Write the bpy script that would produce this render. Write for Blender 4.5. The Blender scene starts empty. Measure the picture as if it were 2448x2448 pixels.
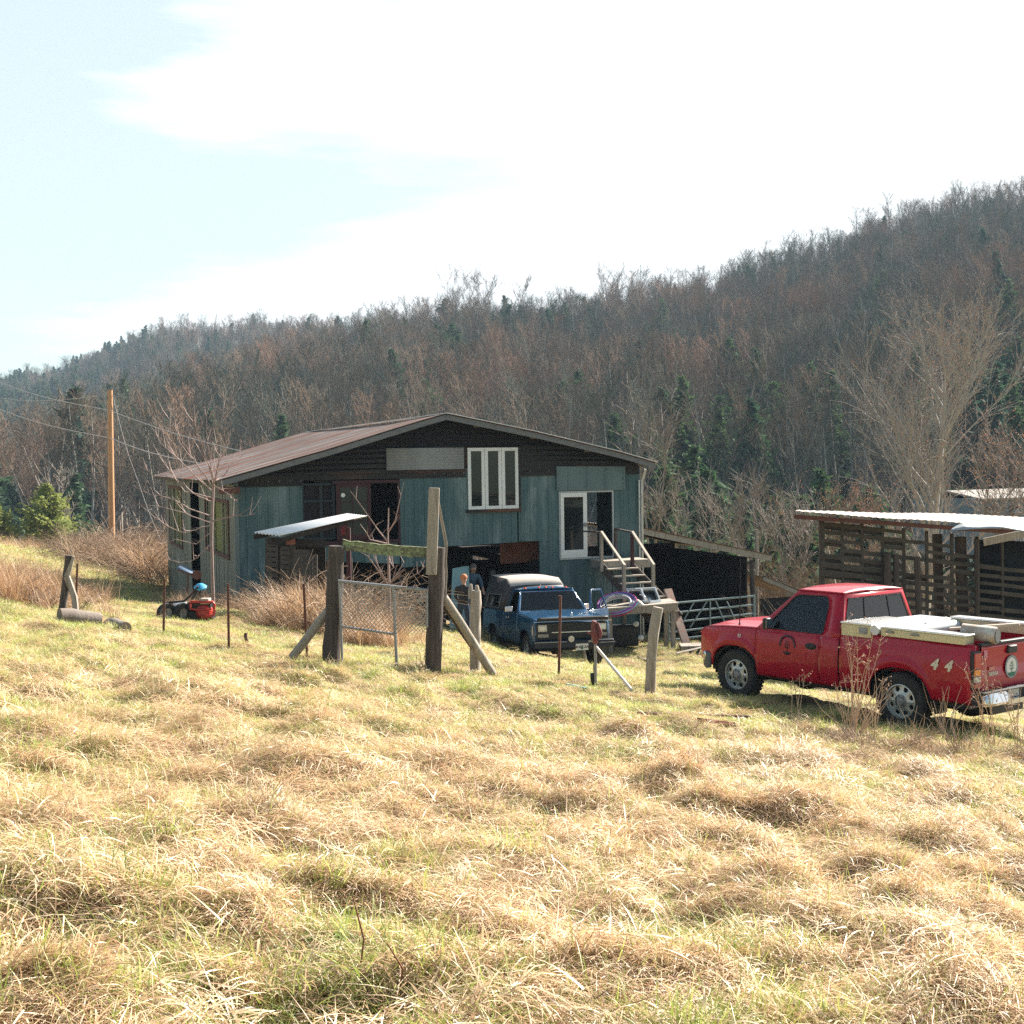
import bpy, math, random
import numpy as np
from mathutils import Vector, Matrix, noise as mnoise
R = math.radians
random.seed(7)
rng = np.random.default_rng(7)
scene = bpy.context.scene
COL = scene.collection

# ------------------------------------------------------------------ camera, sky, sun, exposure
F = 2933.0          # focal length in pixels of the 2448 px photograph
EYE = 1.6
PITCH = math.atan((1224 - 1100) / F)
ROLL = 0.014
cam_data = bpy.data.cameras.new('camera')
cam_data.sensor_width = 36
cam_data.lens = 36 * F / 2448
cam_data.clip_start = 0.1
cam_data.clip_end = 5000
cam = bpy.data.objects.new('camera', cam_data)
COL.objects.link(cam)
cam.matrix_world = (Matrix.Translation((0, 0, EYE)) @ Matrix.Rotation(R(90) - PITCH, 4, 'X') @ Matrix.Rotation(-ROLL, 4, 'Z'))
scene.camera = cam

SUN_AZ, SUN_EL = R(42), R(34)        # azimuth from +x towards +y
S = Vector((math.cos(SUN_AZ) * math.cos(SUN_EL), math.sin(SUN_AZ) * math.cos(SUN_EL), math.sin(SUN_EL)))
sd = bpy.data.lights.new('sun', 'SUN')
sd.energy = 5.0
sd.angle = R(0.5)
sd.color = (1.0, 0.93, 0.82)
sun = bpy.data.objects.new('sun', sd)
COL.objects.link(sun)
sun.rotation_euler = S.to_track_quat('Z', 'Y').to_euler()

world = bpy.data.worlds.new('World')
scene.world = world
world.use_nodes = True
wt = world.node_tree
for n in list(wt.nodes):
    wt.nodes.remove(n)
W_ = wt.nodes.new
wo = W_('ShaderNodeOutputWorld')
bg = W_('ShaderNodeBackground')
sky = W_('ShaderNodeTexSky')
sky.sky_type = 'NISHITA'
sky.sun_disc = False
sky.sun_elevation = SUN_EL
sky.sun_rotation = R(90) - SUN_AZ
sky.altitude = 600
sky.air_density = 1.0
sky.dust_density = 1.5
bg.inputs['Strength'].default_value = 0.05
# thin high cloud veil: real bright cloud mixed into the sky by direction
tc = W_('ShaderNodeTexCoord')
mp = W_('ShaderNodeMapping')
mp.inputs['Scale'].default_value = (1.0, 1.0, 6.0)
nz = W_('ShaderNodeTexNoise')
nz.inputs['Scale'].default_value = 1.7
nz.inputs['Detail'].default_value = 8
nz.inputs['Roughness'].default_value = 0.55
dt = W_('ShaderNodeVectorMath'); dt.operation = 'DOT_PRODUCT'
dt.inputs[1].default_value = Vector((0.62, 0.62, 0.10)).normalized()
ad = W_('ShaderNodeMath'); ad.operation = 'MULTIPLY_ADD'
ad.inputs[1].default_value = 1.25; ad.inputs[2].default_value = -0.99
nzm = W_('ShaderNodeMath'); nzm.operation = 'MULTIPLY_ADD'
nzm.inputs[1].default_value = 1.35
rp = W_('ShaderNodeValToRGB')
rp.color_ramp.elements[0].position = 0.24; rp.color_ramp.elements[0].color = (0.06, 0.06, 0.06, 1)
rp.color_ramp.elements[1].position = 0.60; rp.color_ramp.elements[1].color = (1, 1, 1, 1)
mx = W_('ShaderNodeMix'); mx.data_type = 'RGBA'
mx.inputs[7].default_value = (10.0, 10.2, 10.1, 1)
L = wt.links.new
L(tc.outputs['Generated'], mp.inputs['Vector']); L(mp.outputs[0], nz.inputs['Vector'])
L(tc.outputs['Generated'], dt.inputs[0]); L(dt.outputs['Value'], ad.inputs[0])
L(nz.outputs['Fac'], nzm.inputs[0]); L(ad.outputs[0], nzm.inputs[2])
L(nzm.outputs[0], rp.inputs[0])
d2 = W_('ShaderNodeVectorMath'); d2.operation = 'DOT_PRODUCT'; d2.inputs[1].default_value = (0, 1, 0)
r2 = W_('ShaderNodeMapRange'); r2.inputs['From Min'].default_value = 0.1; r2.inputs['From Max'].default_value = 0.8; r2.inputs['To Max'].default_value = 0.42
L(tc.outputs['Generated'], d2.inputs[0]); L(d2.outputs['Value'], r2.inputs['Value'])
mxm = W_('ShaderNodeMath'); mxm.operation = 'MAXIMUM'
L(rp.outputs[0], mxm.inputs[0]); L(r2.outputs[0], mxm.inputs[1])
tint = W_('ShaderNodeMix'); tint.data_type = 'RGBA'; tint.blend_type = 'MULTIPLY'; tint.inputs[0].default_value = 1.0; tint.inputs[7].default_value = (0.98, 1.15, 1.0, 1)
L(sky.outputs[0], tint.inputs[6])
L(mxm.outputs[0], mx.inputs[0]); L(tint.outputs[2], mx.inputs[6])
L(mx.outputs[2], bg.inputs['Color']); L(bg.outputs[0], wo.inputs['Surface'])

scene.view_settings.view_transform = 'Standard'
scene.view_settings.look = 'None'
scene.view_settings.gamma = 1
scene.view_settings.exposure = 1.62
scene.render.engine = 'CYCLES'
cy = scene.cycles
cy.max_bounces = 6; cy.diffuse_bounces = 1; cy.glossy_bounces = 3
cy.transmission_bounces = 4; cy.transparent_max_bounces = 6; cy.volume_bounces = 0
cy.use_denoising = False
cy.denoising_prefilter = 'ACCURATE'
cy.sample_clamp_indirect = 4
cy.caustics_reflective = False; cy.caustics_refractive = False

# ------------------------------------------------------------------ camera maths: a photo pixel to a ray, to a plane, to the ground
CM = cam.matrix_world.copy()
CO = CM.translation.copy()
def ray(px, py):
    return (CM.to_3x3() @ Vector(((px - 1224) / F, -(py - 1224) / F, -1))).normalized()
def at_depth(px, py, y):
    d = ray(px, py)
    return CO + d * ((y - CO.y) / d.y)
def at_plane(px, py, p0, n):
    d = ray(px, py)
    return CO + d * ((Vector(p0) - CO).dot(n) / d.dot(n))

# ------------------------------------------------------------------ value noise
def _h(ix, iy, seed):
    n = (ix.astype(np.int64) * 374761393 + iy.astype(np.int64) * 668265263 + seed * 982451653) & 0x7fffffff
    n = (n ^ (n >> 13)) * 1274126177 & 0x7fffffff
    n = n ^ (n >> 16)
    return (n % 65536) / 65535.0
def vnoise(x, y, seed=0):
    x = np.asarray(x, float); y = np.asarray(y, float)
    ix = np.floor(x); iy = np.floor(y)
    fx = x - ix; fy = y - iy
    fx = fx * fx * (3 - 2 * fx); fy = fy * fy * (3 - 2 * fy)
    a = _h(ix, iy, seed); b = _h(ix + 1, iy, seed); c = _h(ix, iy + 1, seed); d = _h(ix + 1, iy + 1, seed)
    return (a * (1 - fx) + b * fx) * (1 - fy) + (c * (1 - fx) + d * fx) * fy
def fbm(x, y, seed=0, o=4):
    s = 0; a = 0.5; t = 0
    for i in range(o):
        s = s + a * vnoise(x * 2 ** i, y * 2 ** i, seed + i); t += a; a *= 0.5
    return s / t
def sstep(a, b, x):
    t = np.clip((x - a) / (b - a), 0, 1)
    return t * t * (3 - 2 * t)

# ------------------------------------------------------------------ terrain height
def px_az(px):
    d = ray(px, 1100); return math.atan2(d.x, d.y)
def crest(tbl):
    """(photo x, photo y of the tree tops, distance) -> azimuth, crest ground height, distance"""
    a, z, r = [], [], []
    for px, py, rr in tbl:
        rr = rr * 1.45
        d = ray(px, py)
        h = math.hypot(d.x, d.y)
        a.append(math.atan2(d.x, d.y)); r.append(rr)
        z.append(EYE + rr * d.z / h - 17.0)
    return np.array(a), np.array(z), np.array(r)
FAR = crest([(-900, 960, 640), (-300, 930, 640), (0, 902, 620), (120, 882, 620), (230, 840, 600), (300, 806, 580), (400, 768, 560), (520, 765, 540), (700, 760, 520),
             (900, 760, 500), (1100, 760, 470), (1400, 740, 470), (1800, 720, 470), (3300, 700, 470)])
NEAR = crest([(-900, 1190, 230), (-200, 1150, 230), (0, 1130, 240), (150, 1040, 250), (300, 950, 260), (480, 878, 275), (600, 836, 285), (750, 795, 295), (900, 756, 305),
              (1000, 740, 310), (1100, 712, 310), (1240, 720, 315), (1400, 706, 320), (1560, 682, 330), (1700, 660, 345), (1850, 612, 360), (2000, 552, 375),
              (2150, 500, 385), (2300, 458, 395), (2448, 430, 405), (2900, 370, 420), (3600, 330, 420)])
def macro(x, y):
    x = np.asarray(x, float); y = np.asarray(y, float)
    r = np.hypot(x, y); az = np.arctan2(x, np.maximum(y, 1e-3))
    xx = np.clip(x, -34, 14) + 0.25 * (x - np.clip(x, -34, 14))
    z = -(0.0926 * y + 0.122 * xx)
    z = z - 0.62 * np.exp(-((x - 1.9) / 1.9) ** 2 / 2 - ((y - 30.0) / 3.3) ** 2 / 2)
    z = z - 0.35 * np.exp(-((x - 0.0) / 2.0) ** 2 / 2 - ((y - 34.0) / 1.6) ** 2 / 2)
    uu = (x - 5.2) * math.cos(R(127.6)) + (y - 18.7) * math.sin(R(127.6)); vv = -(x - 5.2) * math.sin(R(127.6)) + (y - 18.7) * math.cos(R(127.6))
    z = z + 0.08 * np.exp(-(uu / 2.3) ** 2 / 2 - ((vv + .3) / 1.1) ** 2 / 2)
    z = z - 0.85 * np.exp(-((x + 13.5) / 3.6) ** 2 / 2 - ((y - 43) / 6.5) ** 2 / 2) - 0.25 * np.exp(-((x + 9.5) / 3.0) ** 2 / 2 - ((y - 33) / 3.0) ** 2 / 2)
    rc = 50 + 26 * sstep(R(-8), R(-17), az)
    # valley
    z = z * (1 - sstep(rc, rc + 32, r)) + (-13.0) * sstep(rc, rc + 32, r)
    # hills
    def hill(T, r0):
        Z = np.interp(az, T[0], T[1]); Rr = np.interp(az, T[0], T[2])
        t = np.clip((r - r0) / (Rr - r0), 0, 1)
        up = -13 + (Z + 13) * (0.96 * t ** 1.12 + 0.04 * np.sin(t * np.pi / 2))
        return up - np.maximum(r - Rr, 0) * 0.30
    hz = np.maximum(hill(NEAR, 150.), hill(FAR, 330.))
    hz = hz + 5.0 * (fbm(x / 60, y / 60, 5) - 0.5) * sstep(170, 230, r)
    w = sstep(140, 152, r)
    return z * (1 - w) + np.maximum(hz, -13.5) * w
def relief(x, y):
    """tussocks and matted mounds of the meadow"""
    r = np.hypot(x, y)
    u = x * 0.9 + y * 0.35; v = -x * 0.35 + y * 0.9
    a = fbm(u / 0.55, v / 0.40, 11, 3)
    b = fbm(u / 2.1, v / 1.5, 17, 2)
    amp = (0.15 * sstep(24, 9, y) + 0.11) * sstep(110, 60, r)
    return amp * (np.maximum(a - 0.42, 0) ** 0.8 * 1.5 - 0.15) + 0.11 * (b - 0.5) * sstep(90, 50, r)
def H(x, y, micro=True):
    z = macro(x, y)
    if micro: z = z + relief(x, y)
    return z
def h1(x, y): return float(H(x, y))
def ground(px, py):
    d = ray(px, py); t = 3.0; p = CO
    while t < 900:
        p = CO + d * t
        if p.z < float(H(p.x, p.y)): break
        t += 0.05 if t < 60 else 0.5
    return p
def project(P):
    q = CM.inverted() @ Vector(P)
    return 1224 - q.x / q.z * F, 1224 + q.y / q.z * F
CMI = np.array(CM.inverted())
def project_np(P):
    q = P @ CMI[:3, :3].T + CMI[:3, 3]
    return 1224 - q[:, 0] / q[:, 2] * F, 1224 + q[:, 1] / q[:, 2] * F

# ------------------------------------------------------------------ materials
def nd(nt, t, **k):
    n = nt.nodes.new(t)
    for a, b in k.items():
        if a in n.inputs: n.inputs[a].default_value = b
        else: setattr(n, a, b)
    return n
def c4(c): return (c[0], c[1], c[2], 1)
MATS = {}
def mat(name, c1, c2=None, rough=0.7, metal=0.0, scale=4.0, stretch=(1, 1, 1), c3=None, s3=1.0, t3=0.6, bump=0.0, bscale=None, coat=0.0, spec=0.5, trans=0.0, alpha=1.0, detail=5, contrast=0.25, ior=1.45, ocoord='Object'):
    m = bpy.data.materials.new(name); m.use_nodes = True
    nt = m.node_tree; p = nt.nodes['Principled BSDF']; l = nt.links.new
    p.inputs['Roughness'].default_value = rough; p.inputs['Metallic'].default_value = metal
    p.inputs['Coat Weight'].default_value = coat; p.inputs['Coat Roughness'].default_value = 0.05
    p.inputs['Specular IOR Level'].default_value = spec
    p.inputs['Transmission Weight'].default_value = trans; p.inputs['Alpha'].default_value = alpha
    p.inputs['IOR'].default_value = ior
    p.inputs['Base Color'].default_value = c4(c1)
    if c2 is not None or bump:
        t = nd(nt, 'ShaderNodeTexCoord'); mpn = nd(nt, 'ShaderNodeMapping'); mpn.inputs['Scale'].default_value = stretch
        l(t.outputs[ocoord], mpn.inputs['Vector'])
        n1 = nd(nt, 'ShaderNodeTexNoise', Scale=scale, Detail=detail, Roughness=0.6)
        l(mpn.outputs[0], n1.inputs['Vector'])
        if c2 is not None:
            r1 = nd(nt, 'ShaderNodeValToRGB'); e = r1.color_ramp.elements
            e[0].position = 0.5 - contrast; e[1].position = 0.5 + contrast
            e[0].color = c4(c1); e[1].color = c4(c2)
            l(n1.outputs['Fac'], r1.inputs[0]); out = r1.outputs[0]
            if c3 is not None:
                n3 = nd(nt, 'ShaderNodeTexNoise', Scale=s3, Detail=6, Roughness=0.65); l(mpn.outputs[0], n3.inputs['Vector'])
                r3 = nd(nt, 'ShaderNodeValToRGB'); e = r3.color_ramp.elements
                e[0].position = t3 - 0.06; e[1].position = t3 + 0.08
                l(n3.outputs['Fac'], r3.inputs[0])
                mm = nd(nt, 'ShaderNodeMix', data_type='RGBA'); l(r3.outputs[0], mm.inputs[0]); l(out, mm.inputs[6])
                mm.inputs[7].default_value = c4(c3); out = mm.outputs[2]
            l(out, p.inputs['Base Color'])
        if bump:
            b = nd(nt, 'ShaderNodeBump', Strength=1.0, Distance=bump)
            nb = nd(nt, 'ShaderNodeTexNoise', Scale=bscale or scale * 3, Detail=5, Roughness=0.65)
            l(mpn.outputs[0], nb.inputs['Vector']); l(nb.outputs['Fac'], b.inputs['Height']); l(b.outputs[0], p.inputs['Normal'])
    MATS[name] = m
    return m

# ------------------------------------------------------------------ mesh builder and scene bookkeeping
class MB:
    def __init__(s): s.V = []; s.F = []; s.M = []; s.mi = 0
    def face(s, idx): s.F.append(tuple(idx)); s.M.append(s.mi)
    def add(s, vs, fs):
        o = len(s.V); s.V += [tuple(v) for v in vs]
        for f in fs: s.face([i + o for i in f])
    def quad(s, a, b, c, d): s.add([a, b, c, d], [(0, 1, 2, 3)])
    def box(s, x0, x1, y0, y1, z0, z1):
        s.add([(x0, y0, z0), (x1, y0, z0), (x1, y1, z0), (x0, y1, z0), (x0, y0, z1), (x1, y0, z1), (x1, y1, z1), (x0, y1, z1)],
              [(0, 3, 2, 1), (4, 5, 6, 7), (0, 1, 5, 4), (1, 2, 6, 5), (2, 3, 7, 6), (3, 0, 4, 7)])
    def bar(s, p, q, w, h, up=(0, 0, 1)):
        p = Vector(p); q = Vector(q); d = (q - p).normalized(); up = Vector(up)
        if abs(d.dot(up)) > 0.98: up = Vector((0, 1, 0))
        a = d.cross(up).normalized() * (w / 2); b = a.cross(d).normalized() * (h / 2)
        vs = [p - a - b, p + a - b, p + a + b, p - a + b, q - a - b, q + a - b, q + a + b, q - a + b]
        s.add(vs, [(0, 3, 2, 1), (4, 5, 6, 7), (0, 1, 5, 4), (1, 2, 6, 5), (2, 3, 7, 6), (3, 0, 4, 7)])
    def tube(s, pts, rad, n=6, cap=True, jit=0.0, squash=1.0):
        pts = [Vector(p) for p in pts]
        if not hasattr(rad, '__len__'): rad = [rad] * len(pts)
        o = len(s.V); u = None
        for i, p in enumerate(pts):
            d = (pts[min(i + 1, len(pts) - 1)] - pts[max(i - 1, 0)])
            if d.length < 1e-9: d = Vector((0, 0, 1))
            d.normalize()
            if u is None:
                u = d.orthogonal().normalized()
            u = (u - d * u.dot(d))
            if u.length < 1e-6: u = d.orthogonal()
            u.normalize(); v = d.cross(u)
            for k in range(n):
                a = 2 * math.pi * k / n
                rr = rad[i] * (1 + (random.uniform(-jit, jit) if jit else 0))
                s.V.append(tuple(p + u * math.cos(a) * rr + v * math.sin(a) * rr * squash))
        for i in range(len(pts) - 1):
            for k in range(n):
                k2 = (k + 1) % n
                s.face((o + i * n + k, o + i * n + k2, o + (i + 1) * n + k2, o + (i + 1) * n + k))
        if cap:
            s.face([o + k for k in range(n)][::-1]); s.face([o + (len(pts) - 1) * n + k for k in range(n)])
    def ring(s, outer, inner):
        """closed strip between two loops of equal length"""
        o = len(s.V); n = len(outer); s.V += [tuple(v) for v in outer] + [tuple(v) for v in inner]
        for i in range(n):
            j = (i + 1) % n
            s.face((o + i, o + j, o + n + j, o + n + i))
    def grid(s, rows, close_u=False):
        o = len(s.V); n = len(rows[0])
        for r in rows: s.V += [tuple(v) for v in r]
        for i in range(len(rows) - 1):
            for k in range(n if close_u else n - 1):
                k2 = (k + 1) % n
                s.face((o + i * n + k, o + i * n + k2, o + (i + 1) * n + k2, o + (i + 1) * n + k))
    def prism(s, poly, fn, a, b):
        """extrude a 2-D polygon; fn(u, v, w) gives the 3-D point"""
        n = len(poly)
        vs = [fn(u, v, a) for u, v in poly] + [fn(u, v, b) for u, v in poly]
        s.add(vs, [tuple(range(n))[::-1], tuple(range(n, 2 * n))] + [(i, (i + 1) % n, n + (i + 1) % n, n + i) for i in range(n)])
    def lathe(s, prof, c, ax, n=24, close=False):
        """prof: list of (radius, offset along the axis)"""
        c = Vector(c); ax = Vector(ax).normalized(); u = ax.orthogonal().normalized(); v = ax.cross(u)
        rows = [[c + ax * h + (u * math.cos(2 * math.pi * k / n) + v * math.sin(2 * math.pi * k / n)) * r for k in range(n)] for r, h in prof]
        if close: rows.append(rows[0])
        s.grid(rows, close_u=True)
    def build(s, name, material, parent=None, smooth=35, bevel=0.0, solid=0.0, sub=0, loc=None):
        me = bpy.data.meshes.new(name)
        me.from_pydata(s.V, [], s.F)
        ml = material if isinstance(material, (list, tuple)) else [material]
        for m in ml: me.materials.append(m)
        if len(ml) > 1: me.polygons.foreach_set('material_index', s.M)
        me.update()
        if smooth:
            me.polygons.foreach_set('use_smooth', [True] * len(me.polygons))
            me.set_sharp_from_angle(angle=R(smooth))
        o = bpy.data.objects.new(name, me); COL.objects.link(o)
        if parent is not None: o.parent = parent
        if loc is not None: o.location = loc
        if solid:
            md = o.modifiers.new('solid', 'SOLIDIFY'); md.thickness = solid; md.offset = -1
        if bevel:
            md = o.modifiers.new('bevel', 'BEVEL'); md.width = bevel; md.segments = 2; md.limit_method = 'ANGLE'; md.angle_limit = R(40)
        return o
def tag(o, label=None, cat=None, group=None, kind=None):
    if label: o['label'] = label
    if cat: o['category'] = cat
    if group: o['group'] = group
    if kind: o['kind'] = kind
    return o
def empty(name, loc=(0, 0, 0), rot=(0, 0, 0), label=None, cat=None, group=None):
    o = bpy.data.objects.new(name, None); COL.objects.link(o)
    o.location = loc; o.rotation_euler = rot; o.empty_display_size = 0.3
    return tag(o, label, cat, group)
def copy_tree(o, parent=None):
    kids = [k for k in bpy.data.objects if k.parent == o]
    c = o.copy(); COL.objects.link(c); c.parent = parent
    for k in kids: copy_tree(k, c)
    return c
def resample(loop, n, closed=True):
    P = [Vector(p) for p in loop]
    if closed: P = P + [P[0]]
    L_ = [0]
    for i in range(1, len(P)): L_.append(L_[-1] + (P[i] - P[i - 1]).length)
    out = []
    for k in range(n):
        t = L_[-1] * k / (n if closed else n - 1); i = 1
        while i < len(P) - 1 and L_[i] < t: i += 1
        f = (t - L_[i - 1]) / max(L_[i] - L_[i - 1], 1e-9)
        out.append(P[i - 1].lerp(P[i], f))
    return out
def instances(name, pts, rots, scl, idx, sources):
    """ONE uncountable mass (grass, woodland): a point mesh with copies of the sources on it"""
    me = bpy.data.meshes.new(name); me.from_pydata([tuple(p) for p in pts], [], [])
    a = me.attributes.new('rot', 'FLOAT_VECTOR', 'POINT'); a.data.foreach_set('vector', np.asarray(rots, 'f').ravel())
    a = me.attributes.new('scl', 'FLOAT', 'POINT'); a.data.foreach_set('value', np.asarray(scl, 'f'))
    a = me.attributes.new('idx', 'INT', 'POINT'); a.data.foreach_set('value', np.asarray(idx, 'i'))
    o = bpy.data.objects.new(name, me); COL.objects.link(o)
    cl = bpy.data.collections.new(name + '_sources')
    for i, s_ in enumerate(sources):
        s_.name = '%s_%02d' % (name + '_source', i); cl.objects.link(s_)
    ng = bpy.data.node_groups.new(name, 'GeometryNodeTree')
    ng.interface.new_socket('Geometry', in_out='INPUT', socket_type='NodeSocketGeometry')
    ng.interface.new_socket('Geometry', in_out='OUTPUT', socket_type='NodeSocketGeometry')
    gi = ng.nodes.new('NodeGroupInput'); go = ng.nodes.new('NodeGroupOutput')
    ip = ng.nodes.new('GeometryNodeInstanceOnPoints'); ci = ng.nodes.new('GeometryNodeCollectionInfo')
    ci.inputs['Collection'].default_value = cl; ci.inputs['Separate Children'].default_value = True; ci.inputs['Reset Children'].default_value = True
    def na(nm, ty):
        n = ng.nodes.new('GeometryNodeInputNamedAttribute'); n.data_type = ty; n.inputs['Name'].default_value = nm; return n.outputs['Attribute']
    k = ng.links.new
    e2r = ng.nodes.new('FunctionNodeEulerToRotation')
    k(na('rot', 'FLOAT_VECTOR'), e2r.inputs[0]); k(e2r.outputs[0], ip.inputs['Rotation'])
    k(na('scl', 'FLOAT'), ip.inputs['Scale']); k(na('idx', 'INT'), ip.inputs['Instance Index'])
    ip.inputs['Pick Instance'].default_value = True
    k(gi.outputs[0], ip.inputs['Points']); k(ci.outputs[0], ip.inputs['Instance']); k(ip.outputs[0], go.inputs[0])
    md = o.modifiers.new('instances', 'NODES'); md.node_group = ng
    return o
def source(mb, mats_, smooth=0):
    o = mb.build('source', mats_, smooth=smooth); COL.objects.unlink(o); return o
# ------------------------------------------------------------------ ground
m = mat('meadow_soil', (0.30, 0.20, 0.11), (0.17, 0.17, 0.06), rough=0.95, scale=1.1, bump=0.02, bscale=14, c3=(0.16, 0.105, 0.06), s3=0.35, t3=0.60, ocoord='Object')
nt = m.node_tree; p = nt.nodes['Principled BSDF']
# beyond the meadow the ground is leaf litter
geo = nd(nt, 'ShaderNodeNewGeometry'); ln = nd(nt, 'ShaderNodeVectorMath', operation='LENGTH')
nt.links.new(geo.outputs['Position'], ln.inputs[0])
mr = nd(nt, 'ShaderNodeMapRange'); mr.inputs['From Min'].default_value = 80; mr.inputs['From Max'].default_value = 92
nt.links.new(ln.outputs['Value'], mr.inputs['Value'])
ln2 = nd(nt, 'ShaderNodeTexNoise', Scale=0.12, Detail=8)
rr = nd(nt, 'ShaderNodeValToRGB'); rr.color_ramp.elements[0].color = (0.13, 0.085, 0.05, 1); rr.color_ramp.elements[1].color = (0.30, 0.20, 0.12, 1)
tcn = nd(nt, 'ShaderNodeTexCoord'); nt.links.new(tcn.outputs['Object'], ln2.inputs['Vector']); nt.links.new(ln2.outputs['Fac'], rr.inputs[0])
mm = nd(nt, 'ShaderNodeMix', data_type='RGBA')
src = p.inputs['Base Color'].links[0].from_socket
nt.links.new(mr.outputs[0], mm.inputs[0]); nt.links.new(src, mm.inputs[6]); nt.links.new(rr.outputs[0], mm.inputs[7]); nt.links.new(mm.outputs[2], p.inputs['Base Color'])

def make_ground():
    na, nr = 520, 640
    az = np.linspace(R(-52), R(52), na)
    r = np.geomspace(2.0, 1350, nr)
    A, Rr = np.meshgrid(az, r)
    X = Rr * np.sin(A); Y = Rr * np.cos(A) - 3.0
    Z = H(X, Y)
    V = np.stack([X, Y, Z], -1).reshape(-1, 3)
    i = np.arange(nr - 1)[:, None] * na + np.arange(na - 1)[None, :]
    Fc = np.stack([i, i + 1, i + na + 1, i + na], -1).reshape(-1, 4)
    me = bpy.data.meshes.new('ground')
    me.vertices.add(len(V)); me.vertices.foreach_set('co', V.ravel())
    me.loops.add(Fc.size); me.loops.foreach_set('vertex_index', Fc.ravel())
    me.polygons.add(len(Fc)); me.polygons.foreach_set('loop_start', np.arange(0, Fc.size, 4)); me.polygons.foreach_set('loop_total', np.full(len(Fc), 4))
    me.materials.append(MATS['meadow_soil'])
    me.update(calc_edges=True); me.validate()
    me.polygons.foreach_set('use_smooth', [True] * len(me.polygons))
    o = bpy.data.objects.new('ground', me); COL.objects.link(o); tag(o, kind='structure')
make_ground()

# ------------------------------------------------------------------ grass materials
def blade_mat(name, ramp, trans=0.34, rough=0.75):
    m = bpy.data.materials.new(name); m.use_nodes = True; nt = m.node_tree; l = nt.links.new
    for n in list(nt.nodes): nt.nodes.remove(n)
    out = nd(nt, 'ShaderNodeOutputMaterial'); at = nd(nt, 'ShaderNodeAttribute', attribute_name='tint')
    oi = nd(nt, 'ShaderNodeObjectInfo')
    ma = nd(nt, 'ShaderNodeMath', operation='MULTIPLY_ADD'); ma.inputs[1].default_value = 0.35
    sb = nd(nt, 'ShaderNodeMath', operation='ADD'); sb.inputs[1].default_value = -0.17
    l(oi.outputs['Random'], ma.inputs[0]); l(at.outputs['Fac'], ma.inputs[2]); l(ma.outputs[0], sb.inputs[0])
    cr = nd(nt, 'ShaderNodeValToRGB')
    while len(cr.color_ramp.elements) < len(ramp): cr.color_ramp.elements.new(0.5)
    for e, (ps, c) in zip(cr.color_ramp.elements, ramp): e.position = ps; e.color = c4(c)
    l(sb.outputs[0], cr.inputs[0])
    d = nd(nt, 'ShaderNodeBsdfDiffuse'); t = nd(nt, 'ShaderNodeBsdfTranslucent'); g = nd(nt, 'ShaderNodeBsdfGlossy', Roughness=0.45)
    x = nd(nt, 'ShaderNodeMixShader', Fac=trans); y = nd(nt, 'ShaderNodeMixShader', Fac=0.07)
    l(cr.outputs[0], d.inputs[0]); l(cr.outputs[0], t.inputs[0])
    l(d.outputs[0], x.inputs[1]); l(t.outputs[0], x.inputs[2]); l(x.outputs[0], y.inputs[1]); l(g.outputs[0], y.inputs[2]); l(y.outputs[0], out.inputs['Surface'])
    MATS[name] = m; return m
blade_mat('dry_grass', [(0.0, (0.90, 0.73, 0.50)), (0.30, (0.82, 0.58, 0.34)), (0.58, (0.62, 0.36, 0.19)), (0.82, (0.25, 0.12, 0.07)), (1.0, (0.12, 0.07, 0.05))])
blade_mat('green_grass', [(0.0, (0.66, 0.62, 0.24)), (0.35, (0.46, 0.52, 0.11)), (0.75, (0.21, 0.33, 0.05)), (1.0, (0.08, 0.16, 0.03))], trans=0.5)
blade_mat('brown_grass', [(0.0, (0.62, 0.42, 0.24)), (0.4, (0.48, 0.28, 0.15)), (0.8, (0.27, 0.15, 0.09)), (1.0, (0.16, 0.09, 0.06))])

class Blades:
    """ribbon blades with a per-blade tint"""
    def __init__(s): s.V = []; s.F = []; s.M = []; s.T = []
    def blade(s, p, yaw, ln, lift, w, mi, tint, droop=1.0, segs=4, twist=0.6):
        dx, dy = math.cos(yaw), math.sin(yaw); o = len(s.V)
        tw = random.uniform(-twist, twist)
        cx = random.uniform(-0.25, 0.25)
        for i in range(segs + 1):
            t = i / segs
            a = lift * (1 - t * droop)     # angle above the ground
            if i == 0: q = Vector(p)
            else: q = q + Vector((dx * math.cos(a) - dy * cx * t * 0.6, dy * math.cos(a) + dx * cx * t * 0.6, math.sin(a))) * (ln / segs)
            ww = w * (1 - 0.85 * t ** 1.5) / 2
            b = math.pi / 2 + tw * (0.5 + t)
            side = Vector((-dy * math.sin(b) , dx * math.sin(b), math.cos(b) * 0.8))
            s.V += [tuple(q - side * ww), tuple(q + side * ww)]; s.T += [tint, tint]
            if i: s.F.append((o + 2 * i - 2, o + 2 * i - 1, o + 2 * i + 1, o + 2 * i)); s.M.append(mi)
    def src(s, mats_):
        me = bpy.data.meshes.new('clump'); me.from_pydata(s.V, [], s.F)
        for m_ in mats_: me.materials.append(m_)
        me.polygons.foreach_set('material_index', s.M)
        a = me.attributes.new('tint', 'FLOAT', 'POINT'); a.data.foreach_set('value', s.T)
        me.polygons.foreach_set('use_smooth', [True] * len(me.polygons)); me.update()
        return bpy.data.objects.new('clump', me)
DG = [MATS['dry_grass'], MATS['green_grass'], MATS['brown_grass']]
U = random.uniform
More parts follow.
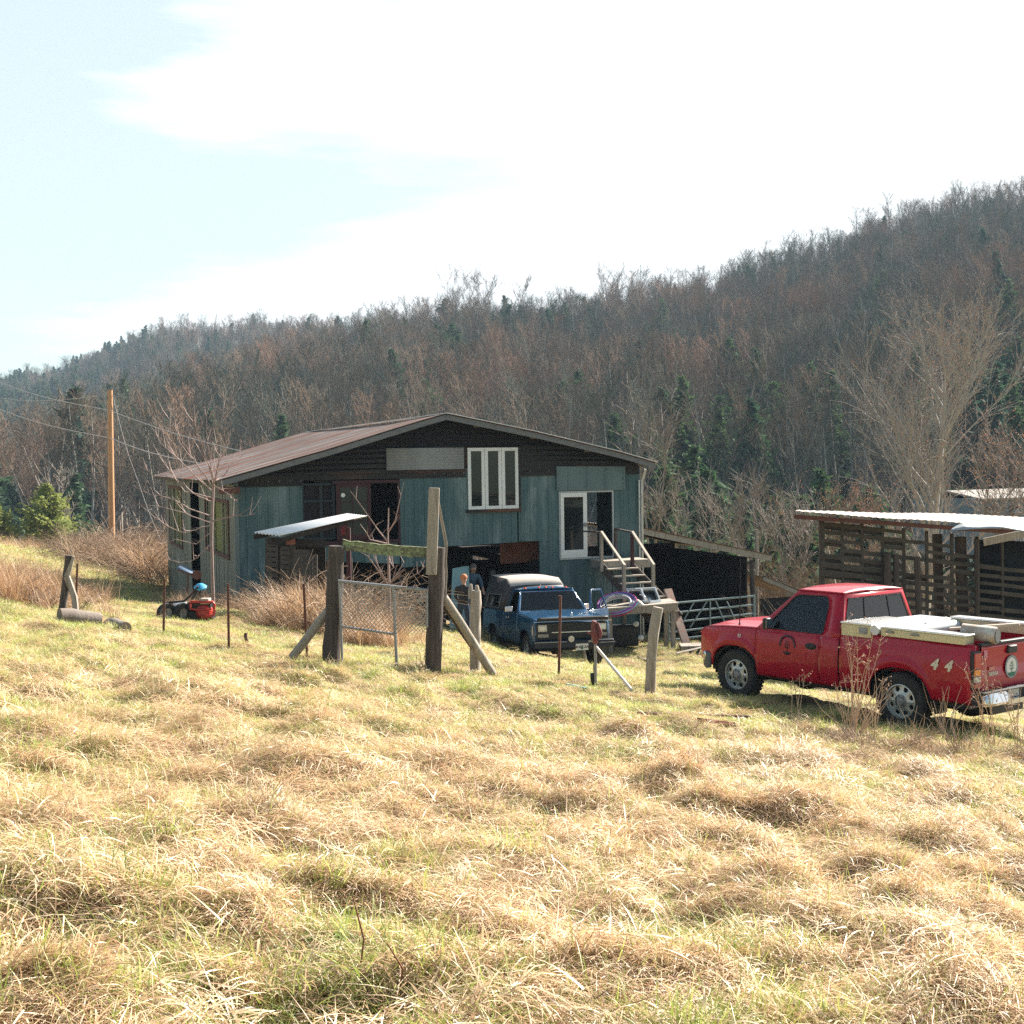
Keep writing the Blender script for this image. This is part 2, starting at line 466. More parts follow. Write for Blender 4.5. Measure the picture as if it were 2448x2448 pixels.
def dry_mat(n=100, rad=0.24, green=0.10):
    b = Blades()
    for _ in range(n):
        a = U(0, 6.28); r = rad * math.sqrt(U(0, 1)); p = (r * math.cos(a) * 1.3, r * math.sin(a), U(-0.015, 0.03))
        g = U(0, 1) < green
        if g: b.blade(p, U(0, 6.28), U(0.08, 0.22), U(0.7, 1.5), U(0.003, 0.0055), 1, U(0.1, 0.8), droop=0.5)
        else:
            b.blade(p, random.gauss(0, 1.2), U(0.07, 0.25), U(0.10, 0.95), U(0.0024, 0.0052), 0, min(1, max(0, random.gauss(0.34, 0.27))), droop=U(1.2, 2.0))
    return b.src(DG)
def green_tuft(n=60, rad=0.12):
    b = Blades()
    for _ in range(n):
        a = U(0, 6.28); r = rad * math.sqrt(U(0, 1))
        b.blade((r * math.cos(a), r * math.sin(a), -0.01), a + U(-0.8, 0.8), U(0.06, 0.19), U(0.9, 1.5), U(0.003, 0.006), 1, U(0.1, 0.9), droop=U(0.2, 0.9))
    return b.src(DG)
def short_mix(n=80, rad=0.26, green=0.5):
    b = Blades()
    for _ in range(n):
        a = U(0, 6.28); r = rad * math.sqrt(U(0, 1)); g = U(0, 1) < green
        p = (r * math.cos(a), r * math.sin(a), -0.01)
        if g: b.blade(p, U(0, 6.28), U(0.06, 0.17), U(0.5, 1.4), U(0.004, 0.007), 1, U(0.0, 0.6), segs=3, droop=0.7)
        else: b.blade(p, random.gauss(0, 0.9), U(0.08, 0.24), U(0.2, 1.0), U(0.004, 0.007), 0, min(1, max(0, random.gauss(0.3, 0.2))), segs=3, droop=1.4)
    return b.src(DG)
def tall_dry(n=45, rad=0.22, h=(0.45, 1.1)):
    b = Blades()
    for _ in range(n):
        a = U(0, 6.28); r = rad * math.sqrt(U(0, 1))
        b.blade((r * math.cos(a), r * math.sin(a), 0), U(0, 6.28), U(*h), U(1.05, 1.5), U(0.006, 0.011), random.choice((0, 2, 2)), U(0.1, 0.75), droop=U(0.1, 0.9), segs=5)
    return b.src(DG)
def mop(n=130, h=0.13, rad=0.16):
    # a matted tussock: a raised crown of blades all combed to one side, open and dark below
    b = Blades()
    for _ in range(n):
        a = U(0, 6.28); r = rad * math.sqrt(U(0, 1)); top = h * (1 - (r / rad) ** 2)
        b.blade((r * math.cos(a), r * math.sin(a) * 1.3, top * U(0.2, 1)), random.gauss(0, 0.75), U(0.10, 0.26), U(0.2, 1.0), U(0.003, 0.006), 0, min(1, max(0, random.gauss(0.30, 0.28))), droop=U(1.7, 2.7))
    return b.src(DG)
def wide_leaves(n=16, rad=0.25):
    b = Blades()
    for _ in range(n):
        a = U(0, 6.28); r = rad * math.sqrt(U(0, 1))
        b.blade((r * math.cos(a), r * math.sin(a), U(0.0, 0.05)), random.gauss(0, 1.6), U(0.06, 0.22), U(0.2, 0.9), U(0.005, 0.010), 0, U(0, 0.25), droop=U(1.1, 1.9), segs=5)
    return b.src(DG)
SRC = [dry_mat(), dry_mat(115, 0.25, 0.04), dry_mat(95, 0.22, 0.15), dry_mat(120, 0.28, 0.02),
       green_tuft(), green_tuft(45, 0.09), green_tuft(80, 0.17),
       short_mix(green=0.35), short_mix(green=0.6), short_mix(green=0.15), dry_mat(60, 0.20, 0.0), wide_leaves(), mop(), mop(160, .17, .2)]
def tri_area(n, y0, y1, x0=None, x1=None):
    """points spread over what the lens sees between two distances"""
    y = np.sqrt(rng.uniform(y0 * y0, y1 * y1, n)); k = 0.46
    x = rng.uniform(-k, k, n) * y
    return x, y
def make_grass():
    P, RO, SC, ID = [], [], [], []
    def lay(x, y, sel, smin, smax, yaw_w=0.7):
        z = H(x, y)
        e = 0.06
        nx = (H(x + e, y) - H(x - e, y)) / (2 * e); ny = (H(x, y + e) - H(x, y - e)) / (2 * e)
        flow = -0.6 + 1.8 * (fbm(x / 1.3, y / 1.3, 31, 2) - 0.5) * 3.0
        yaw = flow + rng.normal(0, yaw_w * 1.2, len(x))
        # local tilt follows the ground
        rx = np.arctan(ny * np.cos(yaw) - nx * np.sin(yaw)); ry = -np.arctan(nx * np.cos(yaw) + ny * np.sin(yaw))
        P.append(np.stack([x, y, z], -1)); RO.append(np.stack([rx, ry, yaw], -1)); SC.append(rng.uniform(smin, smax, len(x))); ID.append(sel)
    def choose(x, y, green_bias=0.0, green_only_tuft=0.0):
        g = 0.3 * fbm(x / 2.2, y / 1.7, 41, 2) + 0.7 * fbm(x / 0.6, y / 0.5, 47, 2) + green_bias + rng.normal(0, 0.05, len(x))
        r_ = rng.uniform(0, 1, len(x))
        s_ = np.where(g < 0.56, rng.choice([0, 1, 3, 10], len(x)), np.where(g < 0.66, rng.choice([0, 2, 7, 9], len(x)), rng.choice([4, 6, 8, 2], len(x))))
        return s_
    x, y = tri_area(9500, 3.0, 9.5); lay(x, y, choose(x, y, -0.035), 0.62, 1.05)
    x, y = tri_area(620, 3.0, 13); lay(x, y, rng.choice([12, 13], len(x)), 0.7, 1.25, 0.5)
    x, y = tri_area(16500, 9.0, 20.0); g = choose(x, y, 0.135)
    g = np.where(rng.uniform(0, 1, len(x)) < 0.45, rng.choice([7, 8, 9], len(x)), g); lay(x, y, g, 0.5, 0.95)
    x, y = tri_area(17000, 19.0, 42.0); k = (x < 9)
    x, y = x[k], y[k]; g = rng.choice([7, 8, 8, 9, 7], len(x)); lay(x, y, g, 0.6, 1.1)
    x, y = tri_area(9000, 38.0, 80.0); k = (x < -9) ; x, y = x[k], y[k]; lay(x, y, rng.choice([7, 8, 9], len(x)), 2.0, 3.2)
    x, y = tri_area(1500, 3.0, 15); lay(x, y, np.full(len(x), 11), 0.8, 1.2, 1.5)
    x, y = tri_area(3200, 14, 34); lay(x, y, rng.choice([4, 6, 12, 13, 2, 5], len(x)), 0.4, 0.85, 0.6)
    x, y = tri_area(900, 8, 15); lay(x, y, rng.choice([12, 13, 6, 4], len(x)), 0.5, 0.9, 0.6)
    # small loose green tufts standing up in the near meadow
    x, y = tri_area(420, 3.2, 16); lay(x, y, rng.choice([4, 5, 6], len(x)), 0.7, 1.2)
    P = np.concatenate(P); RO = np.concatenate(RO); SC = np.concatenate(SC); ID = np.concatenate(ID)
    X, Y = P[:, 0], P[:, 1]
    keep = np.ones(len(P), bool)
    # under the trucks, in the dirt of the yard, inside the barn
    def off(cx, cy, rx, ry, a=0, edge=0.15):
        c, s_ = math.cos(a), math.sin(a); u = (X - cx) * c + (Y - cy) * s_; v = -(X - cx) * s_ + (Y - cy) * c
        return (u / rx) ** 2 + (v / ry) ** 2 + rng.normal(0, edge, len(X)) < 1
    keep &= ~off(5.2, 18.7, 2.6, 1.0, R(127))
    keep &= ~(off(3.2, 25.5, 2.2, 1.6, 0.3, 0.5) & (rng.uniform(0, 1, len(X)) < 0.75))
    keep &= ~off(0.8, 32.0, 2.8, 1.1, R(-75))
    u = (X + 7.54) * .931 + (Y - 33.5) * .365; v = -(X + 7.54) * .365 + (Y - 33.5) * .931
    keep &= ~((u > -0.1) & (u < 12.4) & (v > 0) & (v < 18))
    o = instances('meadow_grass', P[keep], RO[keep], SC[keep], ID[keep], SRC)
    tag(o, 'sunlit matted straw coloured meadow grass with green tufts covering the slope', 'grass', kind='stuff')
make_grass()
# ------------------------------------------------------------------ trees
mat('bark_grey', (0.20, 0.17, 0.15), (0.34, 0.29, 0.25), rough=0.9, scale=6, stretch=(1, 1, 0.15))
mat('bark_brown', (0.13, 0.09, 0.065), (0.24, 0.17, 0.12), rough=0.9, scale=6, stretch=(1, 1, 0.15))
def vary(name, cols, rough=0.9, trans=0.0):
    """colour drawn per tree from the object random value"""
    m = bpy.data.materials.new(name); m.use_nodes = True; nt = m.node_tree; p = nt.nodes['Principled BSDF']
    oi = nd(nt, 'ShaderNodeObjectInfo'); cr = nd(nt, 'ShaderNodeValToRGB'); cr.color_ramp.interpolation = 'LINEAR'
    while len(cr.color_ramp.elements) < len(cols): cr.color_ramp.elements.new(0.5)
    for i, (e, c) in enumerate(zip(cr.color_ramp.elements, cols)): e.position = i / (len(cols) - 1); e.color = c4(c)
    ge = nd(nt, 'ShaderNodeNewGeometry'); nz_ = nd(nt, 'ShaderNodeTexNoise', Scale=0.022, Detail=3); nt.links.new(ge.outputs['Position'], nz_.inputs['Vector'])
    m1 = nd(nt, 'ShaderNodeMath', operation='MULTIPLY_ADD'); m1.inputs[1].default_value = 2.6; m1.inputs[2].default_value = -1.0
    nt.links.new(nz_.outputs['Fac'], m1.inputs[0])
    m2 = nd(nt, 'ShaderNodeMix', data_type='FLOAT'); m2.inputs[0].default_value = 0.55
    nt.links.new(oi.outputs['Random'], m2.inputs[2]); nt.links.new(m1.outputs[0], m2.inputs[3])
    nt.links.new(m2.outputs[0], cr.inputs[0]); out = cr.outputs[0]
    nt.links.new(out, p.inputs['Base Color']); p.inputs['Roughness'].default_value = rough
    if trans:
        t = nd(nt, 'ShaderNodeBsdfTranslucent'); mx_ = nd(nt, 'ShaderNodeMixShader', Fac=trans)
        nt.links.new(out, t.inputs[0]); nt.links.new(p.outputs[0], mx_.inputs[1]); nt.links.new(t.outputs[0], mx_.inputs[2])
        nt.links.new(mx_.outputs[0], nt.nodes['Material Output'].inputs['Surface'])
    MATS[name] = m; return m
vary('wood_twigs', [(0.09, 0.12, 0.085), (0.14, 0.15, 0.11), (0.23, 0.18, 0.13), (0.32, 0.21, 0.14), (0.42, 0.23, 0.15), (0.38, 0.27, 0.18)], trans=0.25)
vary('wood_trunk', [(0.24, 0.22, 0.19), (0.40, 0.36, 0.31), (0.20, 0.17, 0.15), (0.34, 0.29, 0.24)])
vary('needles', [(0.035, 0.085, 0.045), (0.075, 0.13, 0.045), (0.035, 0.08, 0.055), (0.12, 0.17, 0.06)], trans=0.3)
vary('rust_buds', [(0.36, 0.16, 0.10), (0.32, 0.17, 0.10)], trans=0.4)

def bare_tree(seed, h=17.0, spread=0.30, first=0.35, n1=13, n2=6, n3=5, tw=0.035, trunk_r=0.20, sides=3, fork=0, lean=0.03, budsz=0.0, twl=1.0):
    """returns (trunk, crown, buds) mesh builders; base at the origin"""
    rd = random.Random(seed); T = MB(); C_ = MB(); B = MB()
    def path(p, d, ln, n, up, wob):
        pts = [Vector(p)]; d = Vector(d).normalized()
        for i in range(n):
            d = (d + Vector((rd.uniform(-wob, wob), rd.uniform(-wob, wob), rd.uniform(-wob, wob) + up))).normalized()
            pts.append(pts[-1] + d * (ln / n))
        return pts, d
    stems = []
    base, dd = path((0, 0, -0.3), (rd.uniform(-lean, lean), rd.uniform(-lean, lean), 1), h * (0.92 if not fork else 0.4), 8, 0.05, 0.05)
    T.tube(base, [trunk_r * (1 - 0.85 * i / 8) for i in range(9)] if not fork else [trunk_r * (1 - 0.3 * i / 8) for i in range(9)], n=max(5, sides), cap=False)
    if not fork: stems.append((base, trunk_r, first))
    else:
        for k in range(fork):
            a = 6.28 * k / fork + rd.uniform(-.5, .5)
            pp, _ = path(base[-1], (math.cos(a) * 0.5, math.sin(a) * 0.5, 1), h * 0.58, 6, 0.08, 0.10)
            T.tube(pp, [trunk_r * 0.62 * (1 - 0.85 * i / 6) for i in range(7)], n=max(4, sides), cap=False)
            stems.append((pp, trunk_r * 0.6, 0.12))
    per = max(4, n1 // len(stems)) if len(stems) > 1 else n1
    for pts, r0, f0 in stems:
        L0 = sum((pts[i + 1] - pts[i]).length for i in range(len(pts) - 1))
        for k in range(per):
            t = f0 + (1 - f0) * (k + rd.uniform(0, 0.8)) / per
            fi = t * (len(pts) - 1); i0 = min(int(fi), len(pts) - 2); p0 = pts[i0].lerp(pts[i0 + 1], fi - i0)
            a = rd.uniform(0, 6.28); el = rd.uniform(0.65, 1.25)
            tq = (t - f0) / (1 - f0)
            ln = h * spread * (0.55 + 0.75 * math.sin(math.pi * min(1, tq * 0.85 + 0.12))) * rd.uniform(0.7, 1.2)
            q, _ = path(p0, (math.cos(a) * math.cos(el), math.sin(a) * math.cos(el), math.sin(el)), ln, 4, 0.10, 0.16)
            rb = r0 * 0.38 * (1.1 - 0.7 * t)
            C_.tube(q, [rb, rb * .75, rb * .5, rb * .35, rb * .18], n=sides, cap=False)
            for j in range(n2):
                tt = 0.25 + 0.75 * (j + rd.uniform(0, .9)) / n2; fi = min(tt, 0.999) * 4; i1 = int(fi); p1 = q[i1].lerp(q[i1 + 1], fi - i1)
                dmain = (q[i1 + 1] - q[i1]).normalized()
                dv = (dmain + Vector((rd.uniform(-1, 1), rd.uniform(-1, 1), rd.uniform(-0.4, 0.9))) * 0.9).normalized()
                l2 = ln * rd.uniform(0.28, 0.5)
                q2, _ = path(p1, dv, l2, 3, 0.08, 0.2)
                r2 = max(rb * 0.3, tw * 1.1)
                C_.tube(q2, [r2, r2 * .7, r2 * .5, r2 * .3], n=3, cap=False)
                for m_ in range(n3):
                    fi = rd.uniform(0.3, 2.99); i2 = int(fi); p2 = q2[i2].lerp(q2[i2 + 1], fi - i2)
                    d3 = ((q2[i2 + 1] - q2[i2]).normalized() + Vector((rd.uniform(-1, 1), rd.uniform(-1, 1), rd.uniform(-0.5, 1)))).normalized()
                    l3 = l2 * rd.uniform(0.3, 0.65) * twl
                    e_ = p2 + d3 * l3
                    C_.tube([p2, p2.lerp(e_, .5) + Vector((0, 0, 0.06 * l3)), e_], [tw * .9, tw * .7, tw * .35], n=3, cap=False)
                    if budsz:
                        for z_ in range(2):
                            c = p2.lerp(e_, rd.uniform(.3, 1.0)) + Vector((rd.uniform(-1, 1), rd.uniform(-1, 1), rd.uniform(-1, 1))) * budsz * 1.5
                            u_ = Vector((rd.uniform(-1, 1), rd.uniform(-1, 1), rd.uniform(-1, 1))).normalized() * budsz; v_ = u_.orthogonal().normalized() * budsz * 0.6
                            B.add([c - u_, c - v_, c + u_, c + v_], [(0, 1, 2, 3)])
    return T, C_, B
def conifer(seed, h=13.0, w=3.2, shape='pine', dens=1.0, leaf=0.30):
    rd = random.Random(seed); T = MB(); C_ = MB(); N = MB()
    T.tube([(0, 0, -0.3), (rd.uniform(-.1, .1), 0, h * 0.5), (rd.uniform(-.2, .2), 0, h * 0.98)], [0.17 * h / 12, 0.11 * h / 12, 0.02], n=6, cap=False)
    nb = int(46 * dens)
    lo = 0.16 if shape == 'pine' else 0.03
    for k in range(nb):
        t = lo + (1 - lo) * (k + rd.uniform(0, 1)) / nb
        a = rd.uniform(0, 6.28)
        if shape == 'pine': prof = math.sin(min(1, (1 - t) * 1.35) * math.pi / 2) ** 0.8
        else: prof = math.sin(math.pi * min(0.98, max(0.05, t * 0.85 + 0.16))) ** 0.7
        ln = w * prof * rd.uniform(0.55, 1.15)
        el = 0.15 + 0.5 * t
        d = Vector((math.cos(a) * math.cos(el), math.sin(a) * math.cos(el), math.sin(el)))
        p0 = Vector((0, 0, h * t * 0.96)); e_ = p0 + d * ln
        C_.tube([p0, p0.lerp(e_, .5) - Vector((0, 0, ln * 0.06)), e_], [0.045, 0.03, 0.012], n=3, cap=False)
        for j in range(int(26 * dens * max(ln / w, .25))):
            s_ = rd.uniform(0.3, 1.05); q = p0.lerp(e_, s_) + Vector((rd.gauss(0, .16), rd.gauss(0, .16), rd.gauss(0, .10))) * (ln * 0.9 + 0.3)
            u_ = Vector((rd.uniform(-1, 1), rd.uniform(-1, 1), rd.uniform(-.4, .8))).normalized() * leaf * rd.uniform(.5, 1.2)
            v_ = u_.cross(Vector((rd.uniform(-1, 1), rd.uniform(-1, 1), rd.uniform(-1, 1)))).normalized() * leaf * rd.uniform(.15, .35)
            N.add([q - u_ * .6, q - v_, q + u_, q + v_], [(0, 1, 2, 3)])
    return T, C_, N
def merged(parts, mats_):
    o = MB()
    for i, p_ in enumerate(parts):
        o.mi = i; o.add(p_.V, p_.F)
    return source(o, mats_)
WM = [MATS['wood_trunk'], MATS['wood_twigs']]
TREES = []
for sd_ in range(7):
    T, C_, B = bare_tree(100 + sd_, h=[21, 18, 23, 17, 20, 14, 24][sd_], spread=[.19, .22, .17, .24, .20, .27, .16][sd_], n1=[18, 18, 20, 18, 18, 18, 20][sd_], n2=6, n3=5,
                         tw=0.021, trunk_r=[.27, .32, .26, .30, .24, .24, .28][sd_], fork=[0, 2, 0, 3, 2, 3, 0][sd_], lean=0.06, first=[.42, .35, .5, .35, .4, .25, .55][sd_])
    TREES.append(merged([T, C_], WM))
CON = []
for sd_ in range(4):
    T, C_, N = conifer(200 + sd_, h=[13, 11, 15, 8][sd_], w=[2.6, 2.6, 2.4, 2.8][sd_], shape=['pine', 'pine', 'pine', 'bush'][sd_], leaf=0.62, dens=1.6)
    CON.append(merged([T, C_, N], [MATS['wood_trunk'], MATS['wood_twigs'], MATS['needles']]))

# where evergreens stand, as blobs seen on the hillside: photo x, y, half width, half height, share
GREEN = [(60, 1000, 170, 80, .9), (150, 930, 60, 40, .5), (300, 880, 80, 45, .7), (330, 1010, 120, 60, .35), (60, 1120, 220, 70, .8), (1240, 850, 70, 35, .35), (1320, 850, 45, 45, .7), (1050, 935, 60, 25, .6), (1000, 930, 70, 30, .3),
         (1650, 1190, 220, 90, .5), (1850, 1130, 160, 100, .35), (2350, 1120, 130, 130, .75), (480, 850, 70, 30, .2), (560, 1060, 200, 30, .12), (2380, 900, 120, 100, .25)]
def make_forest():
    pts = []
    n = 27000
    az = rng.uniform(R(-27), R(27), n); r = np.sqrt(rng.uniform(152 ** 2, 960 ** 2, n))
    Rn = np.interp(az, NEAR[0], NEAR[2]); Rf = np.interp(az, FAR[0], FAR[2])
    x = r * np.sin(az); y = r * np.cos(az)
    z = H(x, y)
    # keep what is on a face turned to the photographer; the back slopes are not seen
    zf = np.interp(az, FAR[0], FAR[1]); zn = np.interp(az, NEAR[0], NEAR[1])
    onnear = r < Rn + 14
    eln = (zn - EYE) / Rn; elf = (zf - EYE) / Rf
    onfar = (r > Rn + 14) & (r < Rf + 16) & ((z + 15 - EYE) / r > eln - 0.01)
    k = onnear | onfar
    k &= (rng.uniform(0, 1, n) < np.where(r < 430, 1.0, 0.75))
    k &= ~(((np.abs(r - Rn) < 28) | (r > Rf - 45)) & (rng.uniform(0, 1, n) < 0.5))
    x, y, z, r, az = x[k], y[k], z[k], r[k], az[k]
    P = np.stack([x, y, z], -1)
    Q = P.copy(); Q[:, 2] += 6
    px, py = project_np(Q)
    g = np.full(len(P), 0.035)
    for gx, gy, gw, gh, s_ in GREEN:
        g = np.maximum(g, s_ * np.exp(-((px - gx) / gw) ** 2 - ((py - gy) / gh) ** 2))
    isg = rng.uniform(0, 1, len(P)) < g
    idx = np.where(isg, 7 + rng.integers(0, 4, len(P)), rng.integers(0, 7, len(P)))
    sc = rng.uniform(0.62, 1.08, len(P)) * np.where(isg, 1.55, 1.0)
    yaw = rng.uniform(0, 6.28, len(P))
    tilt = rng.normal(0, 0.03, (len(P), 2))
    order = np.argsort(r)
    return P[order], np.column_stack([tilt, yaw])[order], sc[order], idx[order], r[order], px[order], py[order]
FP, FR, FS, FI, FRAD, FPX, FPY = make_forest()
ALLT = TREES + CON
near_ids = []
cnt_b = cnt_c = 0
for i in range(len(FP)):
    if -60 < FPX[i] < 2500:
        if FI[i] < 7 and cnt_b < 230: near_ids.append(i); cnt_b += 1
        elif FI[i] >= 7 and cnt_c < 60: near_ids.append(i); cnt_c += 1
    if cnt_b >= 230 and cnt_c >= 60: break
# the woodland's sources are shared meshes; the nearest trees become individuals
proto_b = []
proto_c = []
def individual(src_obj, name):
    o = bpy.data.objects.new(name, src_obj.data); COL.objects.link(o); return o
for i in near_ids:
    g = FI[i] >= 7
    o = individual(ALLT[FI[i]], 'evergreen_tree' if g else 'bare_tree')
    o.location = FP[i]; o.rotation_euler = FR[i]; s_ = FS[i]; o.scale = (s_, s_, s_)
    if g: tag(o, 'dark green evergreen standing among bare trees at the foot of the hill', 'evergreen tree', 'evergreens at the foot of the wooded hill')
    else: tag(o, 'leafless grey brown tree in the close packed wood at the foot of the hill', 'tree', 'leafless trees at the foot of the wooded hill')
ns = set(near_ids); rest = np.array([i for i in range(len(FP)) if i not in ns])
o = instances('woodland', FP[rest], FR[rest], FS[rest], FI[rest], ALLT)
tag(o, 'leafless early spring woodland with scattered evergreens covering the whole hillside', 'woodland', kind='stuff')
# evergreens and brush trees in the hollow behind the barn
k_ = 0
for i, (px, d) in enumerate([(1500, 88), (1545, 96), (1590, 84), (1640, 92), (1690, 100), (1735, 86), (1780, 94), (1830, 88), (1870, 104), (1915, 92), (1960, 110), (2010, 100), (2080, 108), (2290, 92), (2335, 100), (2385, 88), (2430, 96), (2475, 104), (1660, 120), (1760, 124), (1855, 128), (2350, 126),
                             (-30, 118), (30, 126), (75, 140), (130, 122), (180, 134), (215, 150), (20, 155), (100, 160)]):
    dv = ray(px, 1100); hv = math.hypot(dv.x, dv.y); x_, y_ = d * dv.x / hv, d * dv.y / hv
    o = individual(CON[i % 4], 'evergreen_tree'); o.location = (x_, y_, h1(x_, y_) - .2); s_ = rng.uniform(.75, 1.15) * (1.0 if px > 1000 else .95); o.scale = (s_ * 1.25, s_ * 1.25, s_); o.rotation_euler = (0, 0, i)
    if px > 1000: tag(o, 'dark evergreen in the shaded hollow behind the barn and sheds', 'evergreen tree', 'evergreens in the hollow behind the sheds')
    else: tag(o, 'dark green pine in the hollow left of the utility pole and barn', 'evergreen tree', 'pines in the hollow at left')
# low understorey of brush on the hill foot
UN = []
for sd_ in range(3):
    T, C_, B = bare_tree(300 + sd_, h=4.5, spread=.5, first=.05, n1=12, n2=6, n3=6, tw=0.014, trunk_r=0.05, fork=3, lean=.2)
    UN.append(merged([T, C_], WM))
n = 3600
az = rng.uniform(R(-27), R(27), n); r = np.sqrt(rng.uniform(60 ** 2, 165 ** 2, n)); x = r * np.sin(az); y = r * np.cos(az)
k = (r > np.where(az < R(-12), 112, 62)); x, y = x[k], y[k]
o = instances('hill_brush', np.stack([x, y, H(x, y)], -1), np.column_stack([np.zeros((len(x), 2)), rng.uniform(0, 6.28, len(x))]), rng.uniform(.45, 1.15, len(x)), rng.integers(0, 3, len(x)), UN)
tag(o, 'tangled leafless brush along the foot of the wooded hill', 'brush', kind='stuff')

# haze in the valley
hz = MB(); hz.box(-900, 900, -6, 1420, -40, 230)
m = bpy.data.materials.new('haze'); m.use_nodes = True; nt = m.node_tree
for n_ in list(nt.nodes): nt.nodes.remove(n_)
ou = nd(nt, 'ShaderNodeOutputMaterial'); pv = nd(nt, 'ShaderNodeVolumePrincipled')
pv.inputs['Color'].default_value = (0.62, 0.80, 1.0, 1); pv.inputs['Density'].default_value = 0.00030; pv.inputs['Anisotropy'].default_value = -0.2
nt.links.new(pv.outputs[0], ou.inputs['Volume'])
o = hz.build('haze', m, smooth=0); tag(o, 'pale blue haze hanging in the valley air', 'haze', kind='stuff')
print('conifers', int((FI >= 7).sum()), 'of', len(FI), 'individual conifers', cnt_c)
# ------------------------------------------------------------------ materials of the place
mat('green_metal', (0.045, 0.098, 0.115), (0.085, 0.150, 0.158), rough=0.55, scale=1.2, stretch=(1, 1, 0.25), c3=(0.17, 0.235, 0.24), s3=1.3, t3=0.56, bump=0.008, bscale=3)
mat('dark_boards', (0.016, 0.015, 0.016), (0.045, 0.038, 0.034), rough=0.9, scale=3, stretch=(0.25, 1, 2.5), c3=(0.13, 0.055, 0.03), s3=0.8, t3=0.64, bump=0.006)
mat('old_planks', (0.20, 0.19, 0.15), (0.33, 0.32, 0.24), rough=0.9, scale=4, stretch=(2, 2, 0.2), c3=(0.13, 0.10, 0.08), s3=1.4, t3=0.6, bump=0.006)
mat('grey_wood', (0.26, 0.22, 0.18), (0.44, 0.39, 0.33), rough=0.9, scale=7, stretch=(3, 3, 0.3), c3=(0.12, 0.09, 0.07), s3=3, t3=0.62, bump=0.006)
mat('dark_post', (0.045, 0.036, 0.034), (0.12, 0.095, 0.085), rough=0.9, scale=9, stretch=(3, 3, 0.25), c3=(0.22, 0.19, 0.165), s3=5, t3=0.66, bump=0.012, bscale=16)
mat('lichen_wood', (0.12, 0.10, 0.075), (0.22, 0.26, 0.13), rough=0.95, scale=14, contrast=0.1, c3=(0.33, 0.38, 0.20), s3=22, t3=0.55, bump=0.012)
mat('pallet_wood', (0.045, 0.042, 0.04), (0.11, 0.095, 0.08), rough=0.9, scale=4, stretch=(1, 1, 2), c3=(0.08, 0.07, 0.06), s3=2, t3=0.6, bump=0.004)
mat('rusty_roof', (0.36, 0.33, 0.31), (0.09, 0.075, 0.07), rough=0.55, metal=0.15, scale=1.1, stretch=(0.22, 3.5, 1), c3=(0.24, 0.095, 0.055), s3=0.45, t3=0.50, contrast=0.11, bump=0.004)
mat('rim_glint', (0.75, 0.74, 0.74), (0.6, 0.6, 0.6), rough=0.35, metal=0.4, scale=4)  # pale colour carries the sun glint of the roof rim
mat('galvanised', (0.50, 0.51, 0.52), (0.38, 0.40, 0.41), rough=0.35, metal=0.75, scale=5, c3=(0.35, 0.30, 0.25), s3=1.2, t3=0.68)
mat('dull_steel', (0.34, 0.35, 0.36), (0.25, 0.25, 0.26), rough=0.55, metal=0.5, scale=9, c3=(0.24, 0.13, 0.08), s3=6, t3=0.62)
mat('white_paint', (0.80, 0.80, 0.78), (0.68, 0.68, 0.66), rough=0.5, scale=3)
mat('glass_dark', (0.012, 0.016, 0.016), rough=0.04, spec=0.8)
mat('inside_shade', (0.012, 0.011, 0.012), (0.025, 0.02, 0.02), rough=0.95, scale=2)  # near-black, interior shade put into the colour
mat('maroon_wood', (0.045, 0.018, 0.022), (0.075, 0.028, 0.03), rough=0.85, scale=4)
mat('rust', (0.16, 0.055, 0.032), (0.26, 0.10, 0.055), rough=0.9, scale=6, c3=(0.12, 0.05, 0.035), s3=3, t3=0.6, bump=0.002)
mat('rust_dark', (0.10, 0.045, 0.035), (0.17, 0.075, 0.055), rough=0.9, scale=9)
mat('fresh_lumber', (0.48, 0.42, 0.35), (0.38, 0.32, 0.26), rough=0.85, scale=5, stretch=(2, 2, 1))
mat('daylight_yellow', (0.55, 0.56, 0.22), (0.45, 0.44, 0.15), rough=0.6, scale=2, trans=0.0)  # yellow translucent sheet, its colour stands in for daylight through the gaps
nt = MATS['daylight_yellow'].node_tree; p = nt.nodes['Principled BSDF']
t_ = nd(nt, 'ShaderNodeBsdfTranslucent', Color=(0.6, 0.6, 0.25, 1)); mx_ = nd(nt, 'ShaderNodeMixShader', Fac=0.6)
nt.links.new(p.outputs[0], mx_.inputs[1]); nt.links.new(t_.outputs[0], mx_.inputs[2]); nt.links.new(mx_.outputs[0], nt.nodes['Material Output'].inputs['Surface'])

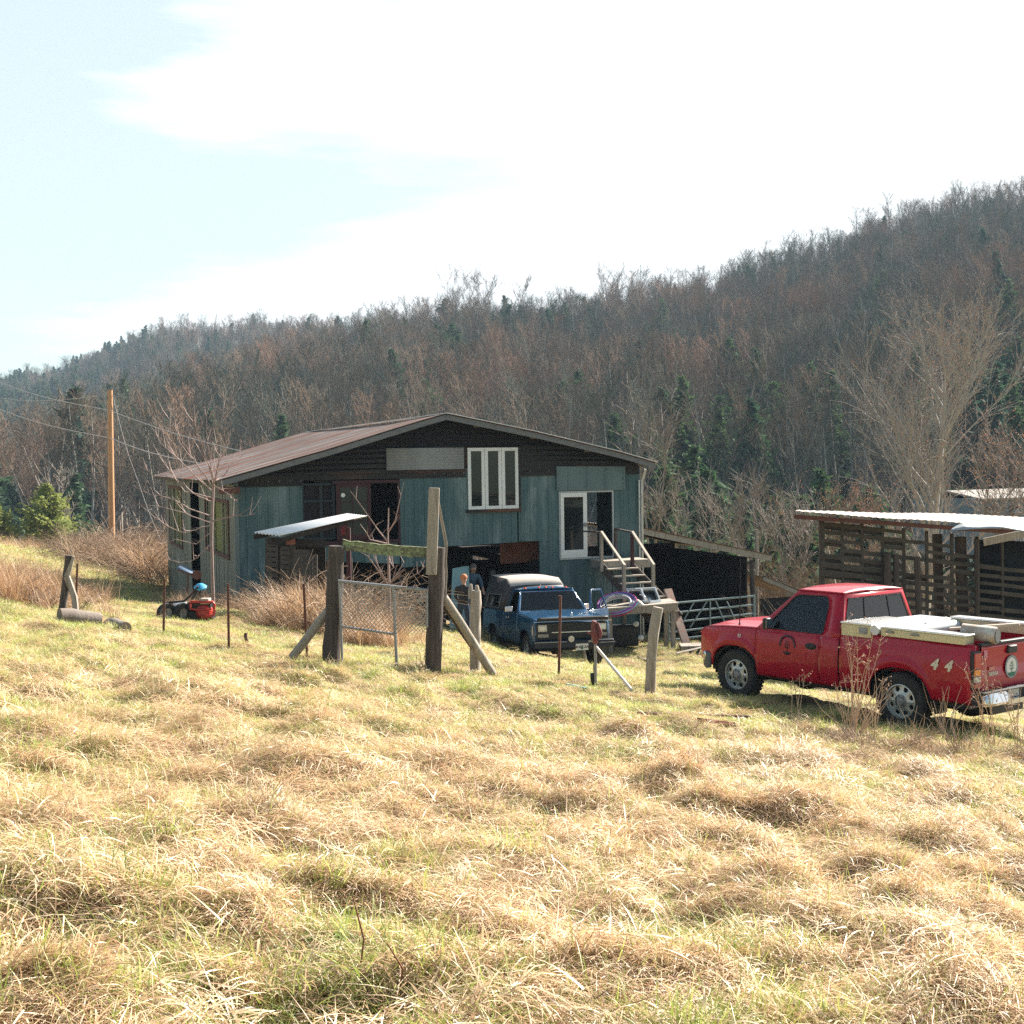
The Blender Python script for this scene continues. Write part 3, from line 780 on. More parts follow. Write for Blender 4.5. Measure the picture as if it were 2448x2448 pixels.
# ------------------------------------------------------------------ barn
BO = Vector((-7.54, 33.5, 0)); BA = math.atan2(.365, .931)
BU = Vector((math.cos(BA), math.sin(BA), 0)); BV = Vector((-math.sin(BA), math.cos(BA), 0))
def gp(px, py, v=0.0):
    """photo pixel on a plane parallel to the gable -> (along, height)"""
    P = at_plane(px, py, BO + BV * v, BV); return (P - BO).dot(BU), P.z
def sp(px, py, u=0.0):
    P = at_plane(px, py, BO + BU * u, BU); return (P - BO).dot(BV), P.z
def bw(u, v, z): return BO + BU * u + BV * v + Vector((0, 0, z))
barn = empty('barn', (BO.x, BO.y, 0), (0, 0, BA), 'old two storey barn with green metal siding, dark wood gable and rusty tin roof', 'barn')
GW = gp(1528, 1200)[0]; LEN = 18.0
def ribbed(mb, quad, pitch=0.30, rib=0.03, depth=0.022, v=0.0, out=-1, fine=0):
    """vertical ribbed sheet on the gable; quad = (u0, u1, zlo0, zlo1, zhi0, zhi1)"""
    u0, u1, a0, a1, b0, b1 = quad
    us = [(u0, 0)]; k = math.ceil(u0 / pitch)
    while k * pitch < u1 - rib:
        c = k * pitch
        if c > u0 + rib: us += [(c - rib, 0), (c - rib * .5, 1), (c + rib * .5, 1), (c + rib, 0)]
        if fine:
            for q in (1, 2):
                cc = c + pitch * q / 3
                if u0 + .02 < cc < u1 - .02: us += [(cc - .012, 0), (cc, 0.4), (cc + .012, 0)]
        k += 1
    us.append((u1, 0)); us.sort()
    lo, hi = [], []
    for u, h in us:
        t = (u - u0) / (u1 - u0)
        lo.append((u, v + out * h * depth, a0 * (1 - t) + a1 * t)); hi.append((u, v + out * h * depth, b0 * (1 - t) + b1 * t))
    mb.grid([lo, hi])
def Q(pl, pr, yl0, yl1, yr0, yr1):
    """siding piece from photo corners: left x, right x, left top/bottom y, right top/bottom y"""
    u0, zt0 = gp(pl, yl0); _, zb0 = gp(pl, yl1); u1, zt1 = gp(pr, yr0); _, zb1 = gp(pr, yr1)
    return (u0, u1, zb0, zb1, zt0, zt1)
mb = MB()
pieces = [Q(564, 722, 1144, 1470, 1144, 1500), Q(722, 955, 1300, 1340, 1292, 1348), Q(955, 1024, 1137, 1357, 1136, 1352), Q(1024, 1117, 1118, 1307, 1119, 1304),
          Q(1117, 1236, 1219, 1304, 1215, 1296), Q(1236, 1339, 1116, 1295, 1116, 1440), Q(1289, 1340, 1293, 1500, 1293, 1500), Q(1341, 1462, 1337, 1500, 1330, 1500),
          Q(1462, 1529, 1116, 1500, 1115, 1500), Q(1339, 1462, 1116, 1176, 1116, 1172)]
pieces[5] = Q(1238, 1290, 1116, 1295, 1116, 1293); pieces.append(Q(1290, 1339, 1116, 1293, 1116, 1293))
for q in pieces: ribbed(mb, q, fine=1)
mb.build('siding', MATS['green_metal'], barn, smooth=0, solid=0.012)
mat('patch_metal', (0.09, 0.135, 0.14), (0.15, 0.20, 0.205), rough=0.45, metal=0.3, scale=1.5, stretch=(1, 1, .3))
mb = MB(); ribbed(mb, Q(1328, 1492, 1115, 1173, 1115, 1171), pitch=0.62, v=-0.075); mb.build('patch_sheet', MATS['patch_metal'], barn, smooth=0, solid=0.006)
mb = MB()
u0, z1 = gp(922, 1071); u1, z0 = gp(1108, 1121); zz = z0; i = 0; rows = []
while zz <= z1: rows.append([(u0, -0.06 - 0.012 * math.cos(i * math.pi / 2), zz), (u1, -0.06 - 0.012 * math.cos(i * math.pi / 2), zz)]); zz += 0.02; i += 1
mb.grid(rows); mb.build('corrugated_panel', mat('panel_grey', (0.30, 0.30, 0.29), (0.22, 0.23, 0.23), rough=0.6, scale=2, stretch=(1, 1, .2)), barn, smooth=60, solid=0.004)
# roof line on the front overhang plane
VO = -0.55
RAKE = [gp(525, 1150, VO), gp(794, 1074, VO), gp(1000, 1010, VO), gp(1067, 991, VO), gp(1285, 1036, VO), gp(1485, 1084, VO), gp(1567, 1108, VO)]
def roofz(u):
    us = [p_[0] for p_ in RAKE]; zs = [p_[1] for p_ in RAKE]
    return float(np.interp(u, us, zs))
UR = RAKE[3][0]
rp_ = MB()
for side in (0, 1):
    seg = RAKE[:4] if side == 0 else RAKE[3:]
    ends = np.array([p_[0] for p_ in seg])
    nv = 190; rows = []
    for k in range(nv + 1):
        v = VO - 0.05 + (LEN + 1.0) * k / nv; off = 0.016 * math.cos(k * math.pi) + 0.03 * (float(vnoise(v / 2.1, side * 5.0 + 1.0, 3)) - 0.5)
        sag = -0.10 * math.sin(math.pi * (v - VO) / (LEN + 1))
        rows.append([(u_, v, roofz(u_) + off + sag * (0.2 + 0.8 * (1 - abs(u_ - UR) / 7)) + 0.02) for u_ in np.linspace(ends[0], ends[-1], 10)])
    if side: rp_.mi = 0
    rp_.grid(rows)
rp_.build('roof', MATS['rusty_roof'], barn, smooth=0, solid=0.012)
mb = MB()      # ridge cap
mb.bar((UR, VO - .06, RAKE[3][1] + .03), (UR, LEN + .4, RAKE[3][1] + .0), 0.22, 0.02); mb.build('ridge_cap', MATS['galvanised'], barn)
mb = MB()
for a, b in zip(RAKE[:-1], RAKE[1:]): mb.bar((a[0], VO, a[1] - .075), (b[0], VO, b[1] - .075), 0.04, 0.15, up=(0, 0, 1))
mb.build('fascia', mat('fascia_grey', (0.13, 0.135, 0.14), (0.20, 0.20, 0.20), rough=0.85, scale=4, stretch=(1, 3, 3)), barn, bevel=0.004)
e_ = [(a, b) for a, b in RAKE[3:]]
mb = MB()
for a, b in zip(e_[:-1], e_[1:]): mb.bar((a[0], VO - .04, a[1] + .045), (b[0] + .02, VO - .04, b[1] + .045), 0.10, 0.022)
mb.build('rake_glint_strip', MATS['rim_glint'], barn)  # bright strip added along the right rake as its sun-caught edge
mb = MB()      # rafter tails and purlins under the overhang
for k in range(8):
    u_ = np.interp(k / 7, [0, 1], [RAKE[0][0] + .3, RAKE[-1][0] - .3]); mb.bar((u_, VO + .02, roofz(u_) - .10), (u_, 0.2, roofz(u_) - .10), 0.05, 0.10)
for k in range(24):
    v = 0.3 + k * 0.78; mb.bar((RAKE[0][0] + .05, v, RAKE[0][1] - .07), (0.3, v, roofz(.3) - .07), 0.05, 0.12)
    mb.bar((GW - .2, v, roofz(GW - .2) - .07), (RAKE[-1][0] - .05, v, RAKE[-1][1] - .07), 0.05, 0.12)
mb.build('rafter', MATS['grey_wood'], barn)
mb = MB()      # dark lap boards of the gable
ztop = RAKE[3][1]; z = -2.6; holes = []
win = (gp(1113, 1145)[0], gp(1240, 1145)[0], gp(1180, 1219)[1], gp(1180, 1068)[1])
lo_l = gp(722, 1145)[0]; lo_r = gp(955, 1145)[0]
zl = gp(640, 1146)[1]; zm = gp(990, 1137)[1]; zr = gp(1400, 1118)[1]
while z < ztop:
    lz = z + .17
    # u-range below the roof
    us = np.linspace(0.0, GW, 240); ok = np.array([roofz(u_) - .05 > z for u_ in us])
    segs = []; st = None
    for i, u_ in enumerate(us):
        if u_ < lo_l: bot = zl - .12
        elif u_ < lo_r: bot = gp(840, 1152)[1]
        elif u_ < gp(1024, 1130)[0]: bot = zm - .12
        else: bot = zr - .14
        inside = ok[i] and z > bot - .08 and not (win[0] < u_ < win[1] and z < win[3] and lz > win[2])
        if inside and st is None: st = u_
        if (not inside or i == len(us) - 1) and st is not None:
            if u_ - st > .05: segs.append((st, u_))
            st = None
    for a, b in segs:
        ta = min(lz, roofz(a) - .02); tb = min(lz, roofz(b) - .02)
        j = random.uniform(-.008, .008)
        mb.add([(a, -.045 + j, z), (b, -.045 + j, z), (b, -.012, max(tb, z + .001)), (a, -.012, max(ta, z + .001)), (a, 0.0, z), (b, 0.0, z)], [(0, 1, 2, 3), (4, 5, 1, 0)])
    z += .155
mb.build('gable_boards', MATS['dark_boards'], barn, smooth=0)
mb = MB(); mb.add([(0.02, .03, zl - .2), (GW - .02, .03, zr - .2), (GW - .02, .03, roofz(GW - .02) - .05), (UR, .03, ztop - .06), (0.02, .03, roofz(.02) - .05)], [(0, 1, 2, 3, 4)])
# leave the big window free: backing in two pieces
mb = MB()
for a, b in ((0.02, win[0]), (win[1], GW - .02)):
    n_ = 12; us = np.linspace(a, b, n_)
    lo = [(u_, .05, (gp(840, 1152)[1] if lo_l < u_ < lo_r else (zl if u_ < lo_l else zr)) - .02) for u_ in us]; hi = [(u_, .05, max(roofz(u_) - .04, zr)) for u_ in us]
    mb.grid([lo, hi])
mb.grid([[(win[0], .05, win[3]), (win[1], .05, win[3])], [(win[0], .05, roofz(win[0]) - .04), (win[1], .05, roofz(win[1]) - .04)]])
mb.build('gable_backing', MATS['inside_shade'], barn, smooth=0)
# left long wall of loose planks with gaps and yellow panels added to stand for daylight
rd = random.Random(5)
mb = MB(); v = 0.0
zt = RAKE[0][1] - .12
wins = [(sp(408, 1200)[0], sp(436, 1200)[0], sp(420, 1300)[1], sp(420, 1165)[1]), (sp(495, 1200)[0], sp(548, 1200)[0], sp(520, 1320)[1], sp(520, 1195)[1])]
doorgap = (sp(458, 1200)[0], sp(478, 1200)[0])
while v < LEN:
    w_ = rd.uniform(.13, .2)
    if not (min(doorgap) < v < max(doorgap)):
        x_ = rd.uniform(-.02, .0); parts_ = [(-3.2 - 0.09 * v, zt)]
        for a, b, c, d in wins:
            if min(a, b) < v < max(a, b) and rd.random() < .62: parts_ = [(-3.2 - 0.09 * v, c), (d, zt)]
        for a, b in parts_: mb.box(x_ - .022, x_, v, v + w_ - rd.choice((.004, .01, .02)), a, b)
    v += w_
mb.build('plank_wall', MATS['old_planks'], barn)
for a, b, c, d in wins:
    f = MB(); lo_, hi_ = min(a, b) - .1, max(a, b) + .1
    for zz in (c, d): f.box(-.07, -.025, lo_, hi_, zz - .05, zz + .05)
    for vv in (lo_, hi_): f.box(-.072, -.024, vv - .06, vv + .06, c - .052, d + .052)
    fo = f.build('window_frame', MATS['rust_dark'], barn)
    g = MB(); g.box(.03, .036, lo_, hi_, c, d); g.build('daylight_panel', MATS['daylight_yellow'], barn)  # added panel that imitates daylight showing through the planks
# right wall, rear wall, floors
mb = MB(); rows = []
def wall_right(mb, v0, v1, z0_, z1_): mb.box(GW - .02, GW, v0, v1, z0_, z1_)
ze = roofz(GW) - .12
wall_right(mb, 0, 3.0, -4.6, ze); wall_right(mb, 3.0, 5.0, -4.6, -2.6); wall_right(mb, 5.0, 8.5, -4.6, ze); wall_right(mb, 8.5, 11, -4.6, -2.6); wall_right(mb, 11, 13.5, -4.6, ze); wall_right(mb, 13.5, 15.5, -4.6, -2.6); wall_right(mb, 15.5, LEN, -4.6, ze)
mb.build('side_wall', MATS['green_metal'], barn)
mb = MB(); us = np.linspace(0, GW, 14); mb.grid([[(u_, LEN, -5) for u_ in us], [(u_, LEN, roofz(u_) - .1) for u_ in us]]); mb.build('rear_wall', MATS['dark_boards'], barn)
zf = gp(1400, 1334)[1]
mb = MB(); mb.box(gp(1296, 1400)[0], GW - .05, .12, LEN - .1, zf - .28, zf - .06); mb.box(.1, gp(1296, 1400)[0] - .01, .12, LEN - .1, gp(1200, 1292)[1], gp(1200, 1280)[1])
mb.build('upper_floor', MATS['inside_shade'], barn)
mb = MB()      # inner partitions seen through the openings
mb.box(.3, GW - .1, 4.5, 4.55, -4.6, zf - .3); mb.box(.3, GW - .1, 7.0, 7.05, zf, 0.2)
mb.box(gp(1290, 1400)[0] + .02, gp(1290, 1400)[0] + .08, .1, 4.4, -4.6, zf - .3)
mb.build('partition', MATS['inside_shade'], barn)
mb = MB()
a, z1 = gp(1195, 1300, 0.9); b, z0 = gp(1290, 1345, .9); ribbed(mb, (a, b, z0, z0 + .05, z1, z1 + .05), v=.9, pitch=.2, fine=1); mb.build('rusty_sheet', MATS['rust'], barn, smooth=0, solid=.004)
mb = MB()
for px in (960, 1060, 1180): mb.box(gp(px, 1400, .3)[0] - .07, gp(px, 1400, .3)[0] + .07, .3, .45, -4.6, zf - .28)
mb.build('support_post', MATS['dark_post'], barn)
# white triple window
def wframe(parent, u0, u1, z0, z1, w=.06, d=.05, v=-.035, material=None, name='frame'):
    f = MB(); f.box(u0, u1, v - d / 2, v + d / 2, z0, z0 + w); f.box(u0, u1, v - d / 2, v + d / 2, z1 - w, z1)
    f.box(u0, u0 + w, v - d / 2, v + d / 2, z0 + w, z1 - w); f.box(u1 - w, u1, v - d / 2, v + d / 2, z0 + w, z1 - w)
    return f.build(name, material or MATS['white_paint'], parent, bevel=.006)
u0, u1, z0, z1 = gp(1116, 1070)[0], gp(1237, 1070)[0], gp(1180, 1217)[1], gp(1180, 1070)[1]
for k in range(3):
    a = u0 + (u1 - u0) * k / 3; b = u0 + (u1 - u0) * (k + 1) / 3
    f = wframe(barn, a + .004, b - .004, z0, z1, w=.10, name='window')
    g = MB(); g.box(a + .1, b - .1, -.036, -.03, z0 + .1, z1 - .1); g.build('pane', MATS['glass_dark'], f)
mb = MB(); mb.box(u0 - .06, u1 + .07, -.10, .0, z0 - .09, z0 - .01); mb.box(u1 + .01, u1 + .07, -.06, 0, z0, z1 + .04); mb.build('window_sill', MATS['dark_boards'], barn)
# double glass door: one white leaf, one open
u0, u1, u2, z0, z1 = gp(1339, 1250)[0], gp(1402, 1250)[0], gp(1463, 1250)[0], gp(1370, 1333)[1], gp(1370, 1178)[1]
dr = empty('door'); dr.parent = barn; dr.location = (u0, 0, z0)
W_d = u1 - u0; H_d = z1 - z0
f = MB(); f.box(0, W_d, -.06, -.02, 0, .24); f.box(0, W_d, -.06, -.02, H_d - .13, H_d); f.box(0, .11, -.06, -.02, .24, H_d - .13); f.box(W_d - .13, W_d, -.06, -.02, .24, H_d - .13)
f.build('door_leaf', MATS['white_paint'], dr, bevel=.005)
g = MB(); g.box(.11, W_d - .13, -.043, -.037, .24, H_d - .13); g.build('door_glass', MATS['glass_dark'], dr)
g = MB(); g.box(W_d - .11, W_d - .02, -.085, -.06, .93, 1.05); g.tube([(W_d - .06, -.085, .99), (W_d - .06, -.13, .99), (W_d - .17, -.13, .99)], .012, n=6); g.build('handle', MATS['dull_steel'], dr)
mb = MB(); mb.box(u0 - .045, u2 + .045, -.04, .01, z1, z1 + .05); mb.box(u2, u2 + .045, -.04, .01, z0, z1); mb.box(u0 - .045, u0, -.04, .01, z0, z1); mb.box(u0 - .04, u2 + .045, -.05, .10, z0 - .05, z0)
mb.build('door_frame', mat('frame_grey', (0.42, 0.43, 0.44), rough=.5, metal=.3), barn)
# old window and maroon sliding door to the left
za, zb = gp(760, 1290)[1], gp(760, 1155)[1]
f = MB()
for px in (724, 768, 798): u_ = gp(px, 1200)[0]; f.box(u_ - .04, u_ + .04, .03, .07, za, zb)
for py in (1158, 1198, 1245, 1288): z_ = gp(760, py)[1]; f.box(lo_l, gp(800, 1200)[0], .02, .06, z_ - .03, z_ + .03)
fo = f.build('old_window', mat('blue_grey_wood', (0.035, 0.045, 0.05), rough=.9), barn)
g = MB(); g.box(lo_l, gp(800, 1200)[0], .075, .08, za, zb); g.build('pane', MATS['inside_shade'], fo)
sd0, sd1 = gp(803, 1200)[0], gp(886, 1200)[0]; z0 = gp(850, 1290)[1]; z1 = gp(850, 1156)[1]
so = empty('sliding_door'); so.parent = barn; so.location = (sd0, 0, z0); ww, hh = sd1 - sd0, z1 - z0
f = MB()
for a, b, c, d in ((0, ww, 0, .14), (0, ww, hh - .10, hh), (0, .12, .14, hh - .1), (ww - .10, ww, .14, hh - .1)): f.box(a, b, -.05, -.01, c, d)
for k in (1, 2): f.box(.12, ww - .1, -.045, -.015, hh * k / 3 - .015, hh * k / 3 + .015)
f.box(ww * .45, ww * .45 + .03, -.046, -.014, .14, hh - .1); f.build('door_leaf', MATS['maroon_wood'], so)
g = MB(); g.box(.12, ww - .1, -.03, -.026, .14, hh - .1); g.build('door_glass', MATS['glass_dark'], so)
g = MB(); g.lathe([(0.0, 0), (.06, 0), (.06, .006), (0, .006)], (.2, -.031, hh - .32), (0, -1, 0), n=14); g.build('sticker', MATS['white_paint'], so)
mb = MB(); u_ = gp(955, 1200)[0]; mb.box(sd0 - .1, u_, -.07, .0, z1, z1 + .09); mb.box(u_ - .06, u_, -.06, -.01, z0 - .2, z1); mb.box(lo_l, u_, -.07, .0, z0 - .13, z0 - .02); mb.build('opening_trim', MATS['maroon_wood'], barn)
# gutter and downspout at the right corner
mb = MB(); e = RAKE[-1]; mb.tube([(e[0] - .15, VO + .4, e[1] - .17), (GW + .12, -.10, e[1] - .34), (GW + .06, -.06, e[1] - .55), (GW + .06, -.06, -4.4)], .045, n=8)
mb.tube([(GW - .04, -.08, e[1] - .5), (GW - .04, -.08, -4.4)], .03, n=8); mb.build('downspout', MATS['galvanised'], barn, smooth=60)
mb = MB(); e = RAKE[0]
mb.box(e[0] + .02, .05, VO + .1, .02, e[1] - .35, e[1] - .17); mb.build('eave_board', MATS['rust_dark'], barn)
mb = MB(); mb.box(-.05, .06, -.06, .05, -3.0, roofz(0) - .1); mb.build('corner_board', mat('corner_grey', (0.16, 0.19, 0.18), rough=.8), barn)

# ------------------------------------------------------------------ lean-to on the right of the barn
lt = empty('lean_to', tuple(bw(GW, 0, 0)), (0, 0, BA), 'dark open lean-to with a rusty sloping roof on the right side of the barn', 'lean-to')
VL = 0.2
def gl(px, py, v=VL): u_, z_ = gp(px, py, v); return u_ - GW, z_
a = gl(1536, 1262); b = gl(1843, 1327)
mb = MB(); rows = []
for k in range(61):
    v = VL - .1 + 6.0 * k / 60; rows.append([(a[0], v, a[1] + .012 * math.cos(k * math.pi)), (b[0], v, b[1] + .012 * math.cos(k * math.pi))])
mb.grid(rows); mb.build('roof', MATS['rusty_roof'], lt, smooth=0, solid=.01)
mb = MB(); mb.bar((a[0], VL - .03, a[1] - .11), (b[0], VL - .03, b[1] - .11), .05, .18); mb.build('roof_beam', MATS['grey_wood'], lt)
mb = MB()
c = gl(1800, 1340); d = gl(1812, 1480); mb.tube([(c[0], VL + .1, c[1]), (c[0] + .05, VL + .1, (c[1] + d[1]) / 2), (d[0], VL + .1, d[1] - .6)], [.075, .085, .09], n=8, jit=.08); mb.build('post', MATS['dark_post'], lt)
mb = MB(); c = gl(1805, 1265, 5.5); mb.tube([(c[0], 5.4, c[1]), (c[0], 5.4, -5.2)], .07, n=7); mb.build('post', MATS['grey_wood'], lt)
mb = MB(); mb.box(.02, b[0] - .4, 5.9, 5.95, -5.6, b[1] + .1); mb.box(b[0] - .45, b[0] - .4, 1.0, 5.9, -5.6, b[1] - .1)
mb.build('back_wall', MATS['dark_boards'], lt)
# lower roof behind it
lr = empty('low_shed', tuple(bw(GW, 0, 0)), (0, 0, BA), 'low rusty shed roof stepping down behind the lean-to, above the red pickup hood', 'shed')
a = gl(1822, 1376, 1.6); b = gl(1935, 1422, 1.6)
mb = MB(); rows = []
for k in range(31): v = 1.5 + 3.5 * k / 30; rows.append([(a[0], v, a[1] + .012 * math.cos(k * math.pi)), (b[0], v, b[1] + .012 * math.cos(k * math.pi))])
mb.grid(rows); mb.build('roof', MATS['rusty_roof'], lr, smooth=0, solid=.01)
mb = MB(); mb.bar((a[0], 1.55, a[1] - .09), (b[0], 1.55, b[1] - .09), .05, .14); mb.build('roof_beam', MATS['grey_wood'], lr)
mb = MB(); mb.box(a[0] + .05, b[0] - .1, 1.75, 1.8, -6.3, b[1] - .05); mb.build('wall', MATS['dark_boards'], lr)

# ------------------------------------------------------------------ little shed of pallets with the bright tin roof, left front
zs = 27.5
def sh(px, py, d): return at_depth(px, py, d)
hs = empty('pallet_hutch', (0, 0, 0), label='small hutch of weathered pallets under a shiny corrugated roof against the barn', cat='hutch')
A = sh(673, 1281, 26.9); B = sh(878, 1234, 27.2); A2 = sh(608, 1273, 28.6); B2 = sh(831, 1228.5, 29.1)
mb = MB(); rows = []
for k in range(33):
    t = k / 32; o_ = Vector((0, 0, .016 * (1 if k % 4 < 2 else -1)))
    a_ = A.lerp(A2, t) + o_; b_ = B.lerp(B2, t) + o_; rows.append([a_, a_.lerp(b_, .5), b_])
mb.grid(rows)
mb.build('roof', mat('bright_tin', (0.80, 0.80, 0.80), (0.70, 0.70, 0.71), rough=.30, metal=.55, scale=2), hs, smooth=30, solid=.006)
mb = MB(); mb.bar(A + Vector((0, .05, -.09)), B + Vector((-.3, .05, -.09)), .05, .10); mb.build('roof_beam', MATS['dark_boards'], hs)
mb = MB(); mb.bar(A2 + Vector((0, -.1, -.10)), B2 + Vector((0, -.1, -.10)), .05, .12); mb.build('roof_beam', MATS['dark_boards'], hs)
mb = MB(); mb.bar(sh(640, 1292, 27.1), sh(780, 1300, 27.3), .04, .16)
mb.build('roof_beam', MATS['dark_boards'], hs)
for px, d in ((642, 27.6), (700, 27.2), (832, 27.4), (640, 28.5)):
    mb = MB(); t_ = sh(px, 1262 if px > 800 else 1285, d); mb.box(t_.x - .05, t_.x + .05, t_.y - .05, t_.y + .05, h1(t_.x, t_.y) - .1, t_.z); mb.build('post', MATS['maroon_wood'] if px > 800 else MATS['pallet_wood'], hs)
mb = MB(); rd = random.Random(3)
for px0, px1, n_, y0, y1 in ((637, 662, 8, 1300, 1400), (672, 692, 8, 1310, 1400), (700, 738, 9, 1318, 1408), (745, 756, 7, 1330, 1410)):
    for k in range(n_):
        py = y0 + (y1 - y0) * k / n_; a_ = sh(px0, py, 27.1); b_ = sh(px1, py + 1, 27.15); mb.bar(a_, b_, .02, .085)
    for px in (px0, px1): mb.bar(sh(px, y0 - 4, 27.17), sh(px, y1 + 12, 27.17), .05, .05)
mb.build('pallet_wall', MATS['pallet_wood'], hs)
mb = MB(); a_ = sh(640, 1300, 28.6); b_ = sh(780, 1420, 28.6); mb.box(a_.x, b_.x, 28.6, 28.65, b_.z, a_.z); mb.build('back_panel', MATS['inside_shade'], hs)
mb = MB(); a_ = sh(684, 1288, 27.0); b_ = sh(706, 1302, 27.0); mb.box(a_.x, b_.x, 26.98, 27.02, b_.z, a_.z); mb.build('rust_patch', MATS['rust'], hs)

# ------------------------------------------------------------------ stairs to the white door
st = empty('wooden_staircase', (0, 0, 0), label='open wooden staircase with two handrails climbing to the white glass door', cat='staircase')
LZ = zf - .03
vfront = 1.35
mb = MB()
ua, ub = gp(1416, 1335, -.2)[0], gp(1522, 1335, -.2)[0]
for k in range(6): v = -.06 - k * .16; mb.box(ua, ub, -(.06 + k * .16 + .15), v, LZ - .04, LZ)
def lw(o, u, v, z): return bw(u, v, z)
class LB(MB):
    def lb(s, u0, u1, v0, v1, z0, z1):
        vs = [bw(u, v, z) for z in (z0, z1) for u, v in ((u0, v0), (u1, v0), (u1, v1), (u0, v1))]
        s.add(vs, [(0, 3, 2, 1), (4, 5, 6, 7), (0, 1, 5, 4), (1, 2, 6, 5), (2, 3, 7, 6), (3, 0, 4, 7)])
dz = 0.0
mb = LB(); ld = 1.0
for k in range(6): mb.lb(ua, ub, -(.06 + k * .165 + .155), -(.06 + k * .165), LZ - .04, LZ + random.uniform(0, .005))
mb.build('landing', MATS['fresh_lumber'], st)
mb = LB(); mb.lb(ua - .02, ub + .02, -ld - .07, -ld - .03, LZ - .24, LZ - .045); mb.lb(ua + .02, ua + .07, -ld - .02, -.05, LZ - .24, LZ - .045); mb.lb(ub - .07, ub - .02, -ld - .02, -.05, LZ - .24, LZ - .045); mb.build('joist', MATS['grey_wood'], st)
n_st = 7; rise = .205; run = .27; us1, us2 = gp(1449, 1355, -1.2)[0], gp(1523, 1355, -1.2)[0]; nx = (us1 + us2) / 2 - .13; hw = (us2 - us1) / 2
# the flight drifts to the right as it comes down
def sc_(k): return nx + 0.13 * k
for k in range(1, n_st + 1):
    mb = LB(); v1 = -ld - .07 - (k - 1) * run * .6; zt_ = LZ - rise * k
    mb.lb(sc_(k) - hw, sc_(k) + hw, v1 - .27, v1, zt_ - .04, zt_); mb.build('tread', MATS['fresh_lumber'], st)
mb = MB()
for s_ in (-1, 1):
    p0 = bw(sc_(0) + s_ * (hw - .03), -ld - .0, LZ - .12); p1 = bw(sc_(n_st + .8) + s_ * (hw - .03), -ld - .07 - (n_st + .3) * run * .6, LZ - rise * (n_st + 1.0))
    mb.bar(p0, p1, .045, .25)
mb.build('stringer', MATS['dark_post'], st)
def stpost(u, v, z0, z1, m_='grey_wood', w=.09):
    mb = LB(); mb.lb(u - w / 2, u + w / 2, v - w / 2, v + w / 2, z0, z1); mb.build('post', MATS[m_], st, bevel=.004)
zg = -4.55
tpL = at_plane(1437, 1272, bw(0, -ld - .12, 0), BV); tuL = (tpL - BO).dot(BU)
stpost(tuL, -ld - .12, LZ - .3, tpL.z); 
tpR = at_plane(1511, 1272, bw(0, -ld - .12, 0), BV); tuR = (tpR - BO).dot(BU)
stpost(tuR, -ld - .12, LZ - .3, tpR.z, 'maroon_wood')
vb = -ld - .07 - 5.2 * run * .6
bpL = at_plane(1491, 1350, bw(0, vb, 0), BV); buL = (bpL - BO).dot(BU); stpost(buL, vb, zg - .4, bpL.z)
bpR = at_plane(1561, 1349, bw(0, vb, 0), BV); buR = (bpR - BO).dot(BU); stpost(buR, vb, zg - .4, bpR.z)
for a_, b_ in ((tpL, bpL), (tpR, bpR)):
    mb = MB(); mb.bar(a_ + Vector((0, 0, .02)), b_ + (b_ - a_).normalized() * .05 + Vector((0, 0, .02)), .10, .045); mb.build('handrail', MATS['fresh_lumber'], st, bevel=.004)
mb = MB(); mb.bar(tpL, at_plane(1395, 1270, bw(0, -.25, 0), BV), .09, .045); mb.build('handrail', MATS['dark_post'], st)
mb = MB(); mb.bar(tpR, at_plane(1471, 1264, bw(0, -.25, 0), BV), .09, .045); mb.build('handrail', MATS['dark_post'], st)
p_ = at_plane(1471, 1264, bw(0, -.25, 0), BV); stpost((p_ - BO).dot(BU), -.25, LZ, p_.z, 'dark_post', .08)

# ------------------------------------------------------------------ pallet shed at the right
ps = empty('pallet_shed', (0, 0, 0), label='slatted shed of grey pallets with a wavy tin roof behind the red pickup', cat='shed')
ZP = 27.0
def pd(px): return 26.2 + (px - 1966) * .0012   # the wall runs slightly away to the right
PL = lambda px, py, dd=0.0: at_depth(px, py, pd(px) + dd)
mb = MB()
rd = random.Random(11)
xs_ = [1967, 2013, 2060, 2109, 2160, 2215, 2275, 2335, 2395, 2460, 2530]
top = lambda px: 1245 + (px - 1966) * .117
for j in range(len(xs_) - 1):
    for k in range(13):
        if j > 3 and k in (0,): continue
        if j > 6 and k < 3: continue
        y0 = top(xs_[j]) + 19.5 * k + 6; y1 = top(xs_[j + 1]) + 19.5 * k + 6
        if rd.random() < .10: continue
        wj = rd.uniform(.07, .10) * (1.35 if (j < 2 and k > 3) else 1)
        a_ = PL(xs_[j] - 3, y0 + rd.uniform(-1.5, 1.5)); b_ = PL(xs_[j + 1] + 3, y1 + rd.uniform(-1.5, 1.5))
        a_.y += rd.uniform(-.012, .012); b_.y = b_.y + rd.uniform(-.012, .012)
        mb.bar(a_, b_, .018, wj)
        if rd.random() < .5 and j < 5:
            a_ = PL(xs_[j] - 3, y0 + 9, .10); b_ = PL(xs_[j + 1] + 3, y1 + 9, .10); mb.bar(a_, b_, .018, .075)
mb.build('slat_wall', MATS['pallet_wood'], ps)
mb = MB()
for px in xs_: mb.bar(PL(px, top(px) - 5, .05), PL(px + 2, top(px) + 262, .05), .05, .09, up=(0, 1, 0))
mb.build('pallet_stud', MATS['pallet_wood'], ps)
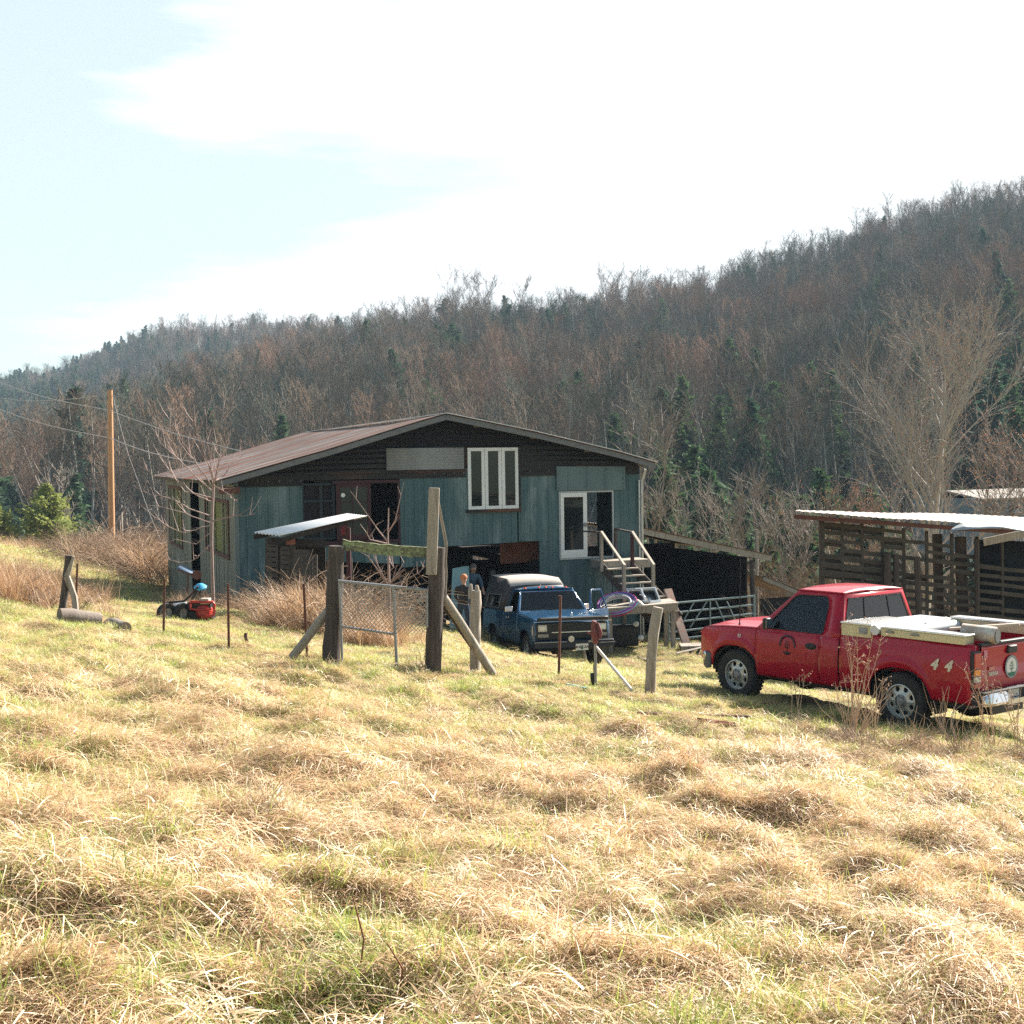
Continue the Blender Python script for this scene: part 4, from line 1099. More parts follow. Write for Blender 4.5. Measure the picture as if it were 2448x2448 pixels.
for px, dd, w_ in ((1962, .1, .10), (2122, -.15, .16), (2142, -.15, .13), (2192, -.2, .14), (2240, .5, .22), (2296, .3, .26), (2335, -.1, .12), (2410, .6, .2)):
    mb = MB(); a_ = PL(px, top(px) + (60 if 2100 < px < 2200 else 0), dd); b_ = PL(px + (12 if 2150 < px < 2300 else 3), 1500, dd); b_.z = h1(b_.x, b_.y) - .2
    mb.tube([a_, a_.lerp(b_, .5), b_], w_ / 2, n=8, jit=.06); mb.build('post', MATS['dark_post'], ps)
mb = MB(); a_ = PL(1950, 1240, 2.6); b_ = PL(2520, 1290, 3.4); mb.add([(a_.x, a_.y, -8), (b_.x, b_.y, -8), (b_.x, b_.y, -3.6), (a_.x, a_.y, -3.6)], [(0, 1, 2, 3)])
rowsb = MB(); rd = random.Random(4)
for k in range(13):     # rear slats with daylight between
    z_ = -5.6 + .22 * k; rowsb.bar((a_.x, a_.y, z_), (b_.x, b_.y, z_), .02, .10)
rowsb.build('rear_slats', MATS['pallet_wood'], ps)
# roof sheets
RL = [(1902, 1222), (1965, 1229), (2040, 1233), (2110, 1238), (2190, 1243), (2262, 1248)]
mb = MB(); rows = []
fr = [at_depth(x_, y_, 25.5 + (x_ - 1902) * .0012) for x_, y_ in RL]
for i in range(5): fr.append(fr[5] + (fr[5] - fr[3]) * .5 * (i + 1) + Vector((0, 0, -.02)))
bk = [p_ + Vector((p_.x * .12 + .02, 3.1, -.12 + .17 * min(1, i_ / 6))) for i_, p_ in enumerate(fr)]
def arc(P_, n_):
    return resample(P_, n_, closed=False)
fa, ba = arc(fr, 90), arc(bk, 90)
for k in range(90):
    o_ = Vector((0, 0, .006 * (1 if k % 2 else -1) + .05 * (float(vnoise(k / 9., 1.3, 9)) - .5)))
    rows.append([fa[k] + o_, fa[k].lerp(ba[k], .5) + o_ * .5, ba[k] + o_])
mb.grid(rows); mb.build('roof', mat('pale_tin', (0.36, 0.31, 0.28), (0.48, 0.43, 0.40), rough=.85, scale=1.2, c3=(.20, .12, .09), s3=1.5, t3=.60), ps, smooth=0, solid=.006)
mb = MB(); mb.bar(fr[0] + Vector((0, .15, -.12)), fr[-1] + Vector((0, .15, -.12)), .05, .09); mb.build('roof_beam', MATS['rust_dark'], ps)
mb = MB(); rows = []      # bent sheet hanging at the right
c0 = [at_depth(x_, y_, 24.9) for x_, y_ in ((2278, 1262), (2300, 1250), (2340, 1254), (2380, 1252), (2448, 1262), (2520, 1268))]
c1 = [at_depth(x_, y_, 24.7) for x_, y_ in ((2272, 1268), (2305, 1266), (2350, 1264), (2400, 1262), (2448, 1272), (2520, 1280))]
mb.grid([arc(c0, 20), arc(c1, 20)]); mb.build('bent_sheet', MATS['galvanised'], ps, smooth=60, solid=.005)
mb = MB(); a_ = at_depth(2352, 1296, 25.2); b_ = at_depth(2500, 1265, 25.6); mb.bar(a_, b_, .03, .16)
mb.build('brace', MATS['grey_wood'], ps)
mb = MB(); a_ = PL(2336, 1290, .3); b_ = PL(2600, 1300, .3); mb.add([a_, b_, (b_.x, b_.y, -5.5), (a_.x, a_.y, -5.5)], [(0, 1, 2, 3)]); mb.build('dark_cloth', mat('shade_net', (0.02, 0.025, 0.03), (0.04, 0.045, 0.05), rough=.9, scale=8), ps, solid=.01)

# far pale building behind the trees at the right edge
fb = empty('far_house', (0, 0, 0), label='pale low house half hidden by bare trees at the right edge', cat='house')
a_ = at_depth(2330, 1180, 74); b_ = at_depth(2560, 1180, 78)
zt_ = at_depth(2400, 1190, 75).z; zb_ = at_depth(2400, 1245, 75).z
d_ = (b_ - a_); d_.z = 0; d_.normalize(); n_v = Vector((-d_.y, d_.x, 0))
def fw(s_, t_, z_): return Vector((a_.x, a_.y, 0)) + d_ * s_ + n_v * t_ + Vector((0, 0, z_))
mb = MB(); hz_ = [fw(s_, t_, z_) for z_ in (zb_ - 2, zt_) for s_, t_ in ((0, 0), (7, 0), (7, 5), (0, 5))]
mb.add(hz_, [(0, 3, 2, 1), (4, 5, 6, 7), (0, 1, 5, 4), (1, 2, 6, 5), (2, 3, 7, 6), (3, 0, 4, 7)]); mb.build('wall', mat('pale_siding', (.13, .17, .19), rough=.7), fb)
mb = MB(); mb.add([fw(.3, -.35, zt_), fw(7.4, -.35, zt_), fw(7.4, 2.5, zt_ + .45), fw(.3, 2.5, zt_ + .45), fw(7.4, 5.3, zt_), fw(.3, 5.3, zt_)], [(0, 1, 2, 3), (3, 2, 4, 5)]); mb.build('roof', mat('pale_roof', (.30, .27, .24), rough=.9), fb, smooth=0, solid=.1)
for s_ in (1.0, 3.0, 5.0):
    mb = MB(); mb.add([fw(s_, -.03, zt_ - .5), fw(s_ + .8, -.03, zt_ - .5), fw(s_ + .8, -.03, zt_ - 1.5), fw(s_, -.03, zt_ - 1.5)], [(0, 1, 2, 3)]); mb.build('window', MATS['glass_dark'], fb, solid=.02)
# ------------------------------------------------------------------ vehicles
mat('red_paint', (0.42, 0.003, 0.022), (0.38, 0.005, 0.024), rough=0.4, scale=3, coat=0.45, spec=0.25, c3=(0.40, 0.015, 0.025), s3=1.4, t3=0.62)
mat('blue_paint', (0.006, 0.065, 0.16), (0.010, 0.085, 0.19), rough=0.25, scale=3, coat=0.8)
mat('rubber', (0.018, 0.018, 0.02), (0.05, 0.045, 0.04), rough=0.85, scale=8)
mat('black_plastic', (0.02, 0.021, 0.023), rough=0.55)
mat('chrome', (0.62, 0.63, 0.65), rough=0.22, metal=1.0)
mat('silver_wheel', (0.55, 0.54, 0.51), (0.45, 0.44, 0.41), rough=0.38, metal=0.55, scale=6)
mat('lens_red', (0.45, 0.02, 0.015), rough=0.15, coat=0.5)
mat('lens_amber', (0.80, 0.26, 0.02), rough=0.15, coat=0.5)
mat('lens_white', (0.62, 0.58, 0.50), rough=0.15, coat=0.5)
mat('diamond_plate', (0.80, 0.80, 0.79), (0.70, 0.70, 0.69), rough=0.28, metal=0.7, scale=5, bump=0.003, bscale=60)
mat('toolbox_tan', (0.66, 0.58, 0.36), (0.60, 0.53, 0.33), rough=0.45, metal=0.3, scale=4, bump=0.001, bscale=90)
mat('grey_plastic', (0.13, 0.135, 0.14), rough=0.6)
mat('seat_cloth', (0.06, 0.06, 0.065), rough=0.9)
mat('decal_dark', (0.05, 0.03, 0.045), rough=0.6)
mat('decal_white', (0.72, 0.72, 0.70), rough=0.5)
mat('decal_cream', (0.74, 0.66, 0.50), rough=0.45)
mat('decal_green', (0.03, 0.16, 0.09), rough=0.6)
gm = bpy.data.materials.new('window_glass'); gm.use_nodes = True; nt = gm.node_tree
for n_ in list(nt.nodes): nt.nodes.remove(n_)
ou = nd(nt, 'ShaderNodeOutputMaterial'); tr = nd(nt, 'ShaderNodeBsdfTransparent', Color=(0.84, 0.90, 0.89, 1)); gl_ = nd(nt, 'ShaderNodeBsdfGlossy', Roughness=0.02)
fr_ = nd(nt, 'ShaderNodeFresnel', IOR=1.6); mx_ = nd(nt, 'ShaderNodeMixShader')
nt.links.new(fr_.outputs[0], mx_.inputs[0]); nt.links.new(tr.outputs[0], mx_.inputs[1]); nt.links.new(gl_.outputs[0], mx_.inputs[2]); nt.links.new(mx_.outputs[0], ou.inputs[0])
MATS['window_glass'] = gm
dgm = gm.copy(); dgm.name = 'tinted_glass'; dgm.node_tree.nodes['Transparent BSDF'].inputs['Color'].default_value = (0.22, 0.25, 0.25, 1); MATS['tinted_glass'] = dgm

def text_mesh(s, size, name, material, parent, M, depth=0.002, font_bold=0.0, shear=0.0):
    cu = bpy.data.curves.new('t', 'FONT'); cu.body = s; cu.size = size; cu.extrude = depth; cu.align_x = 'CENTER'; cu.align_y = 'CENTER'; cu.offset = font_bold; cu.shear = shear
    to = bpy.data.objects.new('t', cu); COL.objects.link(to); dg = bpy.context.evaluated_depsgraph_get()
    me = bpy.data.meshes.new_from_object(to.evaluated_get(dg)); me.transform(M); me.materials.clear(); me.materials.append(material)
    bpy.data.objects.remove(to); bpy.data.curves.remove(cu)
    me.name = name; o = bpy.data.objects.new(name, me); COL.objects.link(o); o.parent = parent; return o
def basis(o_, x_, y_):
    x_ = Vector(x_).normalized(); y_ = Vector(y_).normalized(); z_ = x_.cross(y_)
    M = Matrix((x_, y_, z_)).transposed().to_4x4(); M.translation = Vector(o_); return M

def wheel(parent, x, y, r, name_side=1, tw=0.235, rr=0.236, holes=8, fancy=True):
    """name_side = +1: the outside faces +y"""
    w = empty('wheel'); w.parent = parent; w.location = (x, y, r); s = name_side
    mb = MB()
    hw = tw / 2
    prof = [(rr, hw * .85), (rr + .012, hw), (r * .80, hw + .012), (r - .035, hw + .004), (r - .008, hw - .03), (r, hw * .55), (r, -hw * .55), (r - .008, -hw + .03), (r * .8, -hw - .01), (rr, -hw * .85)]
    mb.lathe([(a, b * s) for a, b in prof], (0, -hw * s, 0), (0, 1, 0), n=44)
    nb = 40      # tread blocks
    for k in range(nb):
        for row in (-.62, 0.0, .62):
            a = 2 * math.pi * (k + (.5 if row else 0)) / nb; c, s_ = math.cos(a), math.sin(a)
            y0 = -hw * s + row * hw; p0 = Vector((c * (r - .004), y0 - .03, s_ * (r - .004))); p1 = Vector((c * (r - .004), y0 + .03, s_ * (r - .004)))
            mb.bar(p0, p1, .034, .016, up=(c, 0, s_))
    mb.build('tyre', MATS['rubber'], w, smooth=40)
    mb = MB(); yo = -hw * s
    f = lambda rad, off: (rad, off * s)
    mb.lathe([f(rr + .004, hw * .92), f(rr - .012, hw * .96), f(rr - .020, hw * .80)], (0, yo, 0), (0, 1, 0), n=44)
    mb.lathe([f(rr - .02, hw * .8), f(rr - .03, -hw * .8)], (0, yo, 0), (0, 1, 0), n=44)
    # face with round holes
    r0, r1, rm, hr = rr * .40, rr - .020, rr * .735, rr * .150
    yf = lambda rad: yo + s * (hw * .55 + .35 * (rr - rad) * .55)
    for k in range(holes):
        a0 = 2 * math.pi * k / holes; a1 = 2 * math.pi * (k + 1) / holes; am = (a0 + a1) / 2
        def P3(rad, a): return Vector((rad * math.cos(a), yf(rad), rad * math.sin(a)))
        outer = [P3(r0, a0 + (a1 - a0) * i / 6) for i in range(7)] + [P3(r0 + (r1 - r0) * i / 5, a1) for i in range(1, 5)] + [P3(r1, a1 + (a0 - a1) * i / 6) for i in range(7)] + [P3(r1 + (r0 - r1) * i / 5, a0) for i in range(1, 5)]
        cx, cz = rm * math.cos(am), rm * math.sin(am); inner = []
        for p_ in outer:
            d = Vector((p_.x - cx, 0, p_.z - cz)).normalized(); q = Vector((cx + d.x * hr, 0, cz + d.z * hr * 1.0)); q.y = yf(math.hypot(q.x, q.z)) - s * .006; inner.append(q)
        mb.ring(outer, inner)
        mb.ring(inner, [q - Vector((0, s * .02, 0)) for q in inner])
    mb.build('rim', MATS['silver_wheel'], w, smooth=50)
    mb = MB(); mb.lathe([f(0, hw * .95), f(.05, hw * .93), f(.062, hw * .75), f(r0 * .95, hw * .72), f(r0 + .004, hw * .62)], (0, yo, 0), (0, 1, 0), n=20)
    for k in range(6):
        a = 2 * math.pi * k / 6; c = Vector((.078 * math.cos(a), yo + s * hw * .72, .078 * math.sin(a))); mb.tube([c, c + Vector((0, s * .022, 0))], .011, n=6)
    mb.build('hub_cap', MATS['dull_steel'], w, smooth=50)
    mb = MB(); mb.lathe([f(0, hw * .2), f(rr - .03, hw * .2)], (0, yo, 0), (0, 1, 0), n=30); mb.build('brake_disc', MATS['black_plastic'], w)
    return w

def lerp_tab(t, xs, ys): return float(np.interp(t, xs, ys))
class Panel(MB):
    def side(s, xs, zlo, zhi, yf, rows, sg):
        n = rows; cols = []
        for x in xs:
            a, b = zlo(x), zhi(x); cols.append([(x, sg * yf(x, a + (b - a) * k / n), a + (b - a) * k / n) for k in range(n + 1)])
        if sg < 0: cols = cols[::-1]
        s.grid(cols)
def arch(x, xc, zc, ra, p=2.5):
    d = abs(x - xc) / ra
    return zc + ra * (1 - d ** p) ** (1 / p) if d < 1 else -9
def xrange_(a, b, xc, ra, n=26):
    xs = list(np.linspace(a, b, n)); 
    for q in np.linspace(-1, 1, 33):
        v = xc + ra * math.copysign(abs(q) ** .6, q)
        if a < v < b: xs.append(v)
    for e in (-1.0001, 1.0001):
        v = xc + ra * e
        if a < v < b: xs.append(v)
    return sorted(set(xs))

def greenhouse(parent, paint, bx, tx, bz, tz, byw, tyw, wl, glass, seat=True, tag_='cab'):
    """bx=(front, rear) at the belt, tx at the roof; wl = side window polygon (x, z)"""
    cabm = MB()
    yy = lambda z: byw + (tyw - byw) * ((z - bz) / (tz - bz))
    out = [(bx[0], bz), (tx[0] + .02, tz), (tx[1], tz), (bx[1], bz)]
    for sg in (1, -1):
        n_ = 48
        O_ = resample([Vector((x, sg * yy(z), z)) for x, z in out], n_); I_ = resample([Vector((x, sg * (yy(z) - .006), z)) for x, z in wl], n_)
        # start both loops at matching angles
        c = sum(I_, Vector()) / n_
        def ang(p_): return math.atan2(p_.z - c.z, p_.x - c.x)
        O_ = sorted(O_, key=ang); I_ = sorted(I_, key=ang)
        if sg > 0: O_ = O_[::-1]; I_ = I_[::-1]
        cabm.ring(O_, I_)
        cabm.ring(I_, [p_ - Vector((0, sg * .035, 0)) for p_ in I_])
    # roof with a soft crown
    xs = [tx[0] + .02, tx[0] - .06, (tx[0] + tx[1]) / 2, tx[1] + .10, tx[1]]; hs_ = [0, .035, .05, .035, 0]
    rows = []
    for x, h in zip(xs, hs_): rows.append([(x, tyw * q, tz + (h + .018) * (1 - abs(q) ** 3.0)) for q in (-1, -.97, -.9, -.75, -.5, 0, .5, .75, .9, .97, 1)])
    cabm.grid(rows[::-1])
    # windscreen and rear window surrounds
    def face(xb, xt, zb, zt, yb, yt, m, mt, mbm, back):
        O_ = [Vector((xb, -yb, zb)), Vector((xb, yb, zb)), Vector((xt, yt, zt)), Vector((xt, -yt, zt))]
        lx = lambda z: xb + (xt - xb) * (z - zb) / (zt - zb); ly = lambda z: yb + (yt - yb) * (z - zb) / (zt - zb)
        z0, z1 = zb + mbm, zt - mt
        I_ = [Vector((lx(z0), -ly(z0) + m, z0)), Vector((lx(z0), ly(z0) - m, z0)), Vector((lx(z1), ly(z1) - m, z1)), Vector((lx(z1), -ly(z1) + m, z1))]
        cabm.ring(O_ if not back else O_[::-1], I_ if not back else I_[::-1]); return I_
    If = face(bx[0], tx[0] + .02, bz, tz, byw, tyw, .06, .05, .05, False)
    Ib = face(bx[1], tx[1], bz, tz, byw, tyw, .10, .07, .04, True)
    cabm.build(tag_, paint, parent, smooth=40, solid=.02)
    g = MB(); g.add([p_ for p_ in If], [(0, 1, 2, 3)]); g.build('windscreen', glass, parent, solid=.004, smooth=0)
    g = MB(); g.add([p_ for p_ in Ib], [(0, 1, 2, 3)]); g.build('rear_window', MATS['tinted_glass'], parent, solid=.004, smooth=0)
    g = MB()
    for i in range(4): g.bar(Ib[i] - Vector((.006, 0, 0)), Ib[(i + 1) % 4] - Vector((.006, 0, 0)), .012, .02)
    for q in (-.22, .22): g.bar(Ib[0].lerp(Ib[1], .5 + q * .9) - Vector((.008, 0, 0)), Ib[3].lerp(Ib[2], .5 + q) - Vector((.008, 0, 0)), .012, .018)
    g.build('window_seal', MATS['black_plastic'], parent)
    for sg in (1, -1):
        g = MB(); g.add([(x, sg * (yy(z) - .02), z) for x, z in wl], [tuple(range(len(wl)))]); g.build('side_window', glass, parent, solid=.004, smooth=0)
        g = MB(); L_ = [Vector((x, sg * (yy(z) - .008), z)) for x, z in wl]; g.tube(L_ + [L_[0]], .011, n=5, cap=False); g.build('window_seal', MATS['black_plastic'], parent)
    return yy

# ---------- red pickup
RT = empty('red_pickup', (6.106, 17.51, -2.25), (R(1.2), R(0.4), R(127.6)), 'shiny red pickup with silver wheels and tan toolboxes, parked in the yard at right', 'pickup truck')
WB, RW = 3.02, 0.402
ZA, ZB_ = [.42, .50, .62, .80, .95, 1.10, 1.20, 1.30], [.925, .955, .98, .995, .99, .97, .945, .925]
def ry(x, z):
    y = lerp_tab(z, ZA, ZB_)
    if x > 3.2: y -= .16 * ((x - 3.2) / .72) ** 2.2
    if x < -.8: y -= .025 * ((-.8 - x) / .35) ** 2
    for xc in (WB, 0.0):
        d = math.hypot(x - xc, (z - .40)); y += .022 * math.exp(-((d - .56) / .05) ** 2)
    return y
rock = lambda x: .46 + max(0, x - 3.35) * .22
belt = 1.175
def hoodz(x): return lerp_tab(x, [2.55, 2.8, 3.3, 3.62, 3.78, 3.88], [1.175, 1.168, 1.145, 1.115, 1.075, .99])
RA = .50
front = Panel()
xs = xrange_(2.60, 3.86, WB, RA)
for sg in (1, -1): front.side(xs, lambda x: max(rock(x), arch(x, WB, .37, RA)), hoodz, ry, 16, sg)
rows = []
for x in np.linspace(3.88, 2.55, 18):
    w_ = ry(min(x, 3.86), hoodz(x)); z_ = hoodz(x); rows.append([(x, w_ * q, z_ + (.055 if x < 3.7 else .03) * (1 - abs(q) ** 2.2) + .018 * (abs(q) < .62) * sstep(3.85, 3.4, x)) for q in np.linspace(-1, 1, 25)])
front.grid(rows[::-1])
rows = [[(3.87, q * .80, z_) for q in np.linspace(-1, 1, 3)] for z_ in (.62, .90)]
front.grid(rows)
body = front.build('fender_and_hood', MATS['red_paint'], RT, smooth=38, solid=.012)
mb = Panel(); 
for sg in (1, -1): mb.side(np.linspace(1.385, 2.592, 16), lambda x: .455, lambda x: belt, ry, 16, sg)
def door_part(sg):
    mb = Panel(); mb.side(np.linspace(1.385, 2.592, 16), lambda x: .455, lambda x: belt, ry, 16, sg); d = mb.build('door', MATS['red_paint'], RT, smooth=38, solid=.015)
    h = MB(); yh = ry(1.55, .98); h.lathe([(0, .004), (.055, .004), (.062, 0), (.0, -.01)], (1.52, sg * yh, 1.01), (0, sg, 0), n=16)
    for i, v in enumerate(h.V): h.V[i] = (1.52 + (v[0] - 1.52) * 1.75, v[1], 1.01 + (v[2] - 1.01) * .85)
    h.box(1.44, 1.60, sg * yh + (-.004 if sg > 0 else -.022), sg * yh + (.022 if sg > 0 else .004), 1.0, 1.03); h.build('door_handle', MATS['black_plastic'], d, smooth=40)
    return d
doorL = door_part(1); doorR = door_part(-1)
mb = Panel()
for sg in (1, -1): mb.side(np.linspace(1.03, 1.378, 6), lambda x: .455, lambda x: belt + .0, ry, 16, sg)
mb.grid([[(1.03, -.93, .5), (1.03, .93, .5)], [(1.03, -.93, belt), (1.03, .93, belt)]]); mb.build('cab_corner', MATS['red_paint'], RT, smooth=38, solid=.012)
mb = MB(); mb.box(-1.0, 3.6, -.86, .86, .42, .60); mb.box(1.2, 2.6, -.88, .88, .50, .58); mb.box(-1.05, 3.7, -.40, .40, .30, .42); mb.build('chassis', MATS['black_plastic'], RT)
mb = MB(); mb.box(2.5, 2.62, -.9, .9, .6, belt - .02); mb.build('firewall', MATS['black_plastic'], RT)
wl = [(2.46, belt + .03), (2.36, belt + .13), (2.02, 1.69), (1.94, 1.735), (1.46, 1.745), (1.39, 1.72), (1.355, 1.60), (1.345, belt + .06), (1.37, belt + .03)]
greenhouse(RT, MATS['red_paint'], (2.62, 1.03), (1.95, 1.12), belt, 1.80, ry(1.8, belt) - .003, .715, wl, MATS['window_glass'])
mb = MB(); mb.box(1.12, 1.30, -.78, .78, .75, 1.30); mb.box(1.25, 1.8, -.78, .78, .70, .86)
for q in (-.45, .45): mb.box(1.16, 1.26, q - .13, q + .13, 1.30, 1.50)
mb.build('seat', MATS['seat_cloth'], RT, bevel=.03)
mb = MB(); mb.tube([Vector((2.1, .4, 1.12)) + Vector((math.sin(a) * .06, math.cos(a) * .19, math.sin(a) * .18)) for a in np.linspace(0, 6.28, 22)], .014, n=6); mb.tube([(2.1, .4, 1.12), (2.45, .4, 1.0)], .025, n=6); mb.box(2.25, 2.6, -.85, .85, .95, 1.16); mb.build('steering_wheel', MATS['black_plastic'], RT)
for sg in (1, -1):
    mb = MB(); mb.box(2.26, 2.35, sg * .965 if sg > 0 else -1.12, 1.12 if sg > 0 else -.965, 1.20, 1.375); mo = mb.build('mirror', MATS['black_plastic'], RT, bevel=.03)
    mb = MB(); mb.box(2.255, 2.259, min(sg * .975, sg * 1.125), max(sg * .975, sg * 1.125), 1.215, 1.36); mb.build('mirror_glass', MATS['chrome'], mo)
# arch lips and dark liners
for xc in (WB, 0.0):
    for sg in (1, -1):
        pts = [(xc + RA * .985 * math.cos(a) , 0, .37 + RA * .985 * math.sin(a)) for a in np.linspace(.0, math.pi, 20)]
        mb = MB(); rows = []
        for px_, _, pz in pts: rows.append([(px_, sg * (ry(px_, pz) - .02), pz), (px_, sg * .55, pz)])
        mb.grid(rows); mb.build('wheel_liner', MATS['black_plastic'], RT, solid=.01)
# bed
mb = Panel(); xs = xrange_(-1.10, 1.005, 0.0, RA)
bedtop = lambda x: 1.285
for sg in (1, -1): mb.side(xs, lambda x: max(.46 if x > -.5 else .50, arch(x, 0, .37, RA)), bedtop, ry, 18, sg)
for sg in (1, -1):
    rows = [[(x, sg * ry(x, 1.285), 1.285), (x, sg * .87, 1.300), (x, sg * .80, 1.285), (x, sg * .80, .78)] for x in np.linspace(-1.09, 1.0, 8)]
    mb.grid(rows if sg > 0 else [r[::-1] for r in rows])
mb.grid([[(1.0, -.93, .6), (1.0, .93, .6)], [(1.0, -.93, 1.285), (1.0, .93, 1.285)]])
mb.grid([[(-1.09, -.80, .78), (-1.09, .80, .78)], [(1.0, -.80, .78), (1.0, .80, .78)]])
for sg in (1, -1): mb.grid([[(-1.10, sg * .79, z_), (-1.10, sg * ry(-1.1, z_), z_)] for z_ in (.55, .8, 1.0, 1.285)])
mb.build('cargo_bed', MATS['red_paint'], RT, smooth=38, solid=.006)
tg = empty('tailgate'); tg.parent = RT; tg.location = (-1.12, 0, .62)
mb = MB(); rows = []
for z_, x_ in ((0, .02), (.03, 0), (.22, -.012), (.30, 0), (.55, -.006), (.62, -.02), (.66, 0)): rows.append([(x_, q * .785, z_) for q in np.linspace(1, -1, 9)])
mb.grid(rows); mb.box(.032, .06, -.785, .785, .0, .66); mb.build('gate_panel', MATS['red_paint'], tg, smooth=30)
mb = MB(); mb.box(-.03, .05, -.80, .80, .645, .69); mb.build('gate_cap', MATS['black_plastic'], tg, bevel=.012)
mb = MB(); mb.box(-.045, 0, -.05, .17, .51, .62); mb.box(-.055, -.01, -.03, .15, .585, .61); mb.build('handle', MATS['black_plastic'], tg, bevel=.012)
mb = MB(); mb.lathe([(0, .003), (.155, .003), (.155, 0)], (-.020, .06, .32), (-1, 0, 0), n=32); em = mb.build('emblem', MATS['decal_white'], tg)
mb = MB(); mb.lathe([(.125, .005), (.155, .005)], (-.020, .06, .32), (-1, 0, 0), n=32); mb.build('emblem_ring', mat('emblem_grey', (.25, .30, .33), rough=.5), em)
def plant_mark(mb, cx, cz, s, x_, sgn_axis):
    P_ = lambda a, b: sgn_axis(cx + a * s, cz + b * s, x_)
    mb.add([P_(-.06, -.8), P_(.06, -.8), P_(.03, .75), P_(-.03, .75)], [(0, 1, 2, 3)])
    for sx in (-1, 1):
        for b, l in ((-.3, .55), (.05, .5), (.38, .35)):
            mb.add([P_(0, b), P_(sx * l, b + .28), P_(sx * l * .55, b + .02)], [(0, 1, 2)])
mb = MB(); plant_mark(mb, .06, .32, .11, -.030, lambda a, b, x_: (x_, a, b)); mb.add([(-.0295, .06 - .10, .245), (-.0295, .06 + .10, .245), (-.0295, .06 + .05, .195), (-.0295, .06 - .05, .195)], [(0, 1, 2, 3)]); mb.build('emblem_plant', MATS['decal_green'], em)
mb = MB(); mb.box(-.020, -.015, .65, .73, .48, .60); stk = mb.build('sticker', mat('sticker_pink', (.62, .16, .26), rough=.5), tg)
for z_, s_ in ((.57, '4'), (.54, '9087'), (.505, 'M')): text_mesh(s_, .03, 'sticker_text', MATS['decal_white'], stk, basis((-.022, .69, z_), (0, -1, 0), (0, 0, 1)), .0005)
text_mesh('GMC', .062, 'badge', mat('badge_red', (.75, .30, .22), rough=.4), tg, basis((-.020, .54, .335), (0, -1, 0), (0, 0, 1)), .002, .003)
text_mesh('SIERRA', .072, 'badge', MATS['silver_wheel'], tg, basis((-.020, .50, .265), (0, -1, 0), (0, 0, 1)), .002, .002)
text_mesh('4  4', .20, 'bed_lettering', MATS['decal_cream'], RT, basis((-.66, ry(-.66, .99) + .012, .985), (-1, 0, 0), (0, 0, 1)), .001, .009, .35)
text_mesh('57', .075, 'fender_number', MATS['decal_white'], RT, basis((2.92, ry(2.92, 1.03) + .006, 1.03), (-1, 0, 0), (0, 0, 1)), .001, .002)
mb = MB()
for a0, a1 in ((-.35, 3.5),):
    rows = []
    for a in np.linspace(a0, a1, 24): rows.append([(1.96 + .155 * math.cos(a), ry(2.0, 1.0) + .006, .985 + .155 * math.sin(a)), (1.96 + .125 * math.cos(a), ry(2.0, 1.0) + .006, .985 + .125 * math.sin(a))])
    mb.grid(rows)
plant_mark(mb, 1.96, .975, .115, ry(2.0, .95) + .006, lambda a, b, x_: (a, x_, b))
yd = ry(2.0, .82) + .006; mb.add([(1.88, yd, .885), (2.04, yd, .885), (2.0, yd, .84), (1.92, yd, .84)], [(0, 1, 2, 3)]); mb.build('door_emblem', MATS['decal_dark'], doorL, solid=.001)
for sg in (1, -1):
    tl = MB(); a, b = sg * .795, sg * ry(-1.1, 1.0); y0, y1 = min(a, b), max(a, b); 
    tl.box(-1.135, -1.085, y0, y1 + (.008 if sg > 0 else 0), .70, 1.215); lo = tl.build('taillight', MATS['black_plastic'], RT, bevel=.012)
    for z0_, z1_, m_ in ((.98, 1.19, 'lens_red'), (.885, .972, 'lens_amber'), (.80, .878, 'lens_white'), (.725, .793, 'lens_red')):
        t2 = MB(); t2.box(-1.150, -1.10, y0 + .018, y1 - .012 + (.004 if sg > 0 else 0), z0_, z1_); t2.build('lens', MATS[m_], lo, bevel=.008)
mb = MB()
sec = [(-.0, .50), (-.14, .49), (-.17, .53), (-.16, .60), (-.13, .665), (-.0, .675)]
for y0, y1 in ((.36, .93), (-.93, -.36)):
    rows = []
    for q in np.linspace(y0, y1, 8): cv = .07 * max(0, (abs(q) - .7) / .25) ** 2; rows.append([(-1.14 + a + cv, q, b) for a, b in sec])
    mb.grid(rows)
mb.box(-1.27, -1.14, -.36, .36, .47, .53); mb.box(-1.30, -1.14, -.36, .36, .53, .545); bp = mb.build('rear_bumper', MATS['chrome'], RT, smooth=40, solid=.004)
mb = MB(); mb.box(-1.19, -1.14, -.36, .36, .545, .66); mb.box(-1.25, -1.10, .93, .955, .50, .66); mb.box(-1.29, -1.15, -.93, .93, .672, .684); mb.build('bumper_pad', MATS['black_plastic'], bp)
mb = MB(); mb.box(-1.215, -1.205, -.01, .29, .552, .69); pl_ = mb.build('licence_plate', mat('plate_white', (.55, .58, .60), rough=.4), RT)
